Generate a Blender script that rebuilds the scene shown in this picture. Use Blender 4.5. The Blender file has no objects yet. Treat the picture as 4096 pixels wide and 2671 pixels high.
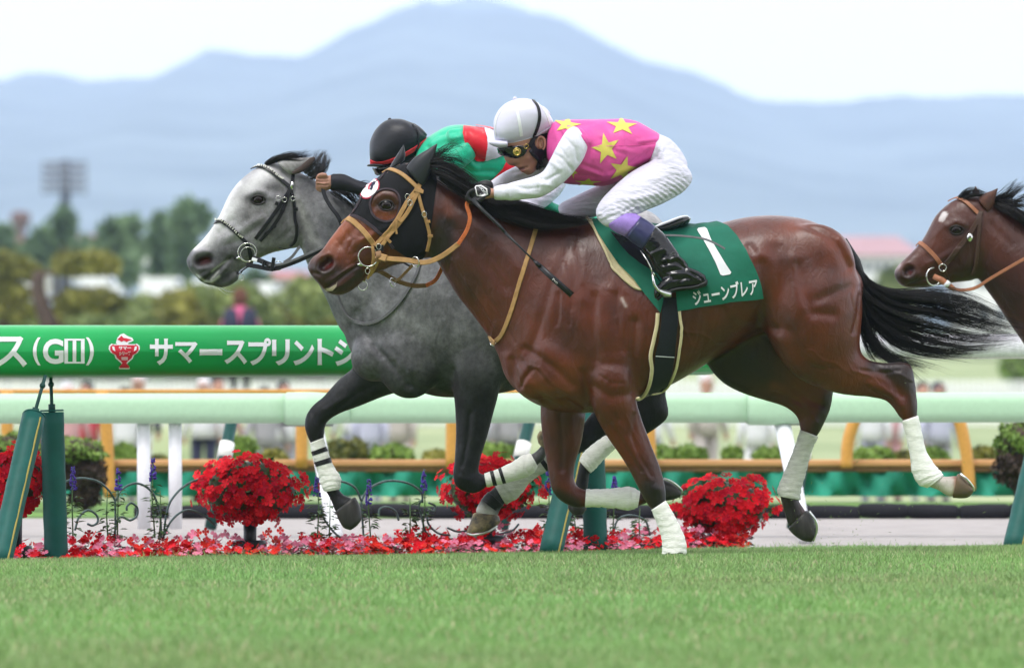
import bpy, bmesh, math, random
import numpy as np
from mathutils import Vector, Matrix
from mathutils.bvhtree import BVHTree
from mathutils.geometry import delaunay_2d_cdt

# ------------------------------------------------------------------ camera, world, sun, exposure
sc = bpy.context.scene
D = 36.0          # camera to the near horse
CAMZ = 1.03       # camera height over the turf
PXM = 845.0       # photograph pixels per metre at the near horse
cam_d = bpy.data.cameras.new("camera"); cam = bpy.data.objects.new("camera", cam_d)
sc.collection.objects.link(cam); sc.camera = cam
cam.location = (0, -D, CAMZ); cam.rotation_euler = (math.radians(90), 0, 0)
cam_d.sensor_width = 36.0; cam_d.lens = 36.0 * D * PXM / 4096.0
cam_d.clip_start = 1.0; cam_d.clip_end = 20000.0
cam_d.dof.use_dof = True; cam_d.dof.focus_distance = D - 0.1; cam_d.dof.aperture_fstop = 4.2
cam_d.dof.aperture_blades = 0

world = bpy.data.worlds.new("World"); sc.world = world; world.use_nodes = True
SUN_EL, SUN_AZ = math.radians(62), math.radians(205)
def build_world():
    nt = world.node_tree; nt.nodes.clear()
    out = nt.nodes.new("ShaderNodeOutputWorld"); bg = nt.nodes.new("ShaderNodeBackground")
    sky = nt.nodes.new("ShaderNodeTexSky"); sky.sky_type = 'NISHITA'; sky.sun_disc = False
    sky.sun_elevation = SUN_EL; sky.sun_rotation = SUN_AZ; sky.air_density = 1.0; sky.dust_density = 3.0
    tc = nt.nodes.new("ShaderNodeTexCoord")
    mp = nt.nodes.new("ShaderNodeMapping"); mp.inputs['Scale'].default_value = (1.0, 1.0, 3.0)
    nz = nt.nodes.new("ShaderNodeTexNoise"); nz.inputs['Scale'].default_value = 2.2; nz.inputs['Detail'].default_value = 6
    cr = nt.nodes.new("ShaderNodeValToRGB")
    cr.color_ramp.elements[0].position = 0.35; cr.color_ramp.elements[0].color = (14.2, 14.4, 15.0, 1)
    cr.color_ramp.elements[1].position = 0.75; cr.color_ramp.elements[1].color = (17.2, 17.3, 17.5, 1)
    mx = nt.nodes.new("ShaderNodeMixRGB"); mx.inputs[0].default_value = 0.93
    sx = nt.nodes.new("ShaderNodeSeparateXYZ"); nt.links.new(tc.outputs['Generated'], sx.inputs[0])
    mr = nt.nodes.new("ShaderNodeMapRange"); mr.interpolation_type = 'SMOOTHSTEP'; mr.inputs[1].default_value = 0.0; mr.inputs[2].default_value = .75; mr.inputs[3].default_value = 1.55; mr.inputs[4].default_value = .62
    nt.links.new(sx.outputs['Z'], mr.inputs[0]); vm = nt.nodes.new("ShaderNodeVectorMath"); vm.operation = 'SCALE'
    nt.links.new(tc.outputs['Generated'], mp.inputs[0]); nt.links.new(mp.outputs[0], nz.inputs['Vector'])
    nt.links.new(nz.outputs['Fac'], cr.inputs[0]); nt.links.new(sky.outputs[0], mx.inputs[1])
    nt.links.new(cr.outputs[0], vm.inputs[0]); nt.links.new(mr.outputs[0], vm.inputs['Scale']); nt.links.new(vm.outputs[0], mx.inputs[2]); nt.links.new(mx.outputs[0], bg.inputs[0])
    bg.inputs[1].default_value = 0.10
    nt.links.new(bg.outputs[0], out.inputs[0])
build_world()
sun_d = bpy.data.lights.new("sun", 'SUN'); sun = bpy.data.objects.new("sun", sun_d); sc.collection.objects.link(sun)
sun_d.energy = 2.3; sun_d.angle = math.radians(22); sun_d.color = (1.0, 0.97, 0.93)
sun.rotation_euler = Vector((0.22, 0.42, -1.0)).to_track_quat('-Z', 'Y').to_euler()
sc.view_settings.view_transform = 'Standard'; sc.view_settings.look = 'None'
sc.view_settings.exposure = 0.35; sc.view_settings.gamma = 1.0
sc.view_settings.use_curve_mapping = False
HAZE = 0.00020
sc.cycles.volume_bounces = 1; sc.cycles.max_bounces = 8
sc.cycles.transparent_max_bounces = 12

# ------------------------------------------------------------------ helpers
def kx(Y): return (D + Y) / D / PXM
def P(px, py, Y=0.0):
    """a point at depth Y that stands where the photograph shows (px, py)"""
    s = kx(Y); return Vector(((px - 2048) * s, Y, CAMZ + (1335.5 - py) * s))
def link(o, parent=None):
    sc.collection.objects.link(o)
    if parent is not None: o.parent = parent
    return o
def tag(o, label=None, cat=None, group=None, kind=None):
    if label: o['label'] = label
    if cat: o['category'] = cat
    if group: o['group'] = group
    if kind: o['kind'] = kind
    return o
def empty(name, loc=(0, 0, 0)):
    o = bpy.data.objects.new(name, None); o.location = loc; o.empty_display_size = 0.1
    return link(o)
def mk(name, V, F, mat=None, parent=None, smooth=True, rel=True):
    me = bpy.data.meshes.new(name)
    me.from_pydata([tuple(v) for v in V], [], [tuple(f) for f in F]); me.validate(); me.update()
    if smooth and len(me.polygons): me.polygons.foreach_set('use_smooth', np.ones(len(me.polygons), bool))
    if mat: me.materials.append(mat)
    o = bpy.data.objects.new(name, me); link(o, parent)
    if parent is not None and rel: o.matrix_parent_inverse = parent_mat(parent).inverted()
    return o
def parent_mat(p):
    m = Matrix.LocRotScale(p.location, p.rotation_euler, p.scale)
    if p.parent is not None: m = parent_mat(p.parent) @ p.matrix_parent_inverse @ m
    return m
def arrmesh(name, V, Q, mat=None, parent=None, smooth=True, col=None, tris=False):
    """fast mesh from numpy: V (n,3), Q (m,4) or (m,3)"""
    V = np.asarray(V, np.float32); Q = np.asarray(Q, np.int32); k = Q.shape[1]
    me = bpy.data.meshes.new(name)
    me.vertices.add(len(V)); me.vertices.foreach_set('co', V.ravel())
    me.loops.add(Q.size); me.loops.foreach_set('vertex_index', Q.ravel())
    me.polygons.add(len(Q)); me.polygons.foreach_set('loop_start', np.arange(0, Q.size, k, dtype=np.int32))
    me.update(calc_edges=True)
    me.polygons.foreach_set('use_smooth', np.full(len(Q), smooth, bool))
    if col is not None:
        a = me.color_attributes.new('Col', 'FLOAT_COLOR', 'POINT')
        c = np.ones((len(V), 4), np.float32); c[:, :3] = col; a.data.foreach_set('color', c.ravel())
    if mat: me.materials.append(mat)
    o = bpy.data.objects.new(name, me); link(o, parent)
    if parent is not None: o.matrix_parent_inverse = parent_mat(parent).inverted()
    return o
class MB:
    """collects primitives into one mesh"""
    def __init__(s): s.V = []; s.F = []
    def add(s, V, F):
        b = len(s.V); s.V += [tuple(v) for v in V]; s.F += [tuple(i + b for i in f) for f in F]; return s
    def box(s, c, d, rz=0.0, bev=0.0):
        x, y, z = [q / 2 for q in d]; m = Matrix.Rotation(rz, 3, 'Z'); c = Vector(c)
        V = [c + m @ Vector((i * x, j * y, k * z)) for i in (-1, 1) for j in (-1, 1) for k in (-1, 1)]
        return s.add(V, [(0, 1, 3, 2), (4, 6, 7, 5), (0, 4, 5, 1), (2, 3, 7, 6), (0, 2, 6, 4), (1, 5, 7, 3)])
    def tube(s, pts, r, n=8, cap=True, flat=1.0, up=None, closed=False):
        V, F = tube_vf(pts, r, n, cap, flat, up, closed); return s.add(V, F)
    def ball(s, c, r, nu=10, nv=7):
        if not hasattr(r, '__len__'): r = (r, r, r)
        V = []; F = []
        for j in range(1, nv):
            t = math.pi * j / nv
            for i in range(nu):
                a = 2 * math.pi * i / nu
                V.append((c[0] + r[0] * math.sin(t) * math.cos(a), c[1] + r[1] * math.sin(t) * math.sin(a), c[2] + r[2] * math.cos(t)))
        V.append((c[0], c[1], c[2] + r[2])); V.append((c[0], c[1], c[2] - r[2])); T = len(V) - 2
        for j in range(nv - 2):
            for i in range(nu):
                a, b = j * nu + i, j * nu + (i + 1) % nu; F.append((a, a + nu, b + nu, b))
        for i in range(nu):
            F.append((T, i, (i + 1) % nu)); k = (nv - 2) * nu; F.append((T + 1, k + (i + 1) % nu, k + i))
        return s.add(V, F)
    def build(s, name, mat, parent=None, smooth=True):
        return mk(name, s.V, s.F, mat, parent, smooth)
def tube_vf(pts, r, n=8, cap=True, flat=1.0, up=None, closed=False):
    pts = [Vector(p) for p in pts]; N = len(pts)
    rr = r if hasattr(r, '__len__') else [r] * N
    V = []; F = []; prev = None
    for i, p in enumerate(pts):
        if closed: t = pts[(i + 1) % N] - pts[i - 1]
        else: t = pts[min(i + 1, N - 1)] - pts[max(i - 1, 0)]
        t = t.normalized() if t.length > 1e-9 else Vector((0, 0, 1))
        if up is not None: a = Vector(up[i] if hasattr(up[0], '__len__') else up)
        elif prev is not None: a = prev
        else: a = Vector((0, 1, 0)) if abs(t.y) < 0.9 else Vector((1, 0, 0))
        a = a - t * a.dot(t)
        if a.length < 1e-6: a = t.orthogonal()
        a.normalize(); prev = a; b = t.cross(a)
        for k in range(n):
            th = 2 * math.pi * (k + .5) / n
            V.append(p + a * (math.cos(th) * rr[i] * flat) + b * (math.sin(th) * rr[i]))
    for i in range(N if closed else N - 1):
        for k in range(n):
            a0 = i * n + k; a1 = i * n + (k + 1) % n; j = (i + 1) % N
            F.append((a0, a1, j * n + (k + 1) % n, j * n + k))
    if cap and not closed:
        F.append(tuple(range(n))[::-1]); F.append(tuple(range((N - 1) * n, N * n)))
    return V, F
def crom(pts, sub):
    """Catmull-Rom through rows of numbers"""
    A = np.array(pts, float); n = len(A)
    if n < 3:
        t = np.linspace(0, 1, sub + 1)[:, None]; return A[0] * (1 - t) + A[-1] * t
    E = np.vstack([2 * A[0] - A[1], A, 2 * A[-1] - A[-2]]); out = []
    for i in range(n - 1):
        p0, p1, p2, p3 = E[i:i + 4]
        for k in range(sub):
            t = k / sub
            out.append(0.5 * ((2 * p1) + (-p0 + p2) * t + (2 * p0 - 5 * p1 + 4 * p2 - p3) * t * t + (-p0 + 3 * p1 - 3 * p2 + p3) * t ** 3))
    out.append(A[-1]); return np.array(out)
def loft(rows, Y, n=28, sub=5, ex=2.0, round_ends=(0.5, 0.5)):
    """rows: (x1,y1, x2,y2, halfwidth[, ycentre[, exponent]]) edges in photo pixels at depth Y; superellipse rings"""
    R = []
    for r in rows:
        r = list(r)
        if len(r) < 6: r.append(0.0)
        if len(r) < 7: r.append(ex)
        R.append(r)
    R = crom(R, sub); s = kx(Y)
    V = []; F = []
    def ring(r, k=1.0, off=(0, 0)):
        x1, y1, x2, y2, w, yc, e = r
        c = P((x1 + x2) / 2, (y1 + y2) / 2, Y); c = Vector((c.x + off[0], Y + yc, c.z + off[1]))
        a = Vector(((x1 - x2) / 2 * s, 0, -(y1 - y2) / 2 * s)) * k; w = max(w, .002) * k
        for i in range(n):
            t = 2 * math.pi * i / n; co, si = math.cos(t), math.sin(t); p = 2.0 / e
            V.append(c + a * (abs(co) ** p * (1 if co >= 0 else -1)) + Vector((0, w * (abs(si) ** p) * (1 if si >= 0 else -1), 0)))
    def mid(r): return np.array([(r[0] + r[2]) / 2 * s, -(r[1] + r[3]) / 2 * s])
    def size(r): return min(math.hypot(r[0] - r[2], r[1] - r[3]) * s / 2, 9)
    rings = 0
    d = mid(R[0]) - mid(R[1]); d = d / (np.linalg.norm(d) + 1e-9) * size(R[0]) * round_ends[0]
    for q in (1.0, .85, .5):
        ring(R[0], math.sqrt(max(1 - q * q, .004)), d * q); rings += 1
    for r in R: ring(r); rings += 1
    d = mid(R[-1]) - mid(R[-2]); d = d / (np.linalg.norm(d) + 1e-9) * size(R[-1]) * round_ends[1]
    for q in (.5, .85, 1.0):
        ring(R[-1], math.sqrt(max(1 - q * q, .004)), d * q); rings += 1
    for i in range(rings - 1):
        for k in range(n):
            F.append((i * n + k, i * n + (k + 1) % n, (i + 1) * n + (k + 1) % n, (i + 1) * n + k))
    F.append(tuple(range(n))[::-1]); F.append(tuple(range((rings - 1) * n, rings * n)))
    return V, F
def eval_mesh(ob):
    dg = bpy.context.evaluated_depsgraph_get(); dg.update()
    return bpy.data.meshes.new_from_object(ob.evaluated_get(dg))
def fuse(parts, voxel=0.008, iters=6):
    """voxel union of closed shapes -> V, F arrays, smoothed"""
    mb = MB()
    for V, F in parts: mb.add(V, F)
    o = mk("fuse_tmp", mb.V, mb.F)
    bm = bmesh.new(); bm.from_mesh(o.data); bmesh.ops.recalc_face_normals(bm, faces=bm.faces[:]); bm.to_mesh(o.data); bm.free()
    m = o.modifiers.new("r", 'REMESH'); m.mode = 'VOXEL'; m.voxel_size = voxel; m.adaptivity = 0
    me = eval_mesh(o); bpy.data.objects.remove(o)
    V = np.empty(len(me.vertices) * 3); me.vertices.foreach_get('co', V); V = V.reshape(-1, 3)
    n = len(me.polygons); lt = np.empty(n, np.int32); me.polygons.foreach_get('loop_total', lt)
    li = np.empty(len(me.loops), np.int32); me.loops.foreach_get('vertex_index', li)
    Q = li.reshape(-1, 4) if (lt == 4).all() else None
    if Q is None:
        st = np.concatenate([[0], np.cumsum(lt)[:-1]]); Q = np.array([[li[a], li[a + 1], li[a + 2], li[a + (3 if l > 3 else 2)]] for a, l in zip(st, lt)])
    E = np.empty(len(me.edges) * 2, np.int32); me.edges.foreach_get('vertices', E); E = E.reshape(-1, 2)
    bpy.data.meshes.remove(me)
    V = smooth_arr(V, E, iters)
    return V, Q, E
def smooth_arr(V, E, iters, fac=0.6, mask=None):
    n = len(V); deg = np.bincount(E.ravel(), minlength=n).astype(float); deg[deg == 0] = 1
    for _ in range(iters):
        S = np.stack([np.bincount(E[:, 0], V[E[:, 1], k], n) + np.bincount(E[:, 1], V[E[:, 0], k], n) for k in range(3)], 1) / deg[:, None]
        f = fac if mask is None else fac * mask[:, None]
        V = V + (S - V) * f
    return V
def vnormals(V, Q):
    d1 = V[Q[:, 2]] - V[Q[:, 0]]; d2 = V[Q[:, 3]] - V[Q[:, 1]] if Q.shape[1] == 4 else V[Q[:, 1]] - V[Q[:, 0]]
    fn = np.cross(d1, d2); N = np.zeros_like(V)
    for k in range(3):
        for j in range(Q.shape[1]): N[:, k] += np.bincount(Q[:, j], fn[:, k], len(V))
    return N / (np.linalg.norm(N, axis=1, keepdims=True) + 1e-12)
def to_px(V, Y):
    s = kx(Y); return np.stack([V[:, 0] / s + 2048, 1335.5 - (V[:, 2] - CAMZ) / s], 1)
def poly_dist(Q2, pts):
    pts = np.array(pts, float)
    if len(pts) == 1: return np.linalg.norm(Q2 - pts[0], axis=1)
    best = np.full(len(Q2), 1e9)
    for a, b in zip(pts[:-1], pts[1:]):
        ab = b - a; t = np.clip(((Q2 - a) @ ab) / (ab @ ab + 1e-9), 0, 1)
        best = np.minimum(best, np.linalg.norm(Q2 - (a + t[:, None] * ab), axis=1))
    return best
def side_mask(V, Y, side, yr=None):
    if side == 'n': return 1 / (1 + np.exp((V[:, 1] - Y) / 0.008))
    if side == 'f': return 1 / (1 + np.exp(-(V[:, 1] - Y) / 0.008))
    return np.ones(len(V))
def in_poly(Q2, poly):
    poly = np.array(poly, float); x, y = Q2[:, 0], Q2[:, 1]; ins = np.zeros(len(Q2), bool)
    for (x1, y1), (x2, y2) in zip(poly, np.roll(poly, -1, 0)):
        c = ((y1 > y) != (y2 > y)) & (x < (x2 - x1) * (y - y1) / (y2 - y1 + 1e-12) + x1); ins ^= c
    return ins
def relief(V, Q, Y, strokes, gain=1.0):
    """strokes: (mm, width_px, pts[, side]) raised (+) or cut (-) along a polyline on the surface"""
    N = vnormals(V, Q); Q2 = to_px(V, Y); d = np.zeros(len(V))
    for st in strokes:
        mm, w, pts = st[:3]; side = st[3] if len(st) > 3 else 'b'
        P_ = np.array(pts, float); lo, hi = P_.min(0) - 3 * w, P_.max(0) + 3 * w
        m = np.where(((Q2 >= lo) & (Q2 <= hi)).all(1))[0]
        if not len(m): continue
        g = np.exp(-(poly_dist(Q2[m], pts) / w) ** 2) * mm / 1000 * side_mask(V[m], Y, side)
        g *= np.clip(np.abs(N[m, 1]) * 1.4, 0, 1)
        d[m] += g
    return V + N * (d * gain)[:, None]
def paint(C, V, Y, rgb, k, w, pts, side='b', hard=2.0):
    hard = 8.0 if w <= 12 and k > .97 else hard
    if sum(rgb) < .04 and k >= .85 and w >= 28: hard, w = 4.0, w * 1.12
    Q2 = to_px(V, Y); P_ = np.array(pts, float); lo, hi = P_.min(0) - 3 * w, P_.max(0) + 3 * w
    m = np.where(((Q2 >= lo) & (Q2 <= hi)).all(1))[0]
    if not len(m): return
    g = (np.exp(-(poly_dist(Q2[m], pts) / w) ** hard) * k * side_mask(V[m], Y, side))[:, None]
    C[m] = C[m] * (1 - g) + np.array(rgb) * g
class Surf:
    """a surface that things can be laid on"""
    def __init__(s, objs, Y):
        V = []; F = []
        for V_, F_ in objs:
            b = len(V); V += [tuple(v) for v in V_]; F += [tuple(int(i) + b for i in f) for f in F_]
        s.b = BVHTree.FromPolygons(V, F); s.Y = Y; s.o = Vector((0, -D, CAMZ))
    def near(s, px, py, off=0.004, snap=0.06):
        g = P(px, py, s.Y); d = (g - s.o).normalized(); st = s.o + d * (D + s.Y - 1.5)
        h, n, i, t = s.b.ray_cast(st, d, 3.0)
        if h is None:
            h, n, i, t = s.b.find_nearest(g)
            if h is None: return None
            h = Vector((g.x, h.y, g.z)) if (Vector((g.x, h.y, g.z)) - h).length < .004 else h
            nn = (h - Vector((h.x, s.Y, h.z))); 
            return h + n * off
        if n.dot(d) > 0: n = -n
        return h + n * off
    def far(s, px, py, off=0.004):
        g = P(px, py, s.Y); h, n, i, t = s.b.ray_cast(Vector((g.x, s.Y + 1.5, g.z)), Vector((0, -1, 0)), 3.0)
        if h is None:
            h, n, i, t = s.b.find_nearest(g); return h + n * off
        if n.y < 0: n = -n
        return h + n * off
def surf_of(*obs, Y=0.0):
    L = []
    for o in obs: L.append(([v.co for v in o.data.vertices], [p.vertices for p in o.data.polygons]))
    return Surf(L, Y)
def dense(pts, step=12, closed=False):
    pts = [np.array(p[:2], float) for p in pts]
    if closed: pts = pts + [pts[0]]
    out = []
    for a, b in zip(pts[:-1], pts[1:]):
        n = max(1, int(np.linalg.norm(b - a) / step))
        for k in range(n): out.append(a + (b - a) * k / n)
    if not closed: out.append(pts[-1])
    return [tuple(q) for q in out]
def patch(name, surf, poly, mat, parent=None, holes=(), off=0.004, step=14, thick=0.0, side='n', warp=None, curve=False, edge=None, vpos=None):
    """a sheet with a photo-traced outline laid on a surface"""
    if curve: poly = [tuple(q) for q in crom(list(poly) + [poly[0]], 6)[:-1]]
    loops = [dense(poly, edge or step, True)] + [dense(h, edge or step, True) for h in holes]
    pts = []; edges = []; 
    for L in loops:
        b = len(pts); pts += L; edges += [(b + i, b + (i + 1) % len(L)) for i in range(len(L))]
    A = np.array(loops[0]); lo, hi = A.min(0), A.max(0)
    gx, gy = np.meshgrid(np.arange(lo[0] + step / 2, hi[0], step), np.arange(lo[1] + step / 2, hi[1], step)); G = np.stack([gx.ravel(), gy.ravel()], 1)
    if len(G):
        ins = in_poly(G, loops[0])
        for h in loops[1:]: ins &= ~in_poly(G, h)
        for L in loops:
            if len(G): ins &= poly_dist(G, L + [L[0]]) > step * .4
        pts += [tuple(q) for q in G[ins]]
    V2, E2, F2, *_ = delaunay_2d_cdt([Vector(p) for p in pts], edges, [], 0, 1e-4)
    V2a = np.array([tuple(v) for v in V2]); T = []
    C = np.array([V2a[list(f)].mean(0) for f in F2]) if len(F2) else np.zeros((0, 2))
    if len(C):
        ok = in_poly(C, loops[0])
        for h in loops[1:]: ok &= ~in_poly(C, h)
        T = [tuple(f) for f, k in zip(F2, ok) if k]
    f = surf.near if side == 'n' else surf.far
    V = [f(x, y, off + (warp(x, y) if warp else 0.0)) for x, y in V2a]
    used = sorted({i for t in T for i in t}); mp = {u: i for i, u in enumerate(used)}
    V = [V[u] for u in used]; T = [tuple(mp[i] for i in t) for t in T]
    # face the outside
    o = mk(name, V, T, mat, parent)
    me = o.data; me.update()
    ny = sum(p.normal.y * p.area for p in me.polygons)
    if (ny > 0) == (side == 'n'): me.flip_normals()
    if thick:
        m = o.modifiers.new("thick", 'SOLIDIFY'); m.thickness = thick; m.offset = 1
        bake(o)
    return o
def bake(o):
    me = eval_mesh(o); old = o.data; o.modifiers.clear(); o.data = me; me.name = old.name
def strap(name, surf, pts, w, mat, parent=None, off=0.003, thick=0.003, far=False, sub=6, step=14, wrap=False):
    """a strap of width w (m) following a photo-traced path over a surface; wrap=True carries it round the far side"""
    L = [tuple(q) for q in crom([p[:2] for p in pts], sub)] if len(pts) > 2 else list(pts)
    L = dense(L, step)
    A = [surf.near(x, y, off) for x, y in L]
    if wrap:
        B = [surf.far(x, y, off) for x, y in L][::-1]; A = A + B
    if far: A = [surf.far(x, y, off) for x, y in L]
    return ribbon(name, A, w, mat, parent, surf, thick, closed=wrap)
def ribbon(name, A, w, mat, parent, surf=None, thick=0.003, closed=False, normals=None):
    A = [Vector(a) for a in A]
    B = [A[0]]
    for a in A[1:]:
        if (a - B[-1]).length > .003: B.append(a)
    A = B
    for _ in range(2):
        A = [A[0] if (i == 0 and not closed) else A[-1] if (i == len(A) - 1 and not closed) else (A[i - 1] + A[i] * 2 + A[(i + 1) % len(A)]) / 4 for i in range(len(A))]
    N = len(A); V = []; F = []
    for i in range(N):
        t = (A[(i + 1) % N] - A[i - 1]) if closed else (A[min(i + 1, N - 1)] - A[max(i - 1, 0)])
        t.normalize()
        if normals is not None: n = Vector(normals if not hasattr(normals[0], '__len__') else normals[i])
        elif surf is not None:
            h, n, _i, _d = surf.b.find_nearest(A[i])
            if (A[i] - h).dot(n) < 0: n = -n
        else: n = Vector((0, -1, 0))
        n = n - t * n.dot(t); n.normalize(); b = t.cross(n)
        for sx, sz in ((-1, 0), (-.8, 1), (.8, 1), (1, 0)): V.append(A[i] + b * (sx * w / 2) + n * (sz * thick))
        for sx, sz in ((.9, -.4), (-.9, -.4)): V.append(A[i] + b * (sx * w / 2) + n * (sz * thick))
    for i in range(N if closed else N - 1):
        j = (i + 1) % N
        for k in range(6): F.append((i * 6 + k, i * 6 + (k + 1) % 6, j * 6 + (k + 1) % 6, j * 6 + k))
    if not closed: F += [tuple(range(6))[::-1], tuple(range((N - 1) * 6, N * 6))]
    return mk(name, V, F, mat, parent, smooth=False)
def ring_mesh(name, c, r, tr, mat, parent=None, axis=(0, 1, 0), sx=1.0, n=28):
    ax = Vector(axis).normalized(); u = ax.orthogonal().normalized(); v = ax.cross(u); c = Vector(c)
    pts = [c + u * (r * math.cos(2 * math.pi * i / n)) + v * (r * sx * math.sin(2 * math.pi * i / n)) for i in range(n)]
    V, F = tube_vf(pts, tr, 8, closed=True, up=tuple(ax)); return mk(name, V, F, mat, parent)
def strands(name, guides, mat, parent=None, n=60, spread=(0.02, 0.05), r=0.0007, seed=0, wav=0.004, Y=0.0, seg=18, lenvar=.25, sides=3, clump=14, tip=.35, depth=1.0):
    """hair: guides = polylines [(px,py,dy)...]; locks run between neighbouring guides, strands run inside each lock"""
    rng = np.random.default_rng(seed); G = []
    for g in guides:
        g = crom([list(q) + [0] * (3 - len(q)) for q in g], 8); t = np.linspace(0, 1, len(g)); tt = np.linspace(0, 1, seg)
        g = np.stack([np.interp(tt, t, g[:, k]) for k in range(3)], 1); s = kx(Y)
        G.append(np.stack([(g[:, 0] - 2048) * s, Y + g[:, 2], CAMZ + (1335.5 - g[:, 1]) * s], 1))
    G = np.array(G); ng = len(G); M = n * max(1, ng - 1); K = max(6, M // clump)
    tt = np.linspace(0, 1, seg)[None, :, None]
    u = rng.uniform(0, max(ng - 1, 1e-6), K); i0 = np.minimum(u.astype(int), max(ng - 2, 0)); f = (u - i0)[:, None, None]
    L = G[i0] * (1 - f) + G[np.minimum(i0 + 1, ng - 1)] * f
    sp = spread[0] * (1 - tt) + spread[1] * tt
    L = L + rng.normal(0, 1, (K, 1, 3)) * sp * np.array([.5, depth, .5]) + np.sin(rng.uniform(2, 7, (K, 1, 3)) * tt + rng.uniform(0, 6.28, (K, 1, 3))) * wav * (.15 + tt) * rng.uniform(.3, 1.5, (K, 1, 1))
    c = rng.integers(0, K, M); X = L[c]
    sw = (spread[0] * .55 * (1 - tt) + spread[1] * tip * tt)
    X = X + rng.normal(0, 1, (M, 1, 3)) * sw + np.sin(rng.uniform(2, 7, (M, 1, 3)) * tt + rng.uniform(0, 6.28, (M, 1, 3))) * wav * .35 * (.1 + tt)
    ln = 1 - rng.uniform(0, lenvar, (M, 1, 1)) * rng.uniform(0, 1, (M, 1, 1)); ln = ln * (1 - rng.uniform(0, lenvar * .6, (K, 1, 1)))[c]
    idx = (tt * ln * (seg - 1)); lo = np.clip(idx.astype(int), 0, seg - 2)[:, :, 0]; fr2 = (idx[:, :, 0] - lo)[:, :, None]
    r_ = np.arange(M)[:, None]; X = X[r_, lo] * (1 - fr2) + X[r_, lo + 1] * fr2
    T = np.gradient(X, axis=1); T /= np.linalg.norm(T, axis=2, keepdims=True) + 1e-9
    a = np.cross(T, np.array([0.13, .97, .2])); a /= np.linalg.norm(a, axis=2, keepdims=True) + 1e-9; b = np.cross(T, a)
    rad = r * rng.uniform(.6, 1.5, (M, 1, 1)) * np.clip(1.2 - 1.12 * tt, .08, 1)
    R = []
    for k in range(sides):
        th = 2 * math.pi * k / sides; R.append(X + (a * math.cos(th) + b * math.sin(th)) * rad)
    V = np.stack(R, 2).reshape(-1, 3)
    ii = (np.arange(M)[:, None, None] * seg + np.arange(seg - 1)[None, :, None]) * sides; k = np.arange(sides)[None, None, :]; k2 = (k + 1) % sides
    Q = np.stack([ii + k, ii + k2, ii + sides + k2, ii + sides + k], -1).reshape(-1, 4)
    return arrmesh(name, V, Q, mat, parent)

# ------------------------------------------------------------------ materials
def new_mat(name):
    m = bpy.data.materials.new(name); m.use_nodes = True; nt = m.node_tree
    return m, nt, nt.nodes['Principled BSDF']
def nd(nt, t, **kw):
    n = nt.nodes.new(t)
    for k, v in kw.items():
        if k in n.inputs: n.inputs[k].default_value = v
        else: setattr(n, k, v)
    return n
def mat(name, col, rough=0.6, metal=0.0, var=0.12, scale=40.0, bump=0.15, bscale=None, coat=0.0, sheen=0.0, spec=0.32, trans=0.0, alpha=None, dist=0.002, stretch=None, col2=None, fac=(0.35, 0.65), sss=0.0):
    m, nt, b = new_mat(name)
    c = Vector(col[:3])
    tc = nd(nt, "ShaderNodeTexCoord"); mp = nd(nt, "ShaderNodeMapping")
    if stretch: mp.inputs['Scale'].default_value = stretch
    nt.links.new(tc.outputs['Object'], mp.inputs[0])
    nz = nd(nt, "ShaderNodeTexNoise", Scale=scale, Detail=5.0, Roughness=0.6); nt.links.new(mp.outputs[0], nz.inputs['Vector'])
    cr = nd(nt, "ShaderNodeValToRGB"); e = cr.color_ramp.elements; e[0].position, e[1].position = fac
    a = c * (1 - var); z = Vector(col2) if col2 else c * (1 + var)
    e[0].color = (*a, 1); e[1].color = (*[min(q, 1) for q in z], 1)
    nt.links.new(nz.outputs['Fac'], cr.inputs[0]); nt.links.new(cr.outputs[0], b.inputs['Base Color'])
    b.inputs['Roughness'].default_value = rough; b.inputs['Metallic'].default_value = metal
    b.inputs['Specular IOR Level'].default_value = spec
    b.inputs['Coat Weight'].default_value = coat; b.inputs['Coat Roughness'].default_value = 0.1
    b.inputs['Sheen Weight'].default_value = sheen; b.inputs['Transmission Weight'].default_value = trans
    if sss: b.inputs['Subsurface Weight'].default_value = sss; b.inputs['Subsurface Scale'].default_value = .01
    if bump:
        n2 = nd(nt, "ShaderNodeTexNoise", Scale=bscale or scale * 4, Detail=4.0); nt.links.new(mp.outputs[0], n2.inputs['Vector'])
        bp = nd(nt, "ShaderNodeBump", Strength=bump, Distance=dist); nt.links.new(n2.outputs['Fac'], bp.inputs['Height']); nt.links.new(bp.outputs[0], b.inputs['Normal'])
    return m
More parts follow.
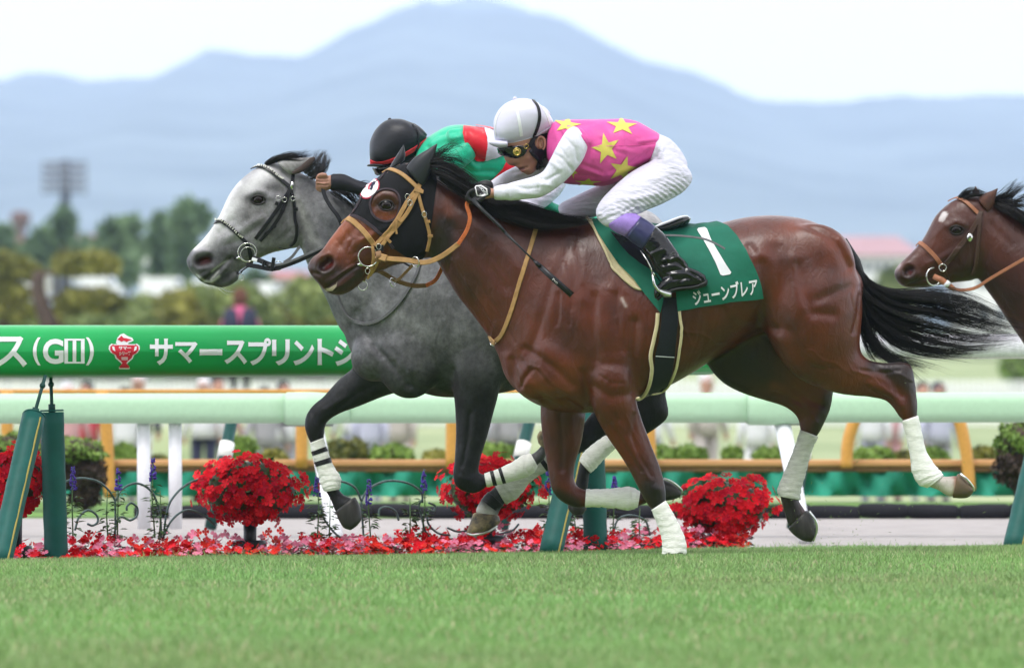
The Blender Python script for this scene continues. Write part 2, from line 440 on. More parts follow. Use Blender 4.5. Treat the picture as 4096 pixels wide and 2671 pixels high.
def coat_mat(name, rough=0.42, dapple=None, sheen=0.15, spec=.45, coatw=0.1, flock=0.25, lump=.55):
    """animal coat: colour from the coat map, fine hair noise"""
    m, nt, b = new_mat(name)
    at = nd(nt, "ShaderNodeAttribute"); at.attribute_name = 'Col'
    tc = nd(nt, "ShaderNodeTexCoord")
    mp = nd(nt, "ShaderNodeMapping"); mp.inputs['Scale'].default_value = (60, 60, 160); nt.links.new(tc.outputs['Object'], mp.inputs[0])
    hz = nd(nt, "ShaderNodeTexNoise", Scale=6.0, Detail=3.0); nt.links.new(mp.outputs[0], hz.inputs['Vector'])
    bz = nd(nt, "ShaderNodeTexNoise", Scale=7.0, Detail=4.0); nt.links.new(tc.outputs['Object'], bz.inputs['Vector'])
    mr = nd(nt, "ShaderNodeMapRange"); mr.inputs[1].default_value = .3; mr.inputs[2].default_value = .7; mr.inputs[3].default_value = 1 - flock; mr.inputs[4].default_value = 1 + flock
    nt.links.new(bz.outputs['Fac'], mr.inputs[0])
    mr2 = nd(nt, "ShaderNodeMapRange"); mr2.inputs[1].default_value = .3; mr2.inputs[2].default_value = .7; mr2.inputs[3].default_value = .86; mr2.inputs[4].default_value = 1.14
    nt.links.new(hz.outputs['Fac'], mr2.inputs[0])
    mu = nd(nt, "ShaderNodeMath", operation='MULTIPLY'); nt.links.new(mr.outputs[0], mu.inputs[0]); nt.links.new(mr2.outputs[0], mu.inputs[1])
    last = mu.outputs[0]
    if dapple:
        for sc_, lo, hi, amt in dapple:
            vz = nd(nt, "ShaderNodeTexNoise", Scale=sc_, Detail=5.0, Roughness=.7); nt.links.new(tc.outputs['Object'], vz.inputs['Vector'])
            m3 = nd(nt, "ShaderNodeMapRange"); m3.inputs[1].default_value = lo; m3.inputs[2].default_value = hi; m3.inputs[3].default_value = 1 - amt; m3.inputs[4].default_value = 1 + amt
            nt.links.new(vz.outputs['Fac'], m3.inputs[0])
            lm = nd(nt, "ShaderNodeMapRange"); lm.inputs[1].default_value = .12; lm.inputs[2].default_value = .45; lm.inputs[3].default_value = 1.0; lm.inputs[4].default_value = .25; nt.links.new(at.outputs['Color'], lm.inputs[0])
            m5 = nd(nt, "ShaderNodeMix"); m5.data_type = 'FLOAT'; m5.inputs['A'].default_value = 1.0; nt.links.new(lm.outputs[0], m5.inputs['Factor']); nt.links.new(m3.outputs[0], m5.inputs['B'])
            m4 = nd(nt, "ShaderNodeMath", operation='MULTIPLY'); nt.links.new(last, m4.inputs[0]); nt.links.new(m5.outputs[0], m4.inputs[1]); last = m4.outputs[0]
    sc3 = nd(nt, "ShaderNodeVectorMath", operation='SCALE'); nt.links.new(at.outputs['Color'], sc3.inputs[0]); nt.links.new(last, sc3.inputs['Scale'])
    nt.links.new(sc3.outputs[0], b.inputs['Base Color'])
    b.inputs['Roughness'].default_value = rough; b.inputs['Specular IOR Level'].default_value = spec
    b.inputs['Sheen Weight'].default_value = sheen; b.inputs['Sheen Roughness'].default_value = .4
    b.inputs['Coat Weight'].default_value = coatw; b.inputs['Coat Roughness'].default_value = .28
    bp = nd(nt, "ShaderNodeBump", Strength=.25, Distance=.0015); nt.links.new(hz.outputs['Fac'], bp.inputs['Height'])
    bp2 = nd(nt, "ShaderNodeBump", Strength=lump, Distance=.014); mpl = nd(nt, "ShaderNodeMapping"); mpl.inputs['Scale'].default_value = (1.5, 1, .75); mpl.inputs['Rotation'].default_value = (0, .35, 0); nt.links.new(tc.outputs['Object'], mpl.inputs[0]); b3 = nd(nt, "ShaderNodeTexNoise", Scale=13.0, Detail=6.0, Roughness=.62, Distortion=.6); nt.links.new(mpl.outputs[0], b3.inputs['Vector'])
    nt.links.new(b3.outputs['Fac'], bp2.inputs['Height']); nt.links.new(bp.outputs[0], bp2.inputs['Normal']); nt.links.new(bp2.outputs[0], b.inputs['Normal'])
    return m
# ------------------------------------------------------------------ shared materials
M = {}
M['bandage'] = mat('bandage_cloth', (.80, .80, .76), .9, var=.08, scale=30, bump=.8, bscale=60, dist=.004, stretch=(1, 1, 5), sheen=.2)
M['bandage_dirty'] = mat('bandage_dirty', (.52, .52, .48), .9, var=.15, scale=18, bump=.8, bscale=60, dist=.004, stretch=(1, 1, 5))
M['black_tape'] = mat('black_tape', (.012, .012, .014), .45, bump=.1)
M['hoof_dark'] = mat('hoof_dark', (.03, .028, .026), .45, scale=30, var=.4, stretch=(1, 1, .2), bump=.4)
M['hoof_tan'] = mat('hoof_tan', (.22, .14, .07), .5, scale=25, var=.45, bump=.4, col2=(.10, .075, .05))
M['hoof_muddy'] = mat('hoof_muddy', (.10, .085, .075), .55, scale=20, var=.5, bump=.4, col2=(.32, .24, .12))
M['shoe'] = mat('shoe_metal', (.6, .62, .62), .3, metal=.9, bump=.1)
M['steel'] = mat('bit_steel', (.62, .62, .6), .18, metal=1.0, bump=.05)
M['brass'] = mat('brass', (.55, .40, .12), .25, metal=1.0, bump=.05)
M['tan'] = mat('tan_leather', (.38, .215, .085), .6, var=.15, scale=30, bump=.4, bscale=300, dist=.001)
M['tan_dark'] = mat('tan_dark_leather', (.20, .105, .045), .55, var=.15, bump=.3)
M['orange_rubber'] = mat('orange_rubber', (.50, .13, .04), .75, var=.15, scale=80, bump=1.0, bscale=130, dist=.003)
M['black_leather'] = mat('black_leather', (.012, .012, .015), .38, var=.2, bump=.3, bscale=200, dist=.001)
M['brown_leather'] = mat('brown_leather', (.055, .028, .02), .45, bump=.2)
M['chestnut_leather'] = mat('chestnut_leather', (.30, .12, .06), .5, bump=.2)
M['boot'] = mat('boot_patent', (.005, .005, .007), .13, var=.1, bump=.6, bscale=18, dist=.008, coat=.35, stretch=(1, 1, 2.5))
M['navy_boot'] = mat('navy_boot', (.035, .036, .10), .3, bump=.3, bscale=20, dist=.004)
M['lilac'] = mat('lilac_cloth', (.27, .17, .50), .55, bump=.4, bscale=25, dist=.004)
M['hood'] = mat('hood_mesh', (.007, .007, .009), .75, var=.1, scale=50, bump=.8, bscale=420, dist=.0015, spec=.22)
M['hood_trim'] = mat('hood_binding', (.040, .028, .036), .8, bump=.3)
M['ear_cover'] = mat('ear_cover', (.022, .024, .029), .42, var=.08, bump=.15, bscale=60)
M['hair_black'] = mat('hair_black', (.006, .005, .005), .5, var=.3, bump=0, spec=.28)
M['hair_grey'] = mat('hair_grey', (.05, .048, .055), .5, var=.6, bump=0)
M['eye'] = mat('horse_eye', (.008, .004, .003), .12, var=.2, bump=0, spec=.35)
M['cream'] = mat('cream_fleece', (.62, .52, .32), .9, var=.07, bump=.5, bscale=200, dist=.002, sheen=.3)
M['cloth_green'] = mat('saddlecloth_green', (.006, .125, .078), .75, var=.08, scale=12, bump=.5, bscale=14, dist=.01)
M['white_print'] = mat('white_print', (.70, .71, .74), .7, var=.02, bump=.1)
M['girth'] = mat('girth_elastic', (.009, .010, .016), .6, bump=.3, bscale=200)
M['saddle'] = mat('saddle_leather', (.018, .018, .021), .18, var=.1, bump=.15, coat=.5)
M['grey_leather'] = mat('grey_leather', (.12, .12, .13), .35, bump=.2)
M['white_silk'] = mat('white_breeches', (.56, .55, .65), .55, var=.03, scale=20, bump=1.0, bscale=12, dist=.014, stretch=(1.0, 1.0, 3.2))
M['white_sleeve'] = mat('white_sleeve', (.64, .64, .73), .5, var=.03, bump=.9, bscale=11, dist=.014, stretch=(1.6, 1, 1))
M['pink'] = mat('pink_silk', (.68, .085, .33), .5, var=.06, scale=7, bump=.9, bscale=9, dist=.014)
M['yellow'] = mat('yellow_star', (.62, .54, .11), .55, var=.04, bump=.3, bscale=12, dist=.006)
M['green_silk'] = mat('green_silk', (.010, .42, .24), .42, var=.10, scale=8, bump=.7, bscale=12, dist=.012, sheen=.2)
M['red_silk'] = mat('red_silk', (.62, .015, .03), .42, var=.1, scale=8, bump=.6, bscale=14, dist=.01)
M['helmet_white'] = mat('helmet_white', (.56, .55, .67), .42, var=.015, bump=.35, bscale=16, dist=.004, stretch=(1, 1, 2.5), coat=.1)
M['helmet_black'] = mat('helmet_black', (.013, .014, .019), .45, var=.1, bump=.45, bscale=18, dist=.005, stretch=(1, 1, 2))
M['red_band'] = mat('red_band', (.62, .03, .04), .5, bump=.2)
M['skin'] = mat('skin', (.42, .215, .155), .5, var=.10, scale=18, bump=.15, bscale=90, sss=.12)
M['lip'] = mat('lip', (.42, .10, .09), .45, bump=.1)
M['goggle'] = mat('goggle_lens', (.006, .006, .008), .10, bump=0, spec=.5)
M['balaclava'] = mat('balaclava', (.010, .010, .016), .65, bump=.4, bscale=60)
M['glove'] = mat('glove_black', (.016, .016, .018), .5, bump=.6, bscale=60, dist=.003)
M['white_rubber'] = mat('white_rubber', (.7, .7, .7), .5, bump=0)
M['whip'] = mat('whip', (.015, .017, .02), .4, bump=.5, bscale=160)
M['teeth'] = mat('teeth', (.34, .29, .20), .4, var=.2, bump=.2)
M['nostril_red'] = mat('nostril_red', (.20, .025, .02), .35, var=.4, scale=60, bump=.3)
# ------------------------------------------------------------------ horse tools
def inset(rows, k, wk=None):
    out = []
    for r in rows:
        x1, y1, x2, y2, w = r[:5]; cx, cy = (x1 + x2) / 2, (y1 + y2) / 2
        out.append((cx + (x1 - cx) * k, cy + (y1 - cy) * k, cx + (x2 - cx) * k, cy + (y2 - cy) * k, w * (wk or k)) + tuple(r[5:]))
    return out
def wrap_bandage(name, rows, Y, m, parent, turns=7, seed=0, stripes=(), slant=.35):
    """leg wrap: loft with overlapping turns"""
    V, F = loft(rows, Y, n=36, sub=9, round_ends=(.05, .05)); V = np.array([tuple(v) for v in V]); n = 36; R = len(V) // n
    rng = random.Random(seed); A = V.reshape(R, n, 3); C = A.mean(1, keepdims=True)
    t = np.linspace(0, 1, R)[:, None]; th = np.linspace(0, 2 * math.pi, n, endpoint=False)[None, :]
    ph = t * turns + slant * np.sin(th + rng.random() * 6) + .12 * np.sin(3 * th + t * 9)
    saw = (ph % 1.0); k = 1 + .06 * (saw - .5) - .04 * np.exp(-((saw - 0.02) / .06) ** 2)
    k += .012 * np.sin(th * 5 + t * 40 + rng.random() * 6) * np.sin(t * 23)
    A = C + (A - C) * k[:, :, None]
    o = mk(name, A.reshape(-1, 3), F, m, parent)
    for t0, t1 in stripes:
        a = int(t0 * (R - 7)) + 3; b = max(a + 1, int(t1 * (R - 7)) + 3); S = (C[a:b + 1] + (A[a:b + 1] - C[a:b + 1]) * 1.03); r = len(S)
        Fs = [(i * n + q, i * n + (q + 1) % n, (i + 1) * n + (q + 1) % n, (i + 1) * n + q) for i in range(r - 1) for q in range(n)]
        s = mk('tape_stripe', S.reshape(-1, 3), Fs, M['black_tape'], o)
    return o
def hoof(rows, Y, m, parent, shoe=None, ends=(.15, .12)):
    V, F = loft(rows, Y, n=24, sub=5, ex=2.3, round_ends=ends); o = mk('hoof', V, F, m, parent)
    if shoe:
        pts = [P(x, y, Y) + Vector((0, dy, 0)) for x, y, dy in shoe]
        V, F = tube_vf([Vector(tuple(q)) for q in crom([tuple(p) for p in pts], 5)], .006, 8); mk('horseshoe', V, F, M['shoe'], o)
    return o
def eyeball(surf, px, py, r, parent, sink=.55):
    h = surf.near(px, py, 0); o = MB().ball((h.x, h.y + r * sink, h.z), (r, r * .8, r), 20, 14).build('eye', M['eye'], parent); return o
def leaf_ear(name, base1, base2, tip, Y, yc, m, parent, w=.022, bulge=.25, n=9, depth=.03):
    """ear: base edge points and tip (px), tapering cupped cone"""
    b1, b2, tp = np.array(base1, float), np.array(base2, float), np.array(tip, float); rows = []
    for i in range(n):
        t = i / (n - 1); c = ((b1 + b2) / 2) * (1 - t) + tp * t; half = (b1 - b2) / 2 * max((1 - t) ** .75 * (1 + bulge * math.sin(math.pi * min(1, t * 1.3))), .03)
        rows.append((c[0] + half[0], c[1] + half[1], c[0] - half[0], c[1] - half[1], max(w * (1 - t) ** .6 * (1 + .3 * math.sin(math.pi * t)), .003), yc))
    V, F = loft(rows, Y, n=18, sub=2, round_ends=(.1, .4)); return mk(name, V, F, m, parent)
def font_mesh(txt, bold=0.0, shear=0.0):
    cu = bpy.data.curves.new("txt", 'FONT'); cu.body = txt; cu.offset = bold; cu.shear = shear; cu.resolution_u = 4
    o = bpy.data.objects.new("txt", cu); link(o); me = eval_mesh(o); bpy.data.objects.remove(o)
    V = [v.co.copy() for v in me.vertices]; F = [tuple(p.vertices) for p in me.polygons]; bpy.data.meshes.remove(me)
    return V, F
def text_on(name, txt, surf, quad, mat_, parent, off=.006, bold=0.02, step=9, side='n', fit=True):
    """flat print laid on a surface: font outline mapped into the px quad (TL,TR,BR,BL), cut fine enough to follow it"""
    V, F = font_mesh(txt, bold)
    bm = bmesh.new(); vs = [bm.verts.new(v) for v in V]
    for f in F:
        try: bm.faces.new([vs[i] for i in f])
        except ValueError: pass
    x0 = min(v.x for v in V); x1 = max(v.x for v in V); y0 = min(v.y for v in V); y1 = max(v.y for v in V)
    q = [np.array(p, float) for p in quad]; wpx = np.linalg.norm(q[1] - q[0]); hpx = np.linalg.norm(q[3] - q[0])
    for ax, n_, a, b in ((0, int(wpx / step), x0, x1), (1, int(hpx / step), y0, y1)):
        for k in range(1, n_):
            c = a + (b - a) * k / n_; co = (c, 0, 0) if ax == 0 else (0, c, 0); no = (1, 0, 0) if ax == 0 else (0, 1, 0)
            bmesh.ops.bisect_plane(bm, geom=bm.verts[:] + bm.edges[:] + bm.faces[:], plane_co=co, plane_no=no)
    bm.verts.ensure_lookup_table(); OV = []
    for v in bm.verts:
        u = (v.co.x - x0) / (x1 - x0); w = (y1 - v.co.y) / (y1 - y0)
        p = (q[0] * (1 - u) + q[1] * u) * (1 - w) + (q[3] * (1 - u) + q[2] * u) * w
        OV.append(surf.near(p[0], p[1], off) if surf else P(p[0], p[1]))
    bm.verts.index_update(); F = [tuple(v.index for v in f.verts) for f in bm.faces]; bm.free()
    o = mk(name, OV, F, mat_, parent, smooth=False)
    if len(o.data.polygons) and sum(p.normal.y * p.area for p in o.data.polygons) > 0: o.data.flip_normals()
    return o
def star_poly(cx, cy, r, rot=0.0, sx=1.0, sy=1.0, k=.42, shear=0.0):
    out = []
    for i in range(10):
        a = rot + math.pi * i / 5 - math.pi / 2; q = r if i % 2 == 0 else r * k
        x, y = q * math.cos(a) * sx, q * math.sin(a) * sy; out.append((cx + x + y * shear, cy + y))
    return out

def ell(cx, cy, a, b, rot, n=28): return [(cx + a * math.cos(t) * math.cos(rot) - b * math.sin(t) * math.sin(rot), cy + a * math.cos(t) * math.sin(rot) + b * math.sin(t) * math.cos(rot)) for t in [2 * math.pi * i / n for i in range(n)]]
M['eyelid_dark'] = mat('eyelid_dark', (.012, .009, .008), .45, bump=.1)
def eyelids(surf, px, py, a, b, parent, m):
    """upper and lower lid rims round the eyeball"""
    for s_, t0, t1, r in ((-1, -.15, 3.3, .0055), (1, .2, 2.9, .004)):
        pts = []
        for i in range(13):
            t = t0 + (t1 - t0) * i / 12; h = surf.near(px - a * math.cos(t), py + s_ * b * math.sin(t), .004); pts.append(h)
        V_, F_ = tube_vf(pts, [r * (.4 + .6 * math.sin(math.pi * i / 12)) for i in range(13)], 8); mk('eyelid', V_, F_, m, parent)
# ------------------------------------------------------------------ ground
rnd = random.Random(7); nrg = np.random.default_rng(7)
def Yf(X): return 1.0 + 0.779 * (min(max(X, -7), 7) + 2.16)        # the inner rail runs away to the right
def structure(o): o['kind'] = 'structure'; return o
M['turf'] = mat('turf', (.13, .24, .055), .9, var=.35, scale=1.2, bump=.6, bscale=60, dist=.02, col2=(.22, .34, .10))
M['soil'] = mat('soil', (.055, .038, .028), .95, var=.3, scale=20, bump=.8, dist=.02)
M['sand'] = mat('sand', (.37, .34, .33), .95, var=.12, scale=5, bump=.8, bscale=16, dist=.03, stretch=(1, 3, 1))
M['infield'] = mat('infield_grass', (.23, .31, .13), .95, var=.25, scale=.15, bump=.3, col2=(.34, .38, .20))
M['verge'] = mat('verge_grass', (.11, .21, .045), .95, var=.3, scale=1.5, bump=.5, bscale=40)
def sheet(name, xs, ys, zf, m):
    V = []; F = []
    for y in ys:
        for x in xs: X, Yy, Z = zf(x, y); V.append((X, Yy, Z))
    n = len(xs)
    for j in range(len(ys) - 1):
        for i in range(n - 1): a = j * n + i; F.append((a, a + 1, a + n + 1, a + n))
    return structure(mk(name, V, F, m))
xs = [-60, -30, -15] + [-7 + .25 * i for i in range(57)] + [15, 30, 60]
def turf_z(x, y):
    """the turf falls away gently towards the rail and to the left"""
    px = 2048 + x / kx(y); cr = 2231 - 62 * min(max(px / 4096, -.5), 1.5)
    lim = CAMZ - (cr - 1335.5) * (D + y) / 30420 - .036
    return -.5 * (math.hypot(lim, .02) - lim) if y > -9 else 0.0
def tz(x, s):
    y = Yf(x) + s
    return (x, y, turf_z(x, y) + .004 * math.sin(x * 5 + s * 3) * (s < -3))
sheet('turf', xs, [-58, -40, -25, -18, -14, -10, -7, -5, -3.5, -2.5, -2, -1.5, -1.2, -1, -.8, -.7, -.6, -.55, -.5, -.4, -.3, -.2, -.12, -.05], tz, M['turf'])
sheet('sand_track', [-60, -8, 8, 60], [-2, 3, 6, 9, 10.9], lambda x, y: (x, y, -.165 + .061 * min(1, max(0, (y - 5) / 5.9))), M['sand'])
sheet('flower_bed_soil', [-7 + .5 * i for i in range(17)], [-.16, 0, .3, .7, 1.05], lambda x, s: (x, Yf(x) + s, -.14 + .01 * math.sin(x * 7 + s * 9)), M['soil'])
sheet('grass_verge', [-60, -8, 8, 60], [10.85, 12, 14, 15.3, 18], lambda x, y: (x, y, -.10 if y < 15.5 else -.3), M['verge'])
def iz(x, y):
    z = -1.25 if y > 24 else -.32 - .93 * (y - 17.5) / 6.5
    if y > 150: z += min(1, (y - 150) / 80) * 1.1 + max(0, y - 230) * .0009
    z += 1.36 * math.exp(-(((x + 4.05) / 2.2) ** 2 + ((y - 89) / 4) ** 2))
    return (x, y, z)
sheet('infield', [-900, -300, -120, -60, -40, -25, -15, -10] + [-9 + .5 * i for i in range(19)] + [4, 10, 15, 25, 40, 60, 120, 300, 900], [17.5, 20, 24, 35, 50, 65, 78] + [80 + 1.2 * i for i in range(16)] + [110, 130, 149, 165, 190, 230, 300, 450, 700, 1200, 2200, 9400], iz, M['infield'])
sheet('paddock', [-900, -100, 100, 900], [-900, -200, -56], lambda x, y: (x, y, -.01), M['turf'])

# mountains
M['mountain'] = mat('mountain_forest', (.055, .085, .085), 1.0, var=.3, scale=.006, bump=0, col2=(.16, .20, .20))
ridge = [(-4000,240),(-3300,200),(-2700,215),(-2100,150),(-1700,175),(-1300,140),(-900,185),(-400,190),(-200,180),(0,185),(40,170),(80,165),(150,172),(200,185),(280,180),(350,178),(400,155),(480,115),(520,112),(580,125),(640,128),(700,130),(740,110),(800,75),(870,45),(930,15),(970,5),(1010,14),(1060,18),(1120,20),(1190,22),(1220,30),(1260,26),(1300,38),(1380,80),(1450,115),(1500,140),(1550,150),(1620,165),(1700,205),(1760,230),(1850,235),(1950,235),(2000,228),(2100,218),(2200,225),(2300,215),(2380,220),(2600,235),(2800,215),(3200,190),(3700,225),(4200,160),(4800,205),(5400,170),(6200,230)]
rx = np.array([a for a, b in ridge]) * 1.721; ry = np.array([b for a, b in ridge]) * 1.721
def mountains(name, Y0, Y1, rx, ry, amp, seed, lab):
    nx, ny = 520 if len(rx) > 30 else 200, 26; r = np.random.default_rng(seed); V = []
    pxs = np.linspace(rx[0], rx[-1], nx); top = np.interp(pxs, rx, ry)
    ph = r.uniform(0, 6.28, 9); fr = r.uniform(.004, .03, 9)
    wig = sum(np.sin(pxs * f + p) * 3 / (1 + i * .4) for i, (f, p) in enumerate(zip(fr * 3, ph)))
    for j in range(ny):
        t = j / (ny - 1) * 1.25
        for i in range(nx):
            Y = Y0 + (Y1 - Y0) * t; s = kx(Y1); X = (pxs[i] - 2048) * s
            H = (1335.5 - top[i] - wig[i] * .6) * s
            p = min(t, 1.0) ** 1.15 if t <= 1 else 1 - (t - 1) * 1.6
            spur = amp * math.sin(math.pi * min(t, 1)) * sum(math.sin(X * f * .22 + q + t * 3 * math.sin(q)) for f, q in zip(fr, ph)) * .25
            V.append((X * (Y / Y1 * .15 + .85), Y, max(-2, H * p + spur) if j else -2.0))
    F = [(j * nx + i, j * nx + i + 1, (j + 1) * nx + i + 1, (j + 1) * nx + i) for j in range(ny - 1) for i in range(nx - 1)]
    return structure(mk(name, V, F, M['mountain']))
mountains('mountains', 3200, 6500, rx, ry, 9, 3, '')
mountains('mountain_summit', 6900, 8300, np.array([-300,400,1400,1560,1640,1700,1760,1850,1900,1960,2010,2060,2150,2300,2700,3600,4500.]), np.array([420,400,300,120,20,-6,8,-14,-16,-10,4,16,60,200,380,430,420.]), 20, 5, '')

# haze: one closed box round everything
hz = MB().box((0, 4700, 205), (9600, 9800, 414)).build('haze', None, smooth=False); hz['kind'] = 'stuff'
hm_, nt_, bb_ = new_mat('haze_air'); nt_.nodes.clear(); o_ = nt_.nodes.new('ShaderNodeOutputMaterial'); pv = nt_.nodes.new('ShaderNodeVolumePrincipled')
pv.inputs['Color'].default_value = (.58, .71, 1.0, 1); pv.inputs['Density'].default_value = HAZE; pv.inputs['Anisotropy'].default_value = .5
nt_.links.new(pv.outputs[0], o_.inputs['Volume']); hz.data.materials.append(hm_)

# ------------------------------------------------------------------ foliage tools
def leaf_cloud(n, fn, size, rng, flat=.35):
    """n small two-triangle leaves; fn(rng)-> point, outward normal"""
    V = np.zeros((n, 4, 3))
    for i in range(n):
        p, nn = fn(rng); d = rng.normal(0, 1, 3); d += nn * 1.2; d /= np.linalg.norm(d) + 1e-9
        u = np.cross(d, rng.normal(0, 1, 3)); u /= np.linalg.norm(u) + 1e-9; v = np.cross(d, u); s = size * rng.uniform(.6, 1.4)
        V[i] = p + np.array([-u * s, -v * s * .55, u * s, v * s * .55])
    return V.reshape(-1, 3), np.arange(n * 4).reshape(-1, 4)
def leaf_mat(name, c1, c2, c3=None, scale=3.0, rough=.7):
    m, nt, b = new_mat(name); tc = nd(nt, "ShaderNodeTexCoord"); nz = nd(nt, "ShaderNodeTexNoise", Scale=scale, Detail=4.0); nt.links.new(tc.outputs['Object'], nz.inputs['Vector'])
    wn = nd(nt, "ShaderNodeTexNoise", Scale=scale * 9, Detail=1.0); nt.links.new(tc.outputs['Object'], wn.inputs['Vector'])
    ad = nd(nt, "ShaderNodeMath", operation='ADD'); nt.links.new(nz.outputs['Fac'], ad.inputs[0]); nt.links.new(wn.outputs['Fac'], ad.inputs[1]); hf = nd(nt, "ShaderNodeMath", operation='MULTIPLY'); hf.inputs[1].default_value = .5; nt.links.new(ad.outputs[0], hf.inputs[0])
    cr = nd(nt, "ShaderNodeValToRGB"); e = cr.color_ramp.elements; e[0].position = .38; e[0].color = (*c1, 1); e[1].position = .62; e[1].color = (*c2, 1); nt.links.new(hf.outputs[0], cr.inputs[0])
    nt.links.new(cr.outputs[0], b.inputs['Base Color']); b.inputs['Roughness'].default_value = rough
    b.inputs['Transmission Weight'].default_value = 0.0; b.inputs['Subsurface Weight'].default_value = 0.0
    return m
M['pine'] = leaf_mat('pine_needles', (.05, .065, .012), (.30, .28, .05), scale=1.5)
M['hedge'] = leaf_mat('hedge_leaves', (.07, .11, .03), (.27, .32, .10), scale=1.2)
M['tree_dark'] = leaf_mat('tree_leaves', (.06, .12, .055), (.15, .23, .10), scale=.8)
M['shrub_bright'] = leaf_mat('shrub_leaves', (.09, .17, .02), (.20, .30, .05), scale=4)
M['bark'] = mat('bark', (.075, .05, .04), .9, var=.4, scale=8, bump=.8, dist=.02)
M['twig'] = mat('twigs', (.06, .04, .032), .9, var=.4, scale=20)
def ellip(cs):
    """point picker on a set of ellipsoid shells ((cx,cy,cz),(rx,ry,rz))"""
    w = np.array([r[0] * r[2] for c, r in cs]); w = w / w.sum()
    def fn(rng):
        c, r = cs[rng.choice(len(cs), p=w)]; d = rng.normal(0, 1, 3); d /= np.linalg.norm(d); k = rng.uniform(.35, 1) ** .4 * (1 + .12 * math.sin(7 * d[0] + 5 * d[2] + c[0] * 3)); return np.array(c) + d * np.array(r) * k, d
    return fn
def px_blob(px, py, rxp, ryp, Y, dy=1.0):
    c = P(px, py, Y); s = kx(Y); return ((c.x, c.y, c.z), (rxp * s, rxp * s * dy, ryp * s))
def plant(name, cat, label, blobs, Y, m, n, size, trunk=None, group=None, parts='crown', core=.62):
    root = tag(empty(name, (blobs[0][0][0], Y, -1.0)), label, cat, group)
    if name == 'tree':
        core = 0; n = int(n * .55); r_ = random.Random(int(Y * 7 + n)); bl2 = []
        for c, r in blobs:
            for q in range(6):
                u = r_.uniform(0, 6.28); k = r_.uniform(.45, 1.0); bl2.append(((c[0] + r[0] * .75 * math.cos(u) * k, c[1], c[2] + r[2] * .75 * math.sin(u) * k), (r[0] * r_.uniform(.25, .5), r[1] * .45, r[2] * r_.uniform(.2, .42))))
        blobs = bl2
    V, Q = leaf_cloud(n, ellip(blobs), size, nrg); arrmesh(parts, V, Q, m, root, smooth=False)
    mb = MB()
    for c, r in blobs: mb.ball(c, [q * core for q in r], 12, 8)
    if core: mb.build('inner_twigs', M['twig'] if m is not M['tree_dark'] else M['bark'], root)
    if trunk:
        mb = MB()
        for pts, r in trunk: mb.tube([P(x, y, Y) for x, y in pts], [q * kx(Y) for q in r], 8)
        mb.build('trunk', M['bark'], root)
    return root

# ------------------------------------------------------------------ far things
M['tower_dark'] = mat('tower_dark', (.03, .03, .045), .7, bump=0); M['tower_steel'] = mat('tower_steel', (.30, .30, .32), .7, bump=0); M['lamp_glass'] = mat('lamp_glass', (.22, .22, .26), .4, bump=0)
M['brown_conc'] = mat('brown_concrete', (.14, .085, .08), .9, bump=0); M['roof_red'] = mat('roof_red', (.40, .15, .15), .85, var=.1, scale=1, bump=0)
M['roof_pink'] = mat('roof_pink', (.36, .22, .24), .85, var=.1, scale=1, bump=0); M['wall_white'] = mat('wall_white', (.68, .68, .68), .85, var=.06, scale=.4, bump=0); M['wall_cream'] = mat('wall_cream', (.55, .52, .46), .85, var=.08, scale=.5, bump=0); M['window'] = mat('window_glass', (.10, .12, .15), .2, bump=0); M['car_paint'] = mat('white_car_paint', (.70, .71, .73), .3, bump=0, coat=.5)
def bx_px(mb, x0, y0, x1, y1, Y, dep):
    a = P(x0, y0, Y); b = P(x1, y1, Y); mb.box(((a.x + b.x) / 2, Y + dep / 2, (a.z + b.z) / 2), (abs(b.x - a.x), dep, abs(a.z - b.z))); return mb
Yq = 560
ft = tag(empty('floodlight_tower', tuple(P(262, 1300, Yq))), 'tall stadium floodlight tower with five banks of lamps against the mountain', 'floodlight tower')
MB().tube([P(262, 1320, Yq), P(262, 900, Yq), P(262, 640, Yq)], [.6, .42, .30], 10).build('pole', M['tower_dark'], ft)
fr_ = MB()
for y in (650, 678, 708, 738, 770): bx_px(fr_, 168, y - 3, 346, y + 3, Yq - 1, .5)
for x in (172, 215, 258, 300, 342): bx_px(fr_, x - 3, 645, x + 3, 778, Yq - .6, .4)
fr_.build('lamp_frame', M['tower_dark'], ft)
lamp0 = None
for j, y in enumerate((660, 690, 720, 752)):
    for i in range(11):
        x = 176 + i * 16.4; c = P(x, y, Yq - 1.6)
        if lamp0 is None: lamp0 = MB().ball((0, 0, 0), (.13, .11, .18), 8, 6).build('lamp', M['lamp_glass'], ft); lamp0.location = c; L_ = lamp0
        else: L_ = lamp0.copy(); link(L_, ft); L_.matrix_parent_inverse = lamp0.matrix_parent_inverse; L_.location = c
Yq = 420
wt = tag(empty('water_tower', tuple(P(82, 1290, Yq))), 'brown mushroom shaped water tower on the skyline at the left', 'water tower')
MB().tube([P(82, 1300, Yq), P(82, 1000, Yq), P(82, 930, Yq), P(82, 905, Yq)], [.42, .36, .26, .36], 16).build('shaft', M['brown_conc'], wt)
MB().tube([P(82, 918, Yq), P(82, 895, Yq), P(82, 868, Yq), P(82, 855, Yq), P(82, 845, Yq)], [.30, .52, .62, .60, .25], 20).build('tank', M['brown_conc'], wt)
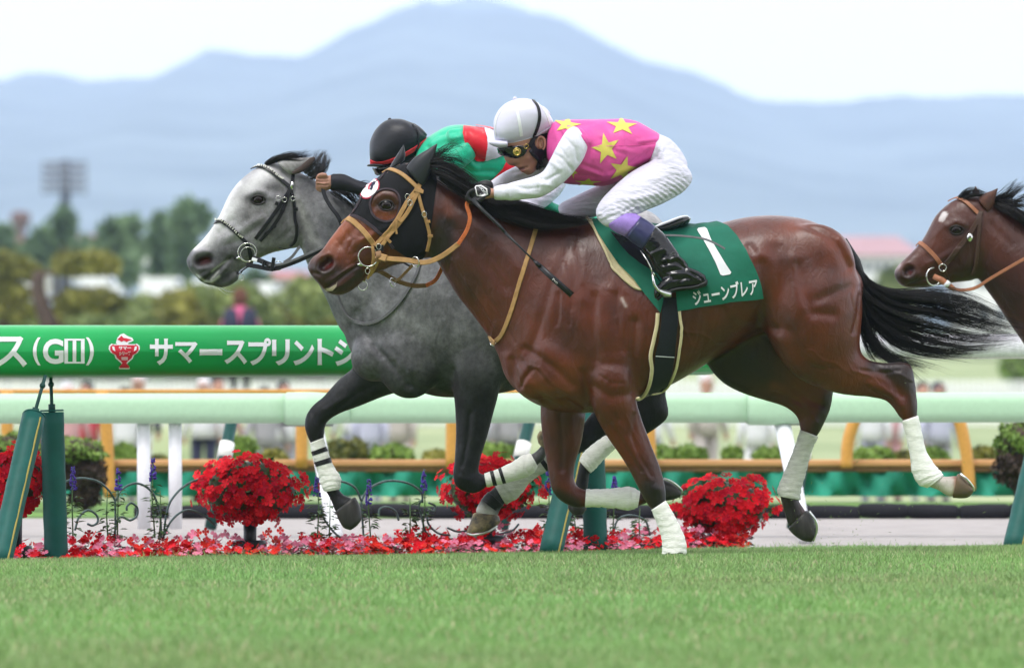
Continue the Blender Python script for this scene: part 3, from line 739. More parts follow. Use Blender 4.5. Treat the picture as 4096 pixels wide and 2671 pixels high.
def house(label, x0, x1, yr, ye, yb, Y, dep, wallm, roofm, cat='house', overhang=6, nw=4, grp=None, rows=1, inset_=.12):
    h = tag(empty('house', tuple(P((x0 + x1) / 2, yb, Y))), label, cat, grp); s = kx(Y)
    bx_px(MB(), x0, ye, x1, yb, Y, dep).build('wall', wallm, h, smooth=False)
    a, b = P(x0 - overhang, ye + 1, Y - .4), P(x1 + overhang, ye + 1, Y - .4); t1, t2 = P(x0 + (x1 - x0) * inset_, yr, Y), P(x1 - (x1 - x0) * inset_, yr, Y)
    V = [(a.x, Y - .4, a.z), (b.x, Y - .4, b.z), (b.x, Y + dep + .4, b.z), (a.x, Y + dep + .4, a.z), (t1.x, Y + dep / 2, t1.z), (t2.x, Y + dep / 2, t2.z)]
    mk('roof', V, [(0, 1, 5, 4), (1, 2, 5), (2, 3, 4, 5), (3, 0, 4), (0, 3, 2, 1)], roofm, h, smooth=False)
    w0 = None
    for r in range(rows):
        for i in range(nw):
            x = x0 + (x1 - x0) * (i + .5) / nw; y = ye + (yb - ye) * (r + .45) / rows; hw = (x1 - x0) / nw * .24; hh = (yb - ye) / rows * .2
            bx_px(MB(), x - hw, y - hh, x + hw, y + hh, Y - .05, .1).build('window', M['window'], h, smooth=False)
    return h
house('low house with a rust red roof behind the left pine trees', 20, 160, 955, 1015, 1180, 330, 9, M['wall_cream'], M['roof_red'], nw=5)
house('grey white house with a dark ridge behind the round trees', 480, 640, 945, 975, 1120, 300, 9, M['wall_white'], M['brown_conc'], nw=4, rows=2)
house('house with faded red roof showing between the trees', 285, 400, 935, 985, 1130, 340, 9, M['wall_white'], M['roof_red'], nw=3)
house('pale house above the hedge behind the muzzle of the bay', 1040, 1230, 1080, 1110, 1200, 280, 9, M['wall_cream'], M['roof_red'], nw=4)
house('long white grandstand building with a faded pink red roof', 3190, 3690, 932, 1020, 1330, 300, 22, M['wall_white'], M['roof_pink'], cat='building', nw=14, rows=3, overhang=14, inset_=.10)
house('long pale flat building behind the dark brown horse', 3900, 4700, 1030, 1060, 1335, 290, 20, M['wall_white'], M['wall_cream'], cat='building', nw=12, rows=2, inset_=.02)
# white vans and marquees parked beyond the hedge
def van(px0, px1, py0, py1, Y, label):
    v = tag(empty('parked_van', tuple(P((px0 + px1) / 2, py1, Y))), label, 'van', 'white vans parked beyond the hedge'); s = kx(Y); w = (px1 - px0) * s; h = (py1 - py0) * s; c = P((px0 + px1) / 2, py1, Y)
    prof = [(-.5, .16), (-.5, .9), (-.46, 1.0), (.26, 1.0), (.36, .62), (.48, .5), (.5, .16)]
    V = [(c.x + a * w, Y, c.z + b * h) for a, b in prof] + [(c.x + a * w, Y + 2, c.z + b * h) for a, b in prof]; n = len(prof)
    mk('body', V, [tuple(range(n)), tuple(range(2 * n - 1, n - 1, -1))] + [(i, i + n, (i + 1) % n + n, (i + 1) % n) for i in range(n)], M['car_paint'], v, smooth=False)
    MB().box((c.x + .27 * w, Y - .02, c.z + .74 * h), (.12 * w, .05, .2 * h)).build('window', M['window'], v, smooth=False)
    for a in (-.3, .3): MB().tube([(c.x + a * w, Y - .03, c.z + .15 * h), (c.x + a * w, Y + .2, c.z + .15 * h)], .15 * h, 14).build('wheel', M['black_leather'], v)
van(320, 480, 1105, 1190, 175, 'white van parked left of the pine trunk behind the hedge'); van(560, 760, 1110, 1200, 180, 'longer white van in the middle of the parked row')
van(765, 960, 1118, 1200, 185, 'white van parked below the muzzle of the grey horse'); van(60, 150, 1105, 1170, 178, 'small white van between pine trunk and left edge'); van(1010, 1130, 1130, 1200, 182, 'white van half hidden behind the bay muzzle')
# trees
T_ = lambda *a, **k: plant('tree', 'tree', *a, group='trees on the skyline', **k)
T_('dark broad evergreen standing left of centre of the skyline trees', [px_blob(455,950,42,80,250),px_blob(430,1020,60,90,250),px_blob(490,1060,60,70,250),px_blob(400,1090,50,60,250)], 250, M['tree_dark'], 1500, .55, [([(455,1250),(455,950)],[14,6])])
T_('slim tree with a small round top beside the broad evergreen', [px_blob(522,905,22,30,255),px_blob(515,960,26,50,255),px_blob(510,1040,34,60,255)], 255, M['tree_dark'], 600, .5, [([(515,1200),(520,900)],[8,4])])
T_('narrow tree with two tufts near the white house', [px_blob(636,890,18,26,240),px_blob(634,990,32,48,240),px_blob(640,1050,20,60,240)], 240, M['tree_dark'], 550, .5, [([(640,1200),(636,890)],[8,3])])
T_('tall loose tree in front of the muzzle of the grey horse', [px_blob(765,865,48,34,235),px_blob(715,900,26,20,235),px_blob(790,880,30,22,235),px_blob(740,980,34,60,235),px_blob(745,1060,40,70,235)], 235, M['tree_dark'], 1100, .5, [([(745,1220),(748,870)],[9,4]),([(748,980),(700,900)],[4,2]),([(748,960),(800,880)],[4,2])])
T_('small dark tree beside the floodlight pole', [px_blob(250,890,24,36,260),px_blob(250,930,30,30,260)], 260, M['tree_dark'], 400, .5, [([(250,1180),(250,890)],[8,4])])
T_('round grey green tree behind the pines', [px_blob(200,1000,90,60,280),px_blob(300,1010,80,60,280),px_blob(130,1030,60,50,280)], 280, M['tree_dark'], 1200, .6, [([(220,1180),(220,1000)],[14,8])])
T_('tree cut by the left edge of the skyline', [px_blob(10,960,34,50,270),px_blob(-30,1000,60,70,270)], 270, M['tree_dark'], 600, .55, [([(-10,1180),(-10,980)],[12,6])])
T_('small tree between the chins of the two horses', [px_blob(1015,1130,26,22,230),px_blob(1000,1160,30,20,230)], 230, M['tree_dark'], 300, .5, [([(1010,1240),(1010,1130)],[6,3])])
T_('pale tree in front of the long white building', [px_blob(3560,1150,60,90,240),px_blob(3520,1220,60,70,240),px_blob(3600,1240,50,80,240)], 240, M['hedge'], 800, .5, [([(3560,1330),(3560,1150)],[10,5])])
for x, w, h, l in ((-700,200,190,'broad tree far outside the left edge of the view'),(-420,150,160,'second tree outside the left edge of the view'),(-200,120,150,'bushy tree just outside the left edge of the view'),(1900,160,110,'low tree behind the bodies of the two horses'),(4300,120,190,'tree just beyond the right edge of the view'),(4600,180,220,'taller tree further beyond the right edge of the view')):
    plant('tree', 'tree', l, [px_blob(x,1240-h*.4,w,h*.6,245),px_blob(x+w*.5,1250-h*.3,w*.7,h*.5,245)], 245, M['tree_dark'], 500, .6, group='trees on the skyline')
for k_, (x, w, h) in enumerate(((-1100,220,200),(-1600,260,170),(-2200,240,230),(-2900,300,190),(-3600,300,210),(4950,220,200),(5400,260,240),(6000,260,190),(6700,300,230))):
    plant('tree', 'tree', ['first','second','third','fourth','fifth'][k_ % 5] + (' broad tree away beyond the left edge of the view' if x < 0 else ' broad tree away beyond the right edge of the view'), [px_blob(x,1240-h*.4,w,h*.6,245),px_blob(x+w*.6,1260-h*.3,w*.7,h*.5,245),px_blob(x-w*.6,1260-h*.3,w*.6,h*.5,245)], 245, M['tree_dark'], 800, .9, group='trees on the skyline')
for k_, (x, l) in enumerate(((-700,'long clipped hedge beyond the left edge of the garden'),(5000,'long clipped hedge beyond the right edge of the garden'))):
    plant('hedge', 'hedge', l, [px_blob(x + (q * 330 if x > 0 else -q * 330), 1290, 190, 70, 118, .8) for q in range(9)], 118, M['hedge'], 3000, .22, group='rounded shrubs of the infield garden', core=.8)
# garden pines with layered pads, left
def pine(label, pads, trunk, Y): plant('pine_tree', 'pine tree', label, [px_blob(x, y, a, b, Y, .8) for x, y, a, b in pads], Y, M['pine'], 3200, .16, trunk, 'clipped garden pines', core=.7)
pine('clipped garden pine with layered cushions and a dark leaning trunk', [(340,1048,112,30),(270,1064,50,20),(420,1058,48,20),(350,1200,112,32),(285,1218,60,22),(430,1210,55,24)], [([(215,1340),(190,1280),(160,1200),(150,1140),(160,1085)],[46,38,32,30,26]),([(165,1210),(230,1190),(300,1160)],[14,10,6]),([(160,1095),(250,1085),(330,1070)],[12,8,5])], 100)
pine('clipped garden pine cut by the left edge of the photo', [(30,1065,80,45),(110,1085,50,18),(30,1170,80,28),(-60,1120,80,40),(60,1240,90,26)], [([(20,1340),(0,1200),(-10,1080)],[24,20,14])], 104)
# rounded shrubs of the infield garden
hs = [(40,1285,120,60),(170,1290,90,45),(420,1280,120,60),(560,1260,110,70),(700,1230,80,60),(640,1295,120,45),(800,1200,90,60),(870,1270,120,60),(960,1195,95,62),(1010,1260,110,60),(1080,1285,90,60),(1150,1230,70,55),(1240,1190,90,80),(1290,1260,100,70),(1350,1285,90,60),(1180,1290,80,50),(745,1300,90,40),(330,1300,80,35)]
hl = ['rounded shrub','loose olive shrub','clipped shrub']
for i, (x, y, a, b) in enumerate(hs):
    where = ['at the left edge under the pine','under the leaning pine trunk','right of the pine trunk','beyond the pine, below the vans','left of the grey horse chin','low in the row left of centre','below the grey horse nostril','under the vans and the grey chin','behind the woman in the dark jacket','just left of the woman in the dark jacket','right of the woman in the dark jacket','below the small tree between the chins','below the bay lip, tallest of the row','under the bay lip','against the chest of the grey horse','low behind the banner under the bay muzzle','low behind the banner left of the woman','low behind the banner by the pine'][i]
    plant('shrub', 'shrub', '%s %s' % (hl[i % 3], where), [px_blob(x, y, a, b, 108 + (i % 4) * 5, .9), px_blob(x + a * .4, y + b * .3, a * .7, b * .7, 108 + (i % 4) * 5, .9)], 108 + (i % 4) * 5, [M['hedge'], M['pine'], M['hedge']][i % 3], 900, .15, group='rounded shrubs of the infield garden', core=.8)
plant('hedge', 'hedge', 'long dark low hedge behind the white picket fence', [px_blob(x, 1475, 150, 48, 155, .3) for x in range(-300, 1500, 160)], 155, M['tree_dark'], 3500, .22, core=.9)
plant('hedge', 'clipped tree', 'dark clipped conical bush at the right edge on the olive lawn', [px_blob(4080,1480,80,70,158,.9),px_blob(4080,1440,60,60,158,.9)], 158, M['shrub_bright'], 900, .16, core=.9)
# low shrubs behind the wooden barrier
ls = [(500,1820,60,50,0),(640,1850,60,30,2),(960,1790,70,50,0),(1090,1830,50,35,2),(1360,1810,60,55,2),(1420,1800,50,50,2),(1570,1815,95,42,0),(1750,1830,60,35,2),(1980,1810,80,40,0),(2640,1815,90,36,0),(2760,1812,70,34,0),(2930,1820,40,38,0),(3070,1820,60,34,0),(3180,1820,50,30,2),(3500,1820,90,36,0),(3620,1830,60,28,2),(3730,1820,70,36,0),(3930,1815,50,34,2)]
for i, (x, y, a, b, k) in enumerate(ls):
    w = ['left, between the first orange posts','small, left of the white rail posts','behind the left red flower mound','right of the left red flower mound','dark, beside the far foreleg of the grey','dark, just right of the grey foreleg','between the forelegs of the grey','small, between the grey forelegs','behind the middle red flower mound','right of the near foreleg of the bay','under the girth of the bay','small, under the belly of the bay','behind the near white post','small, right of the slanted white post','between the hind legs of the bay, widest','small, between the hind legs','right of the near hind leg of the bay','small, near the right clipped bush'][i]
    plant('shrub', 'shrub', 'low yellow green shrub ' + w if k == 0 else 'low brownish shrub ' + w, [px_blob(x, y + 6, a, b, 21, .9)], 21, M['shrub_bright'] if k == 0 else M['pine'], 700, .035, group='low shrubs behind the wooden barrier', core=.8)
def topiary(label, pads, under, Y):
    r = plant('clipped_bush', 'bush', label, [px_blob(x, y, a, b, Y, .9) for x, y, a, b in pads], Y, M['shrub_bright'], 5200, .018, core=.86)
    V, Q = leaf_cloud(3500, ellip([px_blob(x, y, a, b, Y, .8) for x, y, a, b in under]), .02, nrg); arrmesh('bare_branches', V, Q, M['twig'], r, smooth=False)
    mb = MB(); [mb.ball(*px_blob(x, y, a * .85, b * .85, Y, .8), 12, 8) for x, y, a, b in under]; mb.build('bush_base', M['twig'], r)
topiary('low clipped bush with green top and bare brown sides at the left', [(230,1800,210,62),(100,1810,140,50),(60,1790,120,60)], [(300,1890,140,80),(340,1970,70,70),(200,1880,160,70)], 12.6)
topiary('low clipped bush with green top and bare brown sides at the right edge', [(4100,1760,120,90),(4180,1720,120,80)], [(4090,1860,120,90),(4150,1930,100,70)], 12.6)

# ------------------------------------------------------------------ white picket fence far behind
M['picket'] = mat('picket_white', (.72, .72, .74), .7, bump=0)
pf_ = tag(empty('picket_fence', (0, 150, -1.25)), 'long low white picket fence across the infield behind the spectators', 'fence')
for z in (-.35, -.95): MB().box((0, 150.05, z), (60, .05, .09)).build('fence_rail', M['picket'], pf_, smooth=False)
pk = MB().box((0, 0, 0), (.085, .03, 1.1)).build('picket', M['picket'], pf_, smooth=False); pk.matrix_parent_inverse = Matrix(); pk.location = (-16.5, -.02, .60)
for i in range(1, 250):
    o = pk.copy(); link(o, pf_); o.location = (-16.5 + i * .132, -.02, .60)

# ------------------------------------------------------------------ wooden barrier with green net
M['wood'] = mat('barrier_wood', (.52, .27, .12), .7, var=.12, scale=3, bump=.2, stretch=(.2, 1, 1)); M['orange_post'] = mat('orange_post', (.62, .30, .07), .55, var=.08, bump=0)
M['net'] = mat('green_net', (.015, .23, .15), .75, var=.18, scale=2.2, bump=.5, bscale=3, dist=.05, stretch=(1, 1, .3))
YB = 15.0
ba = tag(empty('barrier', tuple(P(2048, 1990, YB))), 'orange and brown wooden crowd barrier with green netting along its foot', 'barrier')
def railbox(name, y0, y1, Y, dep, m, par, x0=-3500, x1=7500):
    o = bx_px(MB(), x0, y0, x1, y1, Y, dep).build(name, m, par, smooth=False)
    mo = o.modifiers.new('b', 'BEVEL'); mo.width = min(.02, abs(y1 - y0) * kx(Y) * .3); mo.segments = 3; bake(o); return o
railbox('lower_board', 1838, 1866, YB, .10, M['wood'], ba); railbox('lower_board_face', 1866, 1888, YB + .02, .06, M['tan_dark'] if 'tan_dark' in M else M['wood'], ba); railbox('top_rail', 1557, 1574, YB + .1, .12, M['orange_post'], ba, -3500, 2450)
nn = 400; V = []; F = []
for i in range(nn):
    x = -3500 + 11000 * i / (nn - 1)
    for j, y in enumerate((1886, 1910, 1940, 1965, 1984)):
        p = P(x, y, YB); V.append((p.x, YB + .03 + .05 * math.sin(i * .8 + j * .5) * (1 + j * .15) + .03 * math.sin(i * 2.1 - j), p.z))
for i in range(nn - 1):
    for j in range(4): a = i * 5 + j; F.append((a, a + 5, a + 6, a + 1))
mk('net_panel', V, F, M['net'], ba)
for pts in ([(30,1560),(28,1700),(34,1850),(40,1990)],[(408,1560),(425,1700),(432,1830),(440,1990)],[(1208,1565),(1207,1700),(1206,1870)],[(1810,1565),(1808,1700),(1806,1870)],[(2450,1565),(2530,1590),(2585,1650),(2598,1740),(2600,1870)],[(3445,1640),(3420,1680),(3398,1740),(3388,1800),(3386,1870)],[(3790,1640),(3835,1680),(3860,1780),(3872,1870),(3878,1960)],[(4500,1690),(4510,1870)],[(-380,1565),(-370,1870)]):
    MB().tube([P(x, y, YB - .06) for x, y in [tuple(q) for q in crom(pts, 4)]], .042, 12).build('barrier_post', M['orange_post'], ba)

# ------------------------------------------------------------------ kerb of black segments
M['kerb'] = mat('kerb_rubber', (.010, .010, .014), .85, var=.25, scale=6, bump=.4)
kb = tag(empty('kerb', tuple(P(2400, 2070, 10.8))), 'low kerb of dark rounded rubber segments at the edge of the sand', 'kerb')
V_, F_ = tube_vf([(-.16, 0, 0), (-.15, 0, 0), (-.13, 0, 0), (0, 0, 0), (.13, 0, 0), (.15, 0, 0), (.16, 0, 0)], [.025, .038, .044, .047, .044, .038, .025], 14); ks = mk('kerb_segment', V_, F_, M['kerb'], kb); ks.matrix_parent_inverse = Matrix()
zz = P(0, 2047, 10.8).z - kb.location.z; x_ = P(640, 0, 10.8).x - kb.location.x; k_ = 0
while x_ < 9:
    o = ks if k_ == 0 else ks.copy()
    if k_: link(o, kb); o.matrix_parent_inverse = Matrix()
    o.location = (x_, 0, zz + rnd.uniform(-.006, .010)); o.scale = (1, 1, rnd.uniform(.92, 1.1)); o.rotation_euler = (0, rnd.uniform(-.03, .03), 0); x_ += rnd.uniform(.28, .32); k_ += 1

# ------------------------------------------------------------------ pale green outer rail on white posts
M['pale_green'] = mat('rail_pale_green', (.42, .64, .44), .45, var=.03, bump=.1, coat=0); M['post_white'] = mat('post_white', (.78, .78, .82), .4, var=.03, bump=0); M['rail_white'] = mat('rail_white', (.76, .74, .80), .35, bump=0, coat=.3)
YR = 7.5; rr_ = tag(empty('outer_rail', tuple(P(2048, 2110, YR))), 'pale green running rail on white posts beyond the sand', 'rail')
def prof_rail(name, prof, pts, m, par):
    V = []; F = []; n = len(prof)
    for i, p in enumerate(pts):
        t = (pts[min(i + 1, len(pts) - 1)] - pts[max(i - 1, 0)]); t.z = 0; t.normalize(); nrm = Vector((t.y, -t.x, 0))
        for a, b in prof: V.append(p + nrm * a + Vector((0, 0, b)))
    for i in range(len(pts) - 1):
        for k in range(n): F.append((i * n + k, i * n + (k + 1) % n, (i + 1) * n + (k + 1) % n, (i + 1) * n + k))
    F += [tuple(range(n))[::-1], tuple(range((len(pts) - 1) * n, len(pts) * n))]
    o = mk(name, V, F, m, par)
    bm = bmesh.new(); bm.from_mesh(o.data); bmesh.ops.recalc_face_normals(bm, faces=bm.faces[:]); bm.to_mesh(o.data); bm.free(); return o
def sup(w, h, e, n=28): return [(w * abs(math.cos(t)) ** (2 / e) * (1 if math.cos(t) >= 0 else -1), h * abs(math.sin(t)) ** (2 / e) * (1 if math.sin(t) >= 0 else -1)) for t in [2 * math.pi * (i + .5) / n for i in range(n)]]
zc = P(0, 1634, YR).z; prof_rail('rail_beam', sup(.09, .086, 3.2), [Vector((x, YR, zc + .0012 * (x + 3))) for x in (-12, -6, 0, 6, 12)], M['pale_green'], rr_)
for x0, x1 in ((1135, 1400), (2985, 3240)):
    a, b = P(x0, 1634, YR - .03), P(x1, 1634, YR - .03); pts = [Vector((a.x + (b.x - a.x) * t, YR - .035, a.z)) for t in (0, .06, .4, .9, 1)]
    sc_ = [.9, 1.0, 1.02, .9, .75]; V = []; F = []; pr = sup(.10, .094, 3.0); n = len(pr)
    for p, s in zip(pts, sc_): V += [(p.x, p.y - q[0] * s, p.z + q[1] * s) for q in pr]
    F = [(i * n + k, i * n + (k + 1) % n, (i + 1) * n + (k + 1) % n, (i + 1) * n + k) for i in range(4) for k in range(n)] + [tuple(range(n)), tuple(range(4 * n, 5 * n))]
    mk('rail_joint', V, F, M['pale_green'], rr_)
for pts, r in (([(574,1690),(576,2115)],.038),([(700,1690),(702,2115)],.038)): MB().tube([P(x, y, YR + .02) for x, y in pts], r, 16).build('rail_post', M['post_white'], rr_)
for (x0, y0, x1, y1) in ((1258,1690,1345,2150),(3128,1685,3222,2160),(-640,1690,-560,2150),(4990,1690,5080,2150)):
    a = P(x0, y0, YR); b = P(x1, y1, YR - .8)
    MB().tube([a, a.lerp(b, .5), b], [.048, .044, .042], 16).build('rail_brace', M['post_white'], rr_)
    MB().box(P(x0 - 30, y0 + 6, YR), (.30, .10, .025)).build('rail_bracket', M['tower_steel'], rr_, smooth=False)

# ------------------------------------------------------------------ inner rail with the green banner
M['banner'] = mat('banner_green', (.006, .36, .085), .42, var=.04, scale=3, bump=.25, bscale=4, dist=.01, coat=.1); M['print_white'] = mat('banner_print', (.80, .80, .84), .5, var=.01, bump=0)
M['pad_green'] = mat('pad_green', (.005, .085, .072), .6, var=.12, scale=9, bump=.4, bscale=18, dist=.006); M['rod_green'] = mat('rod_green', (.006, .055, .048), .5, bump=.2); M['rope_yellow'] = mat('rope_yellow', (.33, .27, .07), .8, bump=.4)
def fl(px, off=0.0, z=0.0):
    """point on the rail line that the photograph shows at column px"""
    lo, hi = -6.5, 6.5
    for _ in range(40):
        m_ = (lo + hi) / 2
        if m_ / kx(Yf(m_)) + 2048 < px: lo = m_
        else: hi = m_
    return Vector((lo, Yf(lo) + off, z))
ir = tag(empty('inner_rail', (0, Yf(0), 0)), 'white inner running rail carried on posts with thick dark green padding', 'rail')
prof_rail('rail_beam', sup(.07, .066, 2.6), [Vector((x, Yf(x), .963)) for x in [-6 + .5 * i for i in range(26)]], M['rail_white'], ir)
railpts = [Vector((x, Yf(x), .945)) for x in [-6 + .25 * i for i in range(29)]]
bprof = [(.0, .128), (.05, .126), (.095, .112), (.125, .088), (.138, .060), (.1405, .055), (.158, .004), (.158, -.004), (.148, -.062), (.135, -.088), (.105, -.112), (.06, -.124), (.0, -.128), (-.06, -.124), (-.11, -.10), (-.14, 0), (-.11, .10), (-.05, .126)]
bn = tag(empty('rail_banner', (-2, Yf(-2), .82)), 'green race banner sleeve on the near rail with white Japanese lettering and a red cup', 'banner')
bo = prof_rail('banner_sleeve', bprof, railpts, M['banner'], bn)
Sban = Surf([([v.co for v in bo.data.vertices], [p.vertices for p in bo.data.polygons])], 1.5)
for ch, x0, x1, y0, y1, bd in (('ス',-22,107,1346,1467,.022),('(',130,161,1350,1460,.02),('G',170,253,1356,1455,.03),('Ⅲ',256,337,1357,1453,.012),(')',342,374,1350,1460,.02),('サ',598,690,1355,1459,.03),('マ',700,789,1368,1452,.03),('ー',797,888,1396,1421,.02),('ス',896,987,1362,1456,.03),('プ',992,1083,1353,1460,.03),('リ',1086,1158,1358,1460,.03),('ン',1172,1255,1362,1460,.03),('ト',1268,1334,1356,1459,.03),('シ',1336,1428,1358,1462,.03)):
    text_on('banner_print', ch, Sban, [(x0,y0),(x1,y0),(x1,y1),(x0,y1)], M['print_white'], bn, off=.003, bold=bd, step=10)
for q in ((256,1356),(256,1446)): patch('banner_print', Sban, [(q[0],q[1]),(337,q[1]),(337,q[1]+7),(q[0],q[1]+7)], M['print_white'], bn, off=.0036, step=12)
M['cup_red'] = mat('cup_red', (.62, .02, .045), .5, bump=0)
cup = [(455,1381),(537,1381),(541,1378),(552,1386),(553,1399),(543,1412),(530,1419),(524,1432),(508,1445),(504,1452),(516,1464),(514,1470),(478,1470),(476,1464),(488,1452),(484,1445),(466,1430),(462,1419),(448,1411),(439,1399),(440,1386),(450,1378)]
def grow(poly, k):
    c = np.mean(poly, 0); return [tuple(c + (np.array(p) - c) * (1 + k / (np.linalg.norm(np.array(p) - c) + 1e-6))) for p in poly]
eb = patch('cup_backing', Sban, grow(cup, 6), M['print_white'], bn, off=.0025, step=8)
hb_ = [(462,1372),(468,1352),(480,1338),(494,1334),(508,1344),(528,1352),(533,1362),(524,1368),(512,1372),(512,1382),(474,1382)]; patch('cup_backing', Sban, hb_, M['print_white'], bn, off=.0028, step=8)
patch('cup_shape', Sban, cup, M['cup_red'], bn, off=.004, step=8); patch('cup_horse', Sban, [(467,1359),(478,1350),(484,1343),(492,1352),(506,1354),(526,1360),(512,1364),(506,1369),(494,1363),(484,1368),(476,1362)], M['cup_red'], bn, off=.004, step=8)
for hp in ([(446,1386),(455,1387),(459,1405),(449,1400)],[(546,1386),(537,1387),(533,1405),(543,1400)]): patch('cup_handle_gap', Sban, hp, M['print_white'], bn, off=.005, step=8)
for ch, x0, x1, y0, y1 in (('サマー',472,522,1386,1401),('シリーズ',474,520,1405,1420)): text_on('cup_print', ch, Sban, [(x0,y0),(x1,y0-1),(x1,y1-1),(x0,y1)], M['print_white'], bn, off=.006, bold=.03, step=12)
for y in (1428, 1435): patch('cup_band', Sban, [(483,y),(509,y),(509,y+3),(483,y+3)], M['print_white'], bn, off=.005, step=8)
def padded(px_top, py_top, px_bot, py_bot, off_t, off_b, r, stripe=False, rod=None, label=None):
    pb = fl(px_bot, off_b); Yb_ = pb.y; a = P(px_top, py_top, fl(px_bot).y + off_t); b = P(px_bot, py_bot, Yb_)
    n = 14; pts = [a.lerp(b, i / (n - 1)) for i in range(n)]
    pd = MB().tube([a + (a - b).normalized() * .0] + pts[1:], [r * (1 + .02 * math.sin(i * 2.3)) for i in range(n)], 24).build('post_padding', M['pad_green'], ir)
    MB().tube([a + (a - b).normalized() * .004, a + (a - b).normalized() * .012], [r * 1.02, r * .97], 24).build('padding_cap', M['pad_green'], ir)
    if rod:
        c = P(rod[0], rod[1], fl(px_bot).y + off_t * .3); d_ = (c - a); mb = MB().tube([a, a + d_ * .15, a + d_], [.011, .009, .009], 8); mb.ball(tuple(a + d_ * .75), .015, 8, 6); mb.tube([a, a + d_ * .22], .017, 10); mb.build('post_rod', M['rod_green'], ir)
    if stripe:
        q = [p + Vector((r * .62, -r * .80, 0)) for p in pts]; MB().tube(q, .006, 6).build('padding_lacing', M['rope_yellow'], ir)
    for k in (.35, .62):
        p = a.lerp(b, k); MB().tube([p, p + (b - a).normalized() * .003], r * 1.015, 24, cap=False).build('padding_seam', M['pad_green'], ir)
padded(208, 1648, 226, 2262, 0, 0, .0575, rod=(203, 1500)); padded(134, 1668, -2, 2260, -.02, -.5, .056, True, rod=(182, 1500))
padded(2366, 1660, 2384, 2222, 0, 0, .062, rod=(2362, 1450)); padded(2330, 1665, 2200, 2222, -.02, -.5, .060, True, rod=(2350, 1450))
padded(4215, 1660, 4232, 2205, 0, 0, .062, rod=(4210, 1450)); padded(4180, 1665, 4052, 2205, -.02, -.5, .060, True, rod=(4200, 1450))
# dark green far braces with a white band
for i, (x0, y0, x1, y1, lab) in enumerate(((935,1640,842,2110,'slanting dark green post with white band behind the left red flower mound'),(2130,1640,2010,2110,'slanting dark green post beyond the rail left of the bay foreleg'),(3240,1640,3170,2110,'slanting dark green post behind the far hind leg of the bay'))):
    r_ = tag(empty('slanted_post', tuple(P(x1, y1, 8.6))), lab, 'post'); a, b = P(x0, y0, 8.9), P(x1, y1, 8.6)
    MB().tube([a, b], .036, 16).build('post_shaft', M['rod_green'], r_); MB().tube([a.lerp(b, .28), a.lerp(b, .41)], .045, 16).build('white_band', M['bandage'] if 'bandage' in M else M['post_white'], r_)
# ------------------------------------------------------------------ spectators behind the barrier
def cloth_m(n, c): return mat(n, c, .8, var=.05, bump=0)
CL = {k: cloth_m('shirt_' + k, c) for k, c in dict(white=(.62,.62,.66), lilac=(.42,.42,.55), grey=(.30,.29,.32), beige=(.42,.38,.36), navy=(.02,.022,.05), pink=(.62,.12,.25), red=(.5,.05,.07), teal=(.08,.28,.24), dark=(.02,.02,.024), rose=(.5,.28,.30), hairbrown=(.10,.035,.02), skin=(.45,.25,.19)).items()}
def spectator(label, px, Y, zf, shirt, trousers, cap=None, hair='dark', h=1.62, turn=0.0, arms=.12, bag=None):
    s = kx(Y); X = (px - 2048) * s; t = tag(empty('person', (X, Y, zf)), label, 'spectator', 'spectators along the barrier'); k = h / 1.62
    def V3(x, y, z): return (X + (x * math.cos(turn) - y * math.sin(turn)) * k, Y + (x * math.sin(turn) + y * math.cos(turn)) * k, zf + z * k)
    def tb(mb, pts, r, n=12, flat=1): return mb.tube([V3(*p) for p in pts], [q * k for q in r], n, flat=flat)
    b = MB(); tb(b, [(0, 0, 1.30), (0, 0, 1.38), (0, -.01, 1.44), (0, -.015, 1.52), (0, -.01, 1.58), (0, 0, 1.62)], [.055, .055, .078, .086, .07, .02]); 
    for sg in (-1, 1): tb(b, [(0, 0, 1.33), (sg * .15, 0, 1.28), (sg * (.2 + arms * .5), -.01, 1.08), (sg * (.2 + arms), -.05, .90), (sg * (.2 + arms), -.06, .80)], [.05, .045, .035, .03, .03])
    b.ball(V3(0, -.095, 1.49), (.014 * k, .02 * k, .02 * k)); b.build('body', CL['skin'], t)
    m = MB(); tb(m, [(0, 0, .88), (0, 0, 1.0), (0, 0, 1.18), (0, 0, 1.30), (0, 0, 1.36)], [.17, .155, .18, .17, .06], 16)
    for sg in (-1, 1): tb(m, [(sg * .16, 0, 1.30), (sg * (.2 + arms * .5), -.01, 1.08), (sg * (.2 + arms), -.05, .88)], [.062, .05, .038])
    m.build('shirt', CL[shirt], t)
    m = MB(); tb(m, [(0, 0, .98), (0, 0, .86)], [.155, .165], 16)
    for sg in (-1, 1): tb(m, [(sg * .085, 0, .88), (sg * .095, -.01, .48), (sg * .10, 0, .06)], [.088, .065, .05])
    m.build('trousers', CL[trousers], t)
    m = MB()
    for sg in (-1, 1): m.ball(V3(sg * .10, -.04, .035), (.045 * k, .12 * k, .035 * k))
    m.build('shoes', CL['dark'], t)
    m = MB(); m.ball(V3(0, .018, 1.565), (.095 * k, .10 * k, .085 * k)); m.build('hair' if not cap else 'cap', CL[cap or hair], t)
    if cap: MB().ball(V3(0, -.085, 1.545), (.06 * k, .07 * k, .012 * k)).build('cap_brim', CL[cap], t)
spectator('woman with reddish hair, dark jacket and pink top standing above the banner', 960, 89, .10, 'pink', 'dark', hair='hairbrown', h=1.66)
jx = (960 - 2048) * kx(89); wj = [o for o in bpy.data.objects if o.get('label', '').startswith('woman with reddish')][0]
m_ = MB()
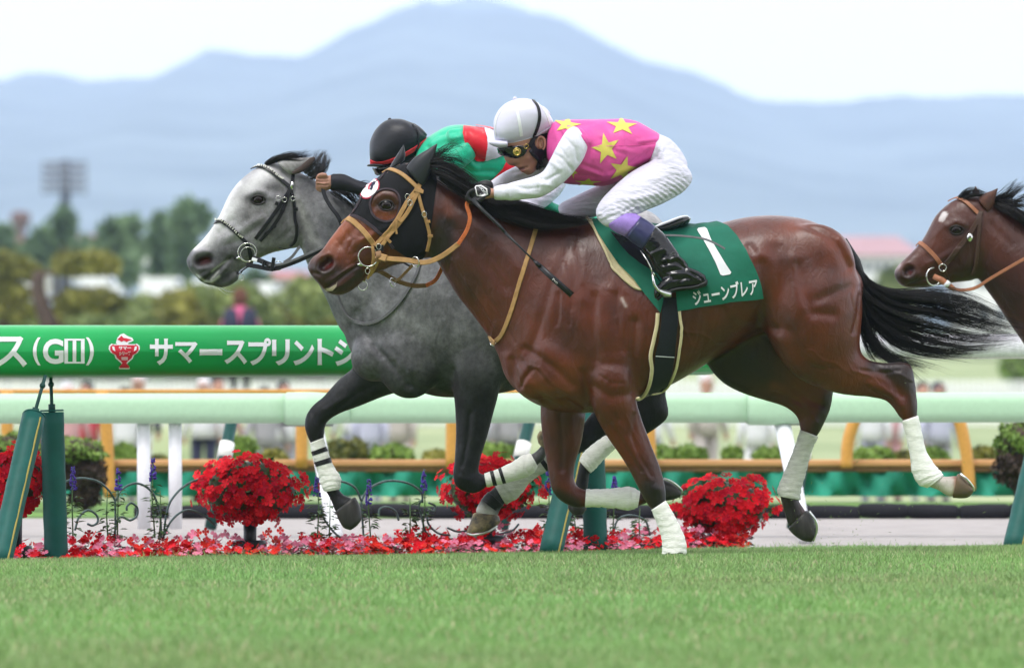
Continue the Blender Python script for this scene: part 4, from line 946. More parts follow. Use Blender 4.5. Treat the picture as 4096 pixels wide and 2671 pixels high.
for sg in (-1, 1):
    m_.tube([(jx + sg * .12, 88.86, 1.43), (jx + sg * .105, 88.82, 1.2), (jx + sg * .105, 88.86, .95)], [.075, .10, .10], 12); m_.tube([(jx + sg * .17, 89, 1.43), (jx + sg * .25, 88.98, 1.18), (jx + sg * .28, 88.9, .95)], [.075, .065, .05], 10)
m_.tube([(jx, 89.06, 1.46), (jx, 89.06, .95)], [.19, .20], 14); m_.build('jacket', CL['navy'], wj); MB().ball((jx, 89.0, 1.63), (.13, .13, .16), 12, 8).build('hair', CL['hairbrown'], wj)
SP = [(270,'rose','grey','white','person in rose shirt and white cap by the padded post at the left'),(345,'red','dark',None,'person in red top just right of the padded post'),(555,'navy','lilac','white','person in navy top and white cap between the white rail posts'),(500,'white','grey',None,'person in white leaning left of the white rail posts'),
      (815,'white','navy','white','person in white shirt and white hat behind the slanting green post'),(870,'rose','navy',None,'person in rose shirt behind the slanting green post'),(1060,'grey','grey',None,'person in grey seen above the left flower mound'),(1135,'white','grey',None,'person in white just left of the grey horse foreleg'),
      (1420,'white','lilac','white','person in white between the forelegs of the grey'),(1480,'lilac','lilac',None,'person in lilac between the forelegs of the grey'),(1600,'beige','beige',None,'person in beige behind the grey forearm'),(1990,'lilac','grey',None,'person in lilac left of the bay foreleg'),(2030,'grey','navy','white','person in grey and white cap left of the bay foreleg'),
      (2600,'white','lilac',None,'person in white just right of the bay near foreleg'),(2825,'beige','beige','white','person in beige with white cap under the belly of the bay'),(3030,'white','white',None,'person in white beside the slanted white post'),(3490,'white','lilac',None,'person in white between the hind legs of the bay'),
      (3560,'rose','rose',None,'person in rose between the hind legs of the bay'),(3755,'lilac','grey','navy','person in lilac with navy cap right of the near hind leg'),(3690,'white','white',None,'slim person in white behind the near hind leg')]
for i, (px, a, b, c, l) in enumerate(SP): spectator(l, px, 62 + (i % 3) * 2.0, -1.25, a, b, c, h=1.58 + .05 * ((i * 7) % 3) + (.06 if c else 0), turn=rnd.uniform(-.6, .6), arms=rnd.uniform(.02, .12))
# ------------------------------------------------------------------ flower bed
M['petal_red'] = mat('petal_red', (.62, .006, .016), .75, var=.15, scale=30, bump=.1, spec=.08); M['petal_red2'] = mat('petal_crimson', (.42, .004, .020), .75, var=.2, scale=30, bump=.1, spec=.08); M['petal_red3'] = mat('petal_scarlet', (.75, .018, .03), .75, var=.12, scale=30, bump=.1, spec=.08)
M['petal_pink'] = mat('petal_pink', (.80, .22, .34), .75, var=.1, scale=30, bump=.1, spec=.08); M['petal_orange'] = mat('petal_orange', (.72, .03, .02), .75, var=.1, bump=.1, spec=.08); M['leaf_dark'] = mat('leaf_bronze', (.045, .045, .018), .5, var=.3, scale=20, col2=(.05, .09, .02)); M['leaf_green'] = mat('leaf_green', (.08, .16, .05), .55, var=.3, scale=20, bump=.2)
M['purple'] = mat('salvia_purple', (.08, .04, .35), .6, bump=.1); M['iron'] = mat('wrought_iron', (.085, .135, .135), .35, var=.2, bump=.2); M['flower_eye'] = mat('flower_eye', (.5, .4, .1), .6, bump=0)
def blossom_vf(r, n=5, cup=.22, w=.74):
    V = [(0, 0, 0)]; F = []
    for k in range(n):
        a = 2 * math.pi * k / n
        def q(rad, da, z): return (rad * math.cos(a + da), rad * math.sin(a + da), z)
        b = len(V); V += [q(r * .45, -w * .75, cup * r * .35), q(r * .92, -w * .62, cup * r * .7), q(r * 1.04, 0, cup * r * .55), q(r * .92, w * .62, cup * r * .7), q(r * .45, w * .75, cup * r * .35)]
        F += [(0, b, b + 1, b + 2), (0, b + 2, b + 3, b + 4)]
    return V, F
bl_me = {}
for nm, mm in (('a', 'petal_red'), ('b', 'petal_red2'), ('c', 'petal_red3')):
    V_, F_ = blossom_vf(.025); me = bpy.data.meshes.new('blossom'); me.from_pydata(V_, [], F_); me.materials.append(M[mm]); me.materials.append(M['petal_red2']); bl_me[nm] = me
def mound(px, py, rxp, ryp, off, label, seed, nblo=298, shape=1.0):
    r = random.Random(seed); b = fl(px, off); Y = b.y; s = kx(Y); c = P(px, py, Y); root = tag(empty('flower_mound', (c.x, Y, -.08)), label, 'flowers', 'red flower mounds under the rail')
    R = Vector((rxp * s, rxp * s * .8, ryp * s))
    def pt(u, v, k=1.0):
        z = v; q = math.sqrt(max(0, 1 - z * z)); d = Vector((q * math.cos(u), q * math.sin(u), z)); bump = 1 + .07 * math.sin(u * 5 + seed) + .06 * math.sin(z * 7 + u * 3 + seed) + .06 * math.sin(u * 9 - z * 11 + seed * 2)
        fl_ = 1.0 if z > -.2 else (1 + (z + .2) * .35)
        return c + Vector((d.x * R.x * fl_, d.y * R.y * fl_, d.z * R.z * (.92 if z < 0 else 1))) * (k * bump), d
    V, Q = leaf_cloud(900, lambda g: (lambda p, d: (np.array(p), np.array(d)))(*pt(g.uniform(0, 6.283), g.uniform(-.95, .95), g.uniform(.70, .90))), .014, np.random.default_rng(seed)); arrmesh('leaves', V, Q, M['leaf_green'], root, smooth=False)
    mb = MB(); mb.ball(tuple(c), (R.x * .8, R.y * .8, R.z * .8), 16, 10); mb.build('inner_foliage', M['leaf_dark'], root)
    for i in range(nblo):
        u = -math.pi / 2 + r.gauss(0, .95); v = r.uniform(-.88, .98); p, d = pt(u, v, r.uniform(.93, 1.06)); o = bpy.data.objects.new('blossom', bl_me['aabc'[r.randrange(4)]]); link(o, root); o.matrix_parent_inverse = Matrix.Translation(-root.location)
        d = (d + Vector((r.uniform(-.5, .5), r.uniform(-.6, .1), r.uniform(-.2, .7)))).normalized(); o.rotation_euler = d.to_track_quat('Z', 'Y').to_euler(); o.location = p; sc1 = r.uniform(.65, 1.2); o.scale = (sc1,) * 3
    MB().tube([(c.x, Y, -.09), (c.x, Y, c.z - R.z * .8)], [.03, .035], 12).build('stem', M['black_leather'], root)
    MB().tube([(c.x, Y, -.09), (c.x, Y, -.03), (c.x, Y, .0)], [.07, .085, .08], 16).build('pot', M['black_leather'], root)
mound(1000, 1962, 225, 150, .35, 'domed mound of red flowers under the banner, left of the grey foreleg', 1); mound(1958, 1955, 205, 140, .35, 'domed mound of red flowers behind the folded forelegs in the middle', 2)
mound(2892, 2030, 212, 132, .30, 'domed mound of red flowers right of the bay near foreleg', 3); mound(62, 1935, 118, 150, .25, 'tall mound of red flowers behind the left padded posts', 4, 240)
def begonia_mesh(col, seed):
    r = random.Random(seed); mb = MB(); out = []
    for i in range(34):
        a = r.uniform(0, 6.28); d = Vector((math.cos(a), math.sin(a), 0)); h = r.uniform(.0, .12); b = d * r.uniform(.01, .075) + Vector((0, 0, h)); e = d * r.uniform(.02, .035); w = Vector((-d.y, d.x, 0)) * .016
        mb.add([b, b + e * .5 + w + Vector((0, 0, .008)), b + e, b + e * .5 - w + Vector((0, 0, .008))], [(0, 1, 2, 3)])
    fl_ = MB()
    for i in range(17):
        V, F = blossom_vf(r.uniform(.014, .026), 4, .35, .95); R = Vector((r.uniform(-.6, .6), r.uniform(-1, .3), r.uniform(.1, 1))).to_track_quat('Z', 'Y').to_matrix(); c = Vector((r.uniform(-.085, .085), r.uniform(-.085, .085), r.uniform(.03, .165))); fl_.add([R @ Vector(v) + c for v in V], F)
    me1 = bpy.data.meshes.new('leaves'); me1.from_pydata(mb.V, [], mb.F); me1.materials.append(M['leaf_dark']); me2 = bpy.data.meshes.new('blossoms'); me2.from_pydata(fl_.V, [], fl_.F); me2.materials.append(M[col]); return me1, me2
beg = [(c, begonia_mesh(c, i)) for i, c in enumerate(['petal_red', 'petal_pink', 'petal_orange', 'petal_pink', 'petal_red3', 'petal_pink', 'petal_red'])]
names = {'petal_red': 'low bedding begonia with deep red blossoms in the row under the rail', 'petal_pink': 'low bedding begonia with pink blossoms in the row under the rail', 'petal_orange': 'low bedding begonia with orange red blossoms in the row under the rail', 'petal_red3': 'low bedding begonia with bright scarlet blossoms in the row under the rail'}
x = -3.1
while x < 1.17:
    for j in range(5):
        cc, (m1, m2) = beg[int((math.sin(x * 2.3 + j * .7) + 1) * 2.4 + rnd.random() * 2.6) % 7]
        o = empty('begonia', (x + rnd.uniform(-.04, .04), Yf(x) - .13 + j * .16 + rnd.uniform(-.04, .04), -.135)); o.rotation_euler = (0, 0, rnd.uniform(-.9, .9)); o.scale = (1, 1, rnd.uniform(.65, .95) * (.85 + .09 * j)); tag(o, names[cc], 'flowers', 'begonias of one colour: ' + cc[6:])
        for nm, me in (('leaves', m1), ('blossoms', m2)): c_ = bpy.data.objects.new(nm, me); link(c_, o)
    x += .112
def salvia(px, y0, y1, off, label, seed, yl=2140, spike=True):
    r = random.Random(seed); b = fl(px, off); Y = b.y; root = tag(empty('salvia', (P(px, 0, Y).x, Y, -.08)), label, 'flowers', 'blue salvias in the bed'); mb = MB(); a = P(px, y0, Y); e = P(px + r.uniform(-8, 8), yl, Y)
    mb.tube([a, a.lerp(e, .5) + Vector((r.uniform(-.01, .01), 0, 0)), e], [.002, .003, .004], 6).build('stem', M['leaf_green'], root)
    if spike:
        m2 = MB(); z0, z1 = P(px, y0, Y), P(px, y1, Y)
        for i in range(46):
            t = r.random(); p = z0.lerp(z1, t); rad = .006 + .010 * t; q = r.uniform(0, 6.28); m2.ball((p.x + rad * math.cos(q), p.y + rad * math.sin(q), p.z), (.0045 + .003 * t, .0045, .006), 6, 4)
        m2.build('flower_spike', M['purple'], root)
    m3 = MB()
    for i in range(34):
        t = r.random() ** .8; p = P(px, y1 + 8, Y).lerp(e, t); q = r.uniform(0, 6.28); d = Vector((math.cos(q), math.sin(q), r.uniform(-.2, .5))); L = r.uniform(.035, .062); w = Vector((-d.y, d.x, 0)) * .011; s_ = p + d * .012
        m3.add([s_, s_ + d * L * .5 + w, s_ + d * L + Vector((0, 0, -.012)), s_ + d * L * .5 - w], [(0, 1, 2, 3)])
    m3.build('leaves', M['leaf_green'], root, smooth=False)
for i, (px, a, b, sp, lab) in enumerate(((292,1868,1958,1,'blue salvia nearest the left padded post, thick spike'),(474,1873,1958,1,'blue salvia between the two iron hoops at the left'),(612,1832,1922,1,'tallest blue salvia, in front of the first white rail post'),(1268,1905,1985,1,'blue salvia hidden behind the far foreleg of the grey'),(1476,1918,2020,1,'blue salvia at the left foot of the wide iron hoop'),(1696,1874,1975,1,'blue salvia at the right foot of the wide iron hoop'),
        (2192,1875,1985,1,'blue salvia touching the folded foreleg of the bay'),(2458,1905,1962,1,'blue salvia behind the folded white leg wrap'),(430,1960,1990,0,'leafy salvia without flowers under the left hoop'),(640,1960,1995,0,'leafy salvia without flowers beside the white posts'),(1320,1990,2010,0,'leafy salvia without flowers below the grey knee'),(1640,1990,2010,0,'leafy salvia without flowers under the wide hoop'),(2300,2010,2030,0,'leafy salvia without flowers between the padded posts'),(2560,2030,2050,0,'leafy salvia without flowers right of the padded post'))):
    salvia(px, a, b, .30 + .05 * (i % 3), lab, 50 + i, 2150, bool(sp))
def iron(label, curves, px):
    b = fl(px, .42); root = tag(empty('iron_edging', (b.x, b.y, -.08)), label, 'garden edging', 'wrought iron hoops of the flower bed')
    for pts in curves:
        c = crom(pts, 8); MB().tube([P(x, y, fl(x, .42).y) for x, y in c], .0058, 8).build('iron_bar', M['iron'], root)
iron('wrought iron hoops with curled scrolls between the left padded post and white posts', [[(225,1945),(262,1925),(325,1912),(390,1925),(435,1960),(462,2003)],[(462,2003),(490,1955),(540,1932),(585,1947),(618,1985),(640,2060),(645,2150)],[(300,2120),(315,2070),(350,2040),(385,2058),(391,2085),(371,2101),(350,2094)],[(455,2150),(470,2080),(490,2067),(520,2080),(547,2062),(549,2030),(526,2011),(508,2024),(507,2042)],[(460,2003),(462,2070),(460,2160)]], 400)
iron('wrought iron hoop beside the left red flower mound', [[(655,2140),(665,2060),(685,2000),(735,1945),(800,1915),(860,1917)],[(652,2150),(680,2090),(720,2050),(765,2040),(820,2065),(860,2100)]], 740)
iron('wrought iron hoops with scrolls between the two forelegs of the grey', [[(1230,1960),(1290,1930),(1365,1925),(1420,1950),(1445,2003)],[(1445,2005),(1470,1960),(1520,1930),(1575,1922),(1640,1935),(1685,1968),(1690,2010)],[(1515,2065),(1520,2035),(1550,2027),(1582,2045),(1595,2080)],[(1445,2003),(1450,2080),(1455,2160)],[(1690,1995),(1676,2020),(1685,2060),(1700,2120),(1720,2150)],[(1280,2020),(1300,2080),(1350,2140),(1400,2160)],[(1715,2010),(1740,2022),(1735,2045),(1715,2040),(1712,2090),(1750,2130),(1800,2140)]], 1560)
iron('wrought iron scrolls round the foot of the middle flower mound', [[(1790,2110),(1830,2125),(1870,2122)],[(2000,2135),(2050,2120),(2075,2095)],[(2250,2140),(2270,2090),(2300,2100)],[(2450,2150),(2470,2080),(2520,2060),(2580,2080),(2600,2140)]], 2100)
# ------------------------------------------------------------------ grass blades of the turf
def blades():
    r = np.random.default_rng(11); Vs = []; Cs = []
    def zone(n, y0, y1, hw, h, w, byoff=None):
        y = r.uniform(y0, y1, n); x = r.uniform(-1, 1, n) * ((D + y) * 2048 / 30420 * 1.08)
        if byoff: y = np.array([Yf(q) for q in x]) + r.uniform(byoff[0], byoff[1], n)
        yf = 1.0 + .779 * (np.clip(x, -7, 7) + 2.16); s = y - yf; keep = s < -.08; x, y, s = x[keep], y[keep], s[keep]; m = len(x)
        px_ = 2048 + x * D * PXM / (D + y); cr_ = 2231 - 62 * np.clip(px_ / 4096, -.5, 1.5); lim = CAMZ - (cr_ - 1335.5) * (D + y) / 30420 - .036; z = np.where(y > -9, -.5 * (np.hypot(lim, .02) - lim), 0) - .004
        hh = h * r.uniform(.45, 1.25, m) * (.85 + .3 * np.sin(x * 2.1 + y * 1.3) * np.sin(y * 2.7 - x)); a = r.uniform(0, 6.28, m); lean = r.uniform(.1, .8, m) * hh; ww = w * r.uniform(.6, 1.3, m)
        dx, dy = np.cos(a), np.sin(a); b = r.uniform(0, 6.28, m); px, py = np.cos(b) * ww, np.sin(b) * ww * .6
        P0 = np.stack([x - px, y - py, z], 1); P1 = np.stack([x + px, y + py, z], 1); mx_, my_ = x + dx * lean * .35, y + dy * lean * .35
        P2 = np.stack([mx_ + px * .8, my_ + py * .8, z + hh * .6], 1); P3 = np.stack([mx_ - px * .8, my_ - py * .8, z + hh * .6], 1); tx, ty = x + dx * lean, y + dy * lean
        P4 = np.stack([tx + px * .15, ty + py * .15, z + hh], 1); P5 = np.stack([tx - px * .15, ty - py * .15, z + hh], 1)
        Vs.append(np.stack([P0, P1, P2, P3, P4, P5], 1)); 
        patchy = .5 + .5 * np.sin(x * .9 + 1.3 * np.sin(y * .7)) * np.sin(y * 1.1 + x * .5); c = np.array([.24, .42, .14])[None] * (1 - patchy[:, None] * .6) + np.array([.44, .56, .24])[None] * patchy[:, None] * .35
        dry = (r.random(m) < .07 + .14 * (np.sin(x * 1.7 + y * 2.9) > .75))[:, None]; c = np.where(dry, np.array([.42, .42, .24]), c) * r.uniform(.6 if y1 > -3 else .85, 1.35 if y1 > -3 else 1.12, (m, 1)); Cs.append(np.repeat(c[:, None], 6, 1))
    zone(60000, 0, 1, 1, .034, .0020, (-1.6, -.08)); zone(70000, -2.2, 2.4, 1, .032, .0021); zone(56000, -6, -2.2, 1, .038, .0030); zone(50000, -13.5, -6, 1, .045, .0045); zone(2500, 0, 1, 1, .055, .0020, (-.5, -.08))
    V = np.concatenate(Vs); n = len(V); V = V.reshape(-1, 3); C = np.concatenate(Cs).reshape(-1, 3); b = np.arange(n)[:, None] * 6; Q = np.concatenate([b + np.array([0, 1, 2, 3]), b + np.array([3, 2, 4, 5])])
    m, nt, bs = new_mat('grass_blade'); at = nd(nt, "ShaderNodeAttribute"); at.attribute_name = 'Col'; nt.links.new(at.outputs['Color'], bs.inputs['Base Color']); bs.inputs['Roughness'].default_value = .5; bs.inputs['Specular IOR Level'].default_value = .35
    tr = nd(nt, "ShaderNodeBsdfTranslucent"); nt.links.new(at.outputs['Color'], tr.inputs['Color']); mxs = nd(nt, "ShaderNodeMixShader"); mxs.inputs[0].default_value = .35; nt.links.new(bs.outputs[0], mxs.inputs[1]); nt.links.new(tr.outputs[0], mxs.inputs[2]); nt.links.new(mxs.outputs[0], nt.nodes['Material Output'].inputs['Surface'])
    o = arrmesh('grass', V, Q, m, None, smooth=False, col=C); o['kind'] = 'stuff'
    # clippings thrown up by the hooves
    k = 170; c = np.concatenate([np.stack([r.normal(3290, 130, 100), r.normal(2080, 75, 100)], 1), np.stack([r.normal(3720, 260, 40), r.normal(1960, 130, 40)], 1), np.stack([r.normal(2700, 50, 30), r.normal(2175, 14, 30)], 1)]); VV = []
    for (px, py) in c:
        p = np.array(P(px, py, r.uniform(-.3, .3))); u = r.normal(0, 1, 3); u /= np.linalg.norm(u); w = np.cross(u, r.normal(0, 1, 3)); w /= np.linalg.norm(w); L = r.uniform(.004, .013); VV.append([p - u * L, p + w * .0015, p + u * L, p - w * .0015])
    VV = np.array(VV).reshape(-1, 3); o = arrmesh('flying_grass_clippings', VV, np.arange(len(VV)).reshape(-1, 4), m, None, smooth=False, col=np.tile(np.array([.16, .26, .06]), (len(VV), 1))); o['kind'] = 'stuff'
blades()

# ------------------------------------------------------------------ unseen grandstand behind the camera, added to darken the light from there
M['stand'] = mat('stand_concrete', (.20, .20, .20), .9, var=.1, scale=.3, bump=0); M['stand_dark'] = mat('stand_seats', (.045, .05, .06), .8, var=.3, scale=1.5, bump=0)
shade_stand = tag(empty('grandstand', (0, -75, 0)), 'tall unseen grandstand added behind the camera to darken light from that side', 'grandstand')
for i in range(16): MB().box((0, -70 - i * 1.6, .5 + i * .75), (200, 1.6, 1.0 + i * 1.5 * 0 + .5)).build('seat_tier', M['stand_dark'], shade_stand, smooth=False)
MB().box((0, -97, 14), (200, 1, 28)).build('rear_wall', M['stand'], shade_stand, smooth=False); MB().box((0, -83, 27), (204, 32, 1.2)).build('roof', M['stand'], shade_stand, smooth=False)
MB().box((0, -84, 16.5), (200, 14, 1.0)).build('upper_deck', M['stand'], shade_stand, smooth=False); MB().box((0, -77, 17.6), (200, .4, 1.6)).build('parapet', M['stand'], shade_stand, smooth=False)
for i in range(11): MB().box((-95 + i * 19, -80, 13.5), (.9, .9, 27)).build('column', M['stand'], shade_stand, smooth=False)
# ------------------------------------------------------------------ the bay horse
bay = empty('racehorse', tuple(P(2650, 2205)))
tag(bay, 'bay racehorse galloping in front with black hood, green number 1 cloth and white leg wraps', 'horse', 'racehorses at full gallop')
Yb = 0.0
NF = [(2330,1400,2560,1330,.09,-.15),(2345,1520,2557,1480,.105,-.16),(2368,1630,2545,1590,.09,-.16),(2400,1700,2562,1665,.068,-.15),(2440,1765,2588,1735,.058,-.14),
      (2480,1822,2611,1795,.05,-.14),(2518,1885,2636,1858,.044,-.14),(2546,1940,2654,1920,.046,-.14),(2572,1990,2662,1970,.043,-.14),(2600,2032,2661,2003,.035,-.14)]
NFb = [(2603,2036,2661,1997,.036,-.14),(2625,2090,2692,2052,.037,-.14),(2640,2135,2718,2100,.04,-.14),(2646,2175,2742,2165,.046,-.14),(2645,2212,2744,2212,.05,-.14)]
FF = [(2150,1480,2360,1480,.08,.12),(2160,1600,2350,1600,.075,.13),(2163,1690,2342,1680,.065,.13),(2174,1780,2328,1770,.052,.13),(2190,1870,2306,1845,.046,.13),
      (2200,1930,2298,1893,.046,.13),(2213,1972,2300,1922,.046,.13),(2250,2010,2310,1945,.042,.13),(2300,2033,2328,1955,.036,.13),(2338,2032,2346,1960,.032,.13)]
FFb = [(2341,2030,2346,1957,.038,.13),(2400,2031,2402,1957,.036,.13),(2468,2036,2472,1952,.037,.13),(2515,2043,2525,1948,.044,.13),(2552,2032,2562,1966,.042,.13)]
FFp = [(2545,2022,2556,1968,.034,.13),(2590,2014,2600,1952,.03,.13),(2645,2000,2648,1938,.034,.13)]
NH = [(2960,1080,3330,960,.12,-.13),(2990,1190,3430,1110,.155,-.145),(3045,1310,3446,1230,.165,-.15),(3100,1415,3438,1340,.15,-.15),(3175,1505,3438,1405,.12,-.145),
      (3262,1550,3474,1438,.09,-.14),(3360,1580,3535,1450,.068,-.135),(3450,1589,3602,1447,.056,-.13),(3526,1598,3640,1462,.052,-.13),(3562,1625,3656,1535,.046,-.13),(3592,1668,3665,1625,.04,-.13)]
NHb = [(3602,1682,3668,1660,.040,-.13),(3618,1745,3684,1735,.038,-.13),(3634,1822,3699,1800,.038,-.13),(3642,1885,3735,1858,.043,-.13),(3668,1935,3757,1882,.045,-.13),(3704,1948,3768,1897,.041,-.13)]
NHp = [(3700,1944,3762,1895,.036,-.13),(3745,1957,3782,1902,.034,-.13),(3780,1980,3815,1900,.038,-.13),(3802,1985,3826,1900,.04,-.13)]
FH = [(2840,1280,3300,1150,.12,.11),(2815,1420,3330,1250,.13,.13),(2872,1518,3310,1330,.125,.13),(2960,1572,3335,1400,.11,.13),(3060,1604,3345,1470,.085,.13),
      (3135,1626,3345,1540,.065,.13),(3178,1653,3340,1590,.055,.13),(3198,1685,3320,1655,.046,.13),(3205,1722,3285,1728,.04,.13)]
FHb = [(3204,1720,3278,1748,.041,.13),(3178,1800,3248,1815,.038,.13),(3140,1890,3228,1895,.04,.13),(3113,1958,3212,1950,.046,.13),(3117,1984,3206,2002,.043,.13)]
FHp = [(3122,1975,3203,1995,.036,.13),(3140,2050,3214,2025,.036,.13),(3160,2112,3228,2046,.042,.13)]
trunk = [(2230,860,1950,1330,.15),(2330,876,1992,1420,.185),(2380,880,2015,1500,.205),(2430,885,2065,1565,.225),(2490,890,2145,1618,.24),(2560,897,2265,1650,.255,0,2.1),
         (2620,905,2420,1645,.27,0,2.1),(2690,912,2560,1600,.285,0,2.1),(2770,908,2700,1532,.30,0,2.1),(2860,896,2805,1470,.30,0,2.1),(2960,872,2920,1395,.295,0,2.1),
         (3050,861,3020,1335,.29,0,2.2),(3140,863,3120,1320,.285,0,2.2),(3230,878,3215,1320,.275,0,2.2),(3310,915,3300,1320,.245,0,2.2),(3375,985,3365,1300,.20,0,2.1),(3425,1080,3415,1230,.12,0,2.0)]
neck = [(1640,700,1650,1000,.085),(1740,705,1738,1040,.085),(1850,760,1775,1095,.095),(1960,812,1825,1180,.115),(2080,830,1888,1260,.135),(2200,850,1950,1345,.16),(2330,876,1995,1430,.18)]
head = [(1722,668,1722,1015,.082,0),(1690,655,1712,1032,.09,0,2.2),(1635,650,1680,1036,.098,-.004,2.3),(1575,672,1632,1050,.103,-.008,2.4),(1510,713,1580,1062,.104,-.012,2.4),(1455,763,1530,1082,.093,-.018,2.3),
        (1412,840,1486,1100,.078,-.024,2.2),(1368,893,1440,1130,.066,-.03,2.2),(1322,953,1402,1158,.060,-.036,2.2),(1285,1003,1368,1178,.058,-.04,2.2),(1255,1026,1335,1180,.056,-.043,2.2),(1238,1045,1300,1163,.048,-.045),(1232,1062,1272,1132,.035,-.045)]
parts = [loft(trunk, Yb, n=48, sub=6), loft(neck, Yb, n=40, sub=5), loft(head, Yb, n=40, sub=6, round_ends=(.3, .35))]
for rows in (NF + inset(NFb, .86), FF + inset(FFb, .86) + FFp[1:], NH + inset(NHb, .86) + NHp[1:], FH + inset(FHb, .86) + FHp[1:]):
    parts.append(loft(rows, Yb, n=30, sub=5))
# lower lip, shoulders, quarter muscles as closed masses that merge into the body
parts.append(loft([(1440,1070,1460,1120,.042,-.03),(1390,1108,1405,1165,.04,-.034),(1345,1135,1352,1183,.036,-.038),(1308,1150,1312,1172,.03,-.04)], Yb, n=20, sub=4))
def blob(px, py, yc, rx, ry, rz, Y=Yb):
    c = P(px, py, Y); b = MB().ball((c.x, Y + yc, c.z), (rx, ry, rz), 20, 14); return b.V, b.F
parts += [blob(2455, 1490, -.18, .13, .07, .15), blob(2455, 1490, .19, .12, .07, .13), blob(2250, 1430, -.15, .17, .08, .2), blob(2250, 1430, .15, .17, .08, .2),
          blob(2130, 1510, -.09, .09, .09, .11), blob(2130, 1510, .09, .09, .09, .11),
          blob(3250, 1060, -.165, .2, .10, .2), blob(3250, 1060, .165, .2, .10, .2), blob(3320, 1220, -.135, .13, .09, .2), blob(1628, 950, -.045, .085, .045, .09), blob(1628, 950, .035, .085, .045, .09)]
V, Q, E = fuse(parts, .0068, 8)
_q = to_px(V, Yb); _m = 1 / (1 + np.exp(-(_q[:, 0] - 1800) / 40)) * np.clip((1640 - _q[:, 1]) / 60, 0, 1) * np.clip((3520 - _q[:, 0]) / 60, 0, 1)
V = smooth_arr(V, E, 46, .7, _m)
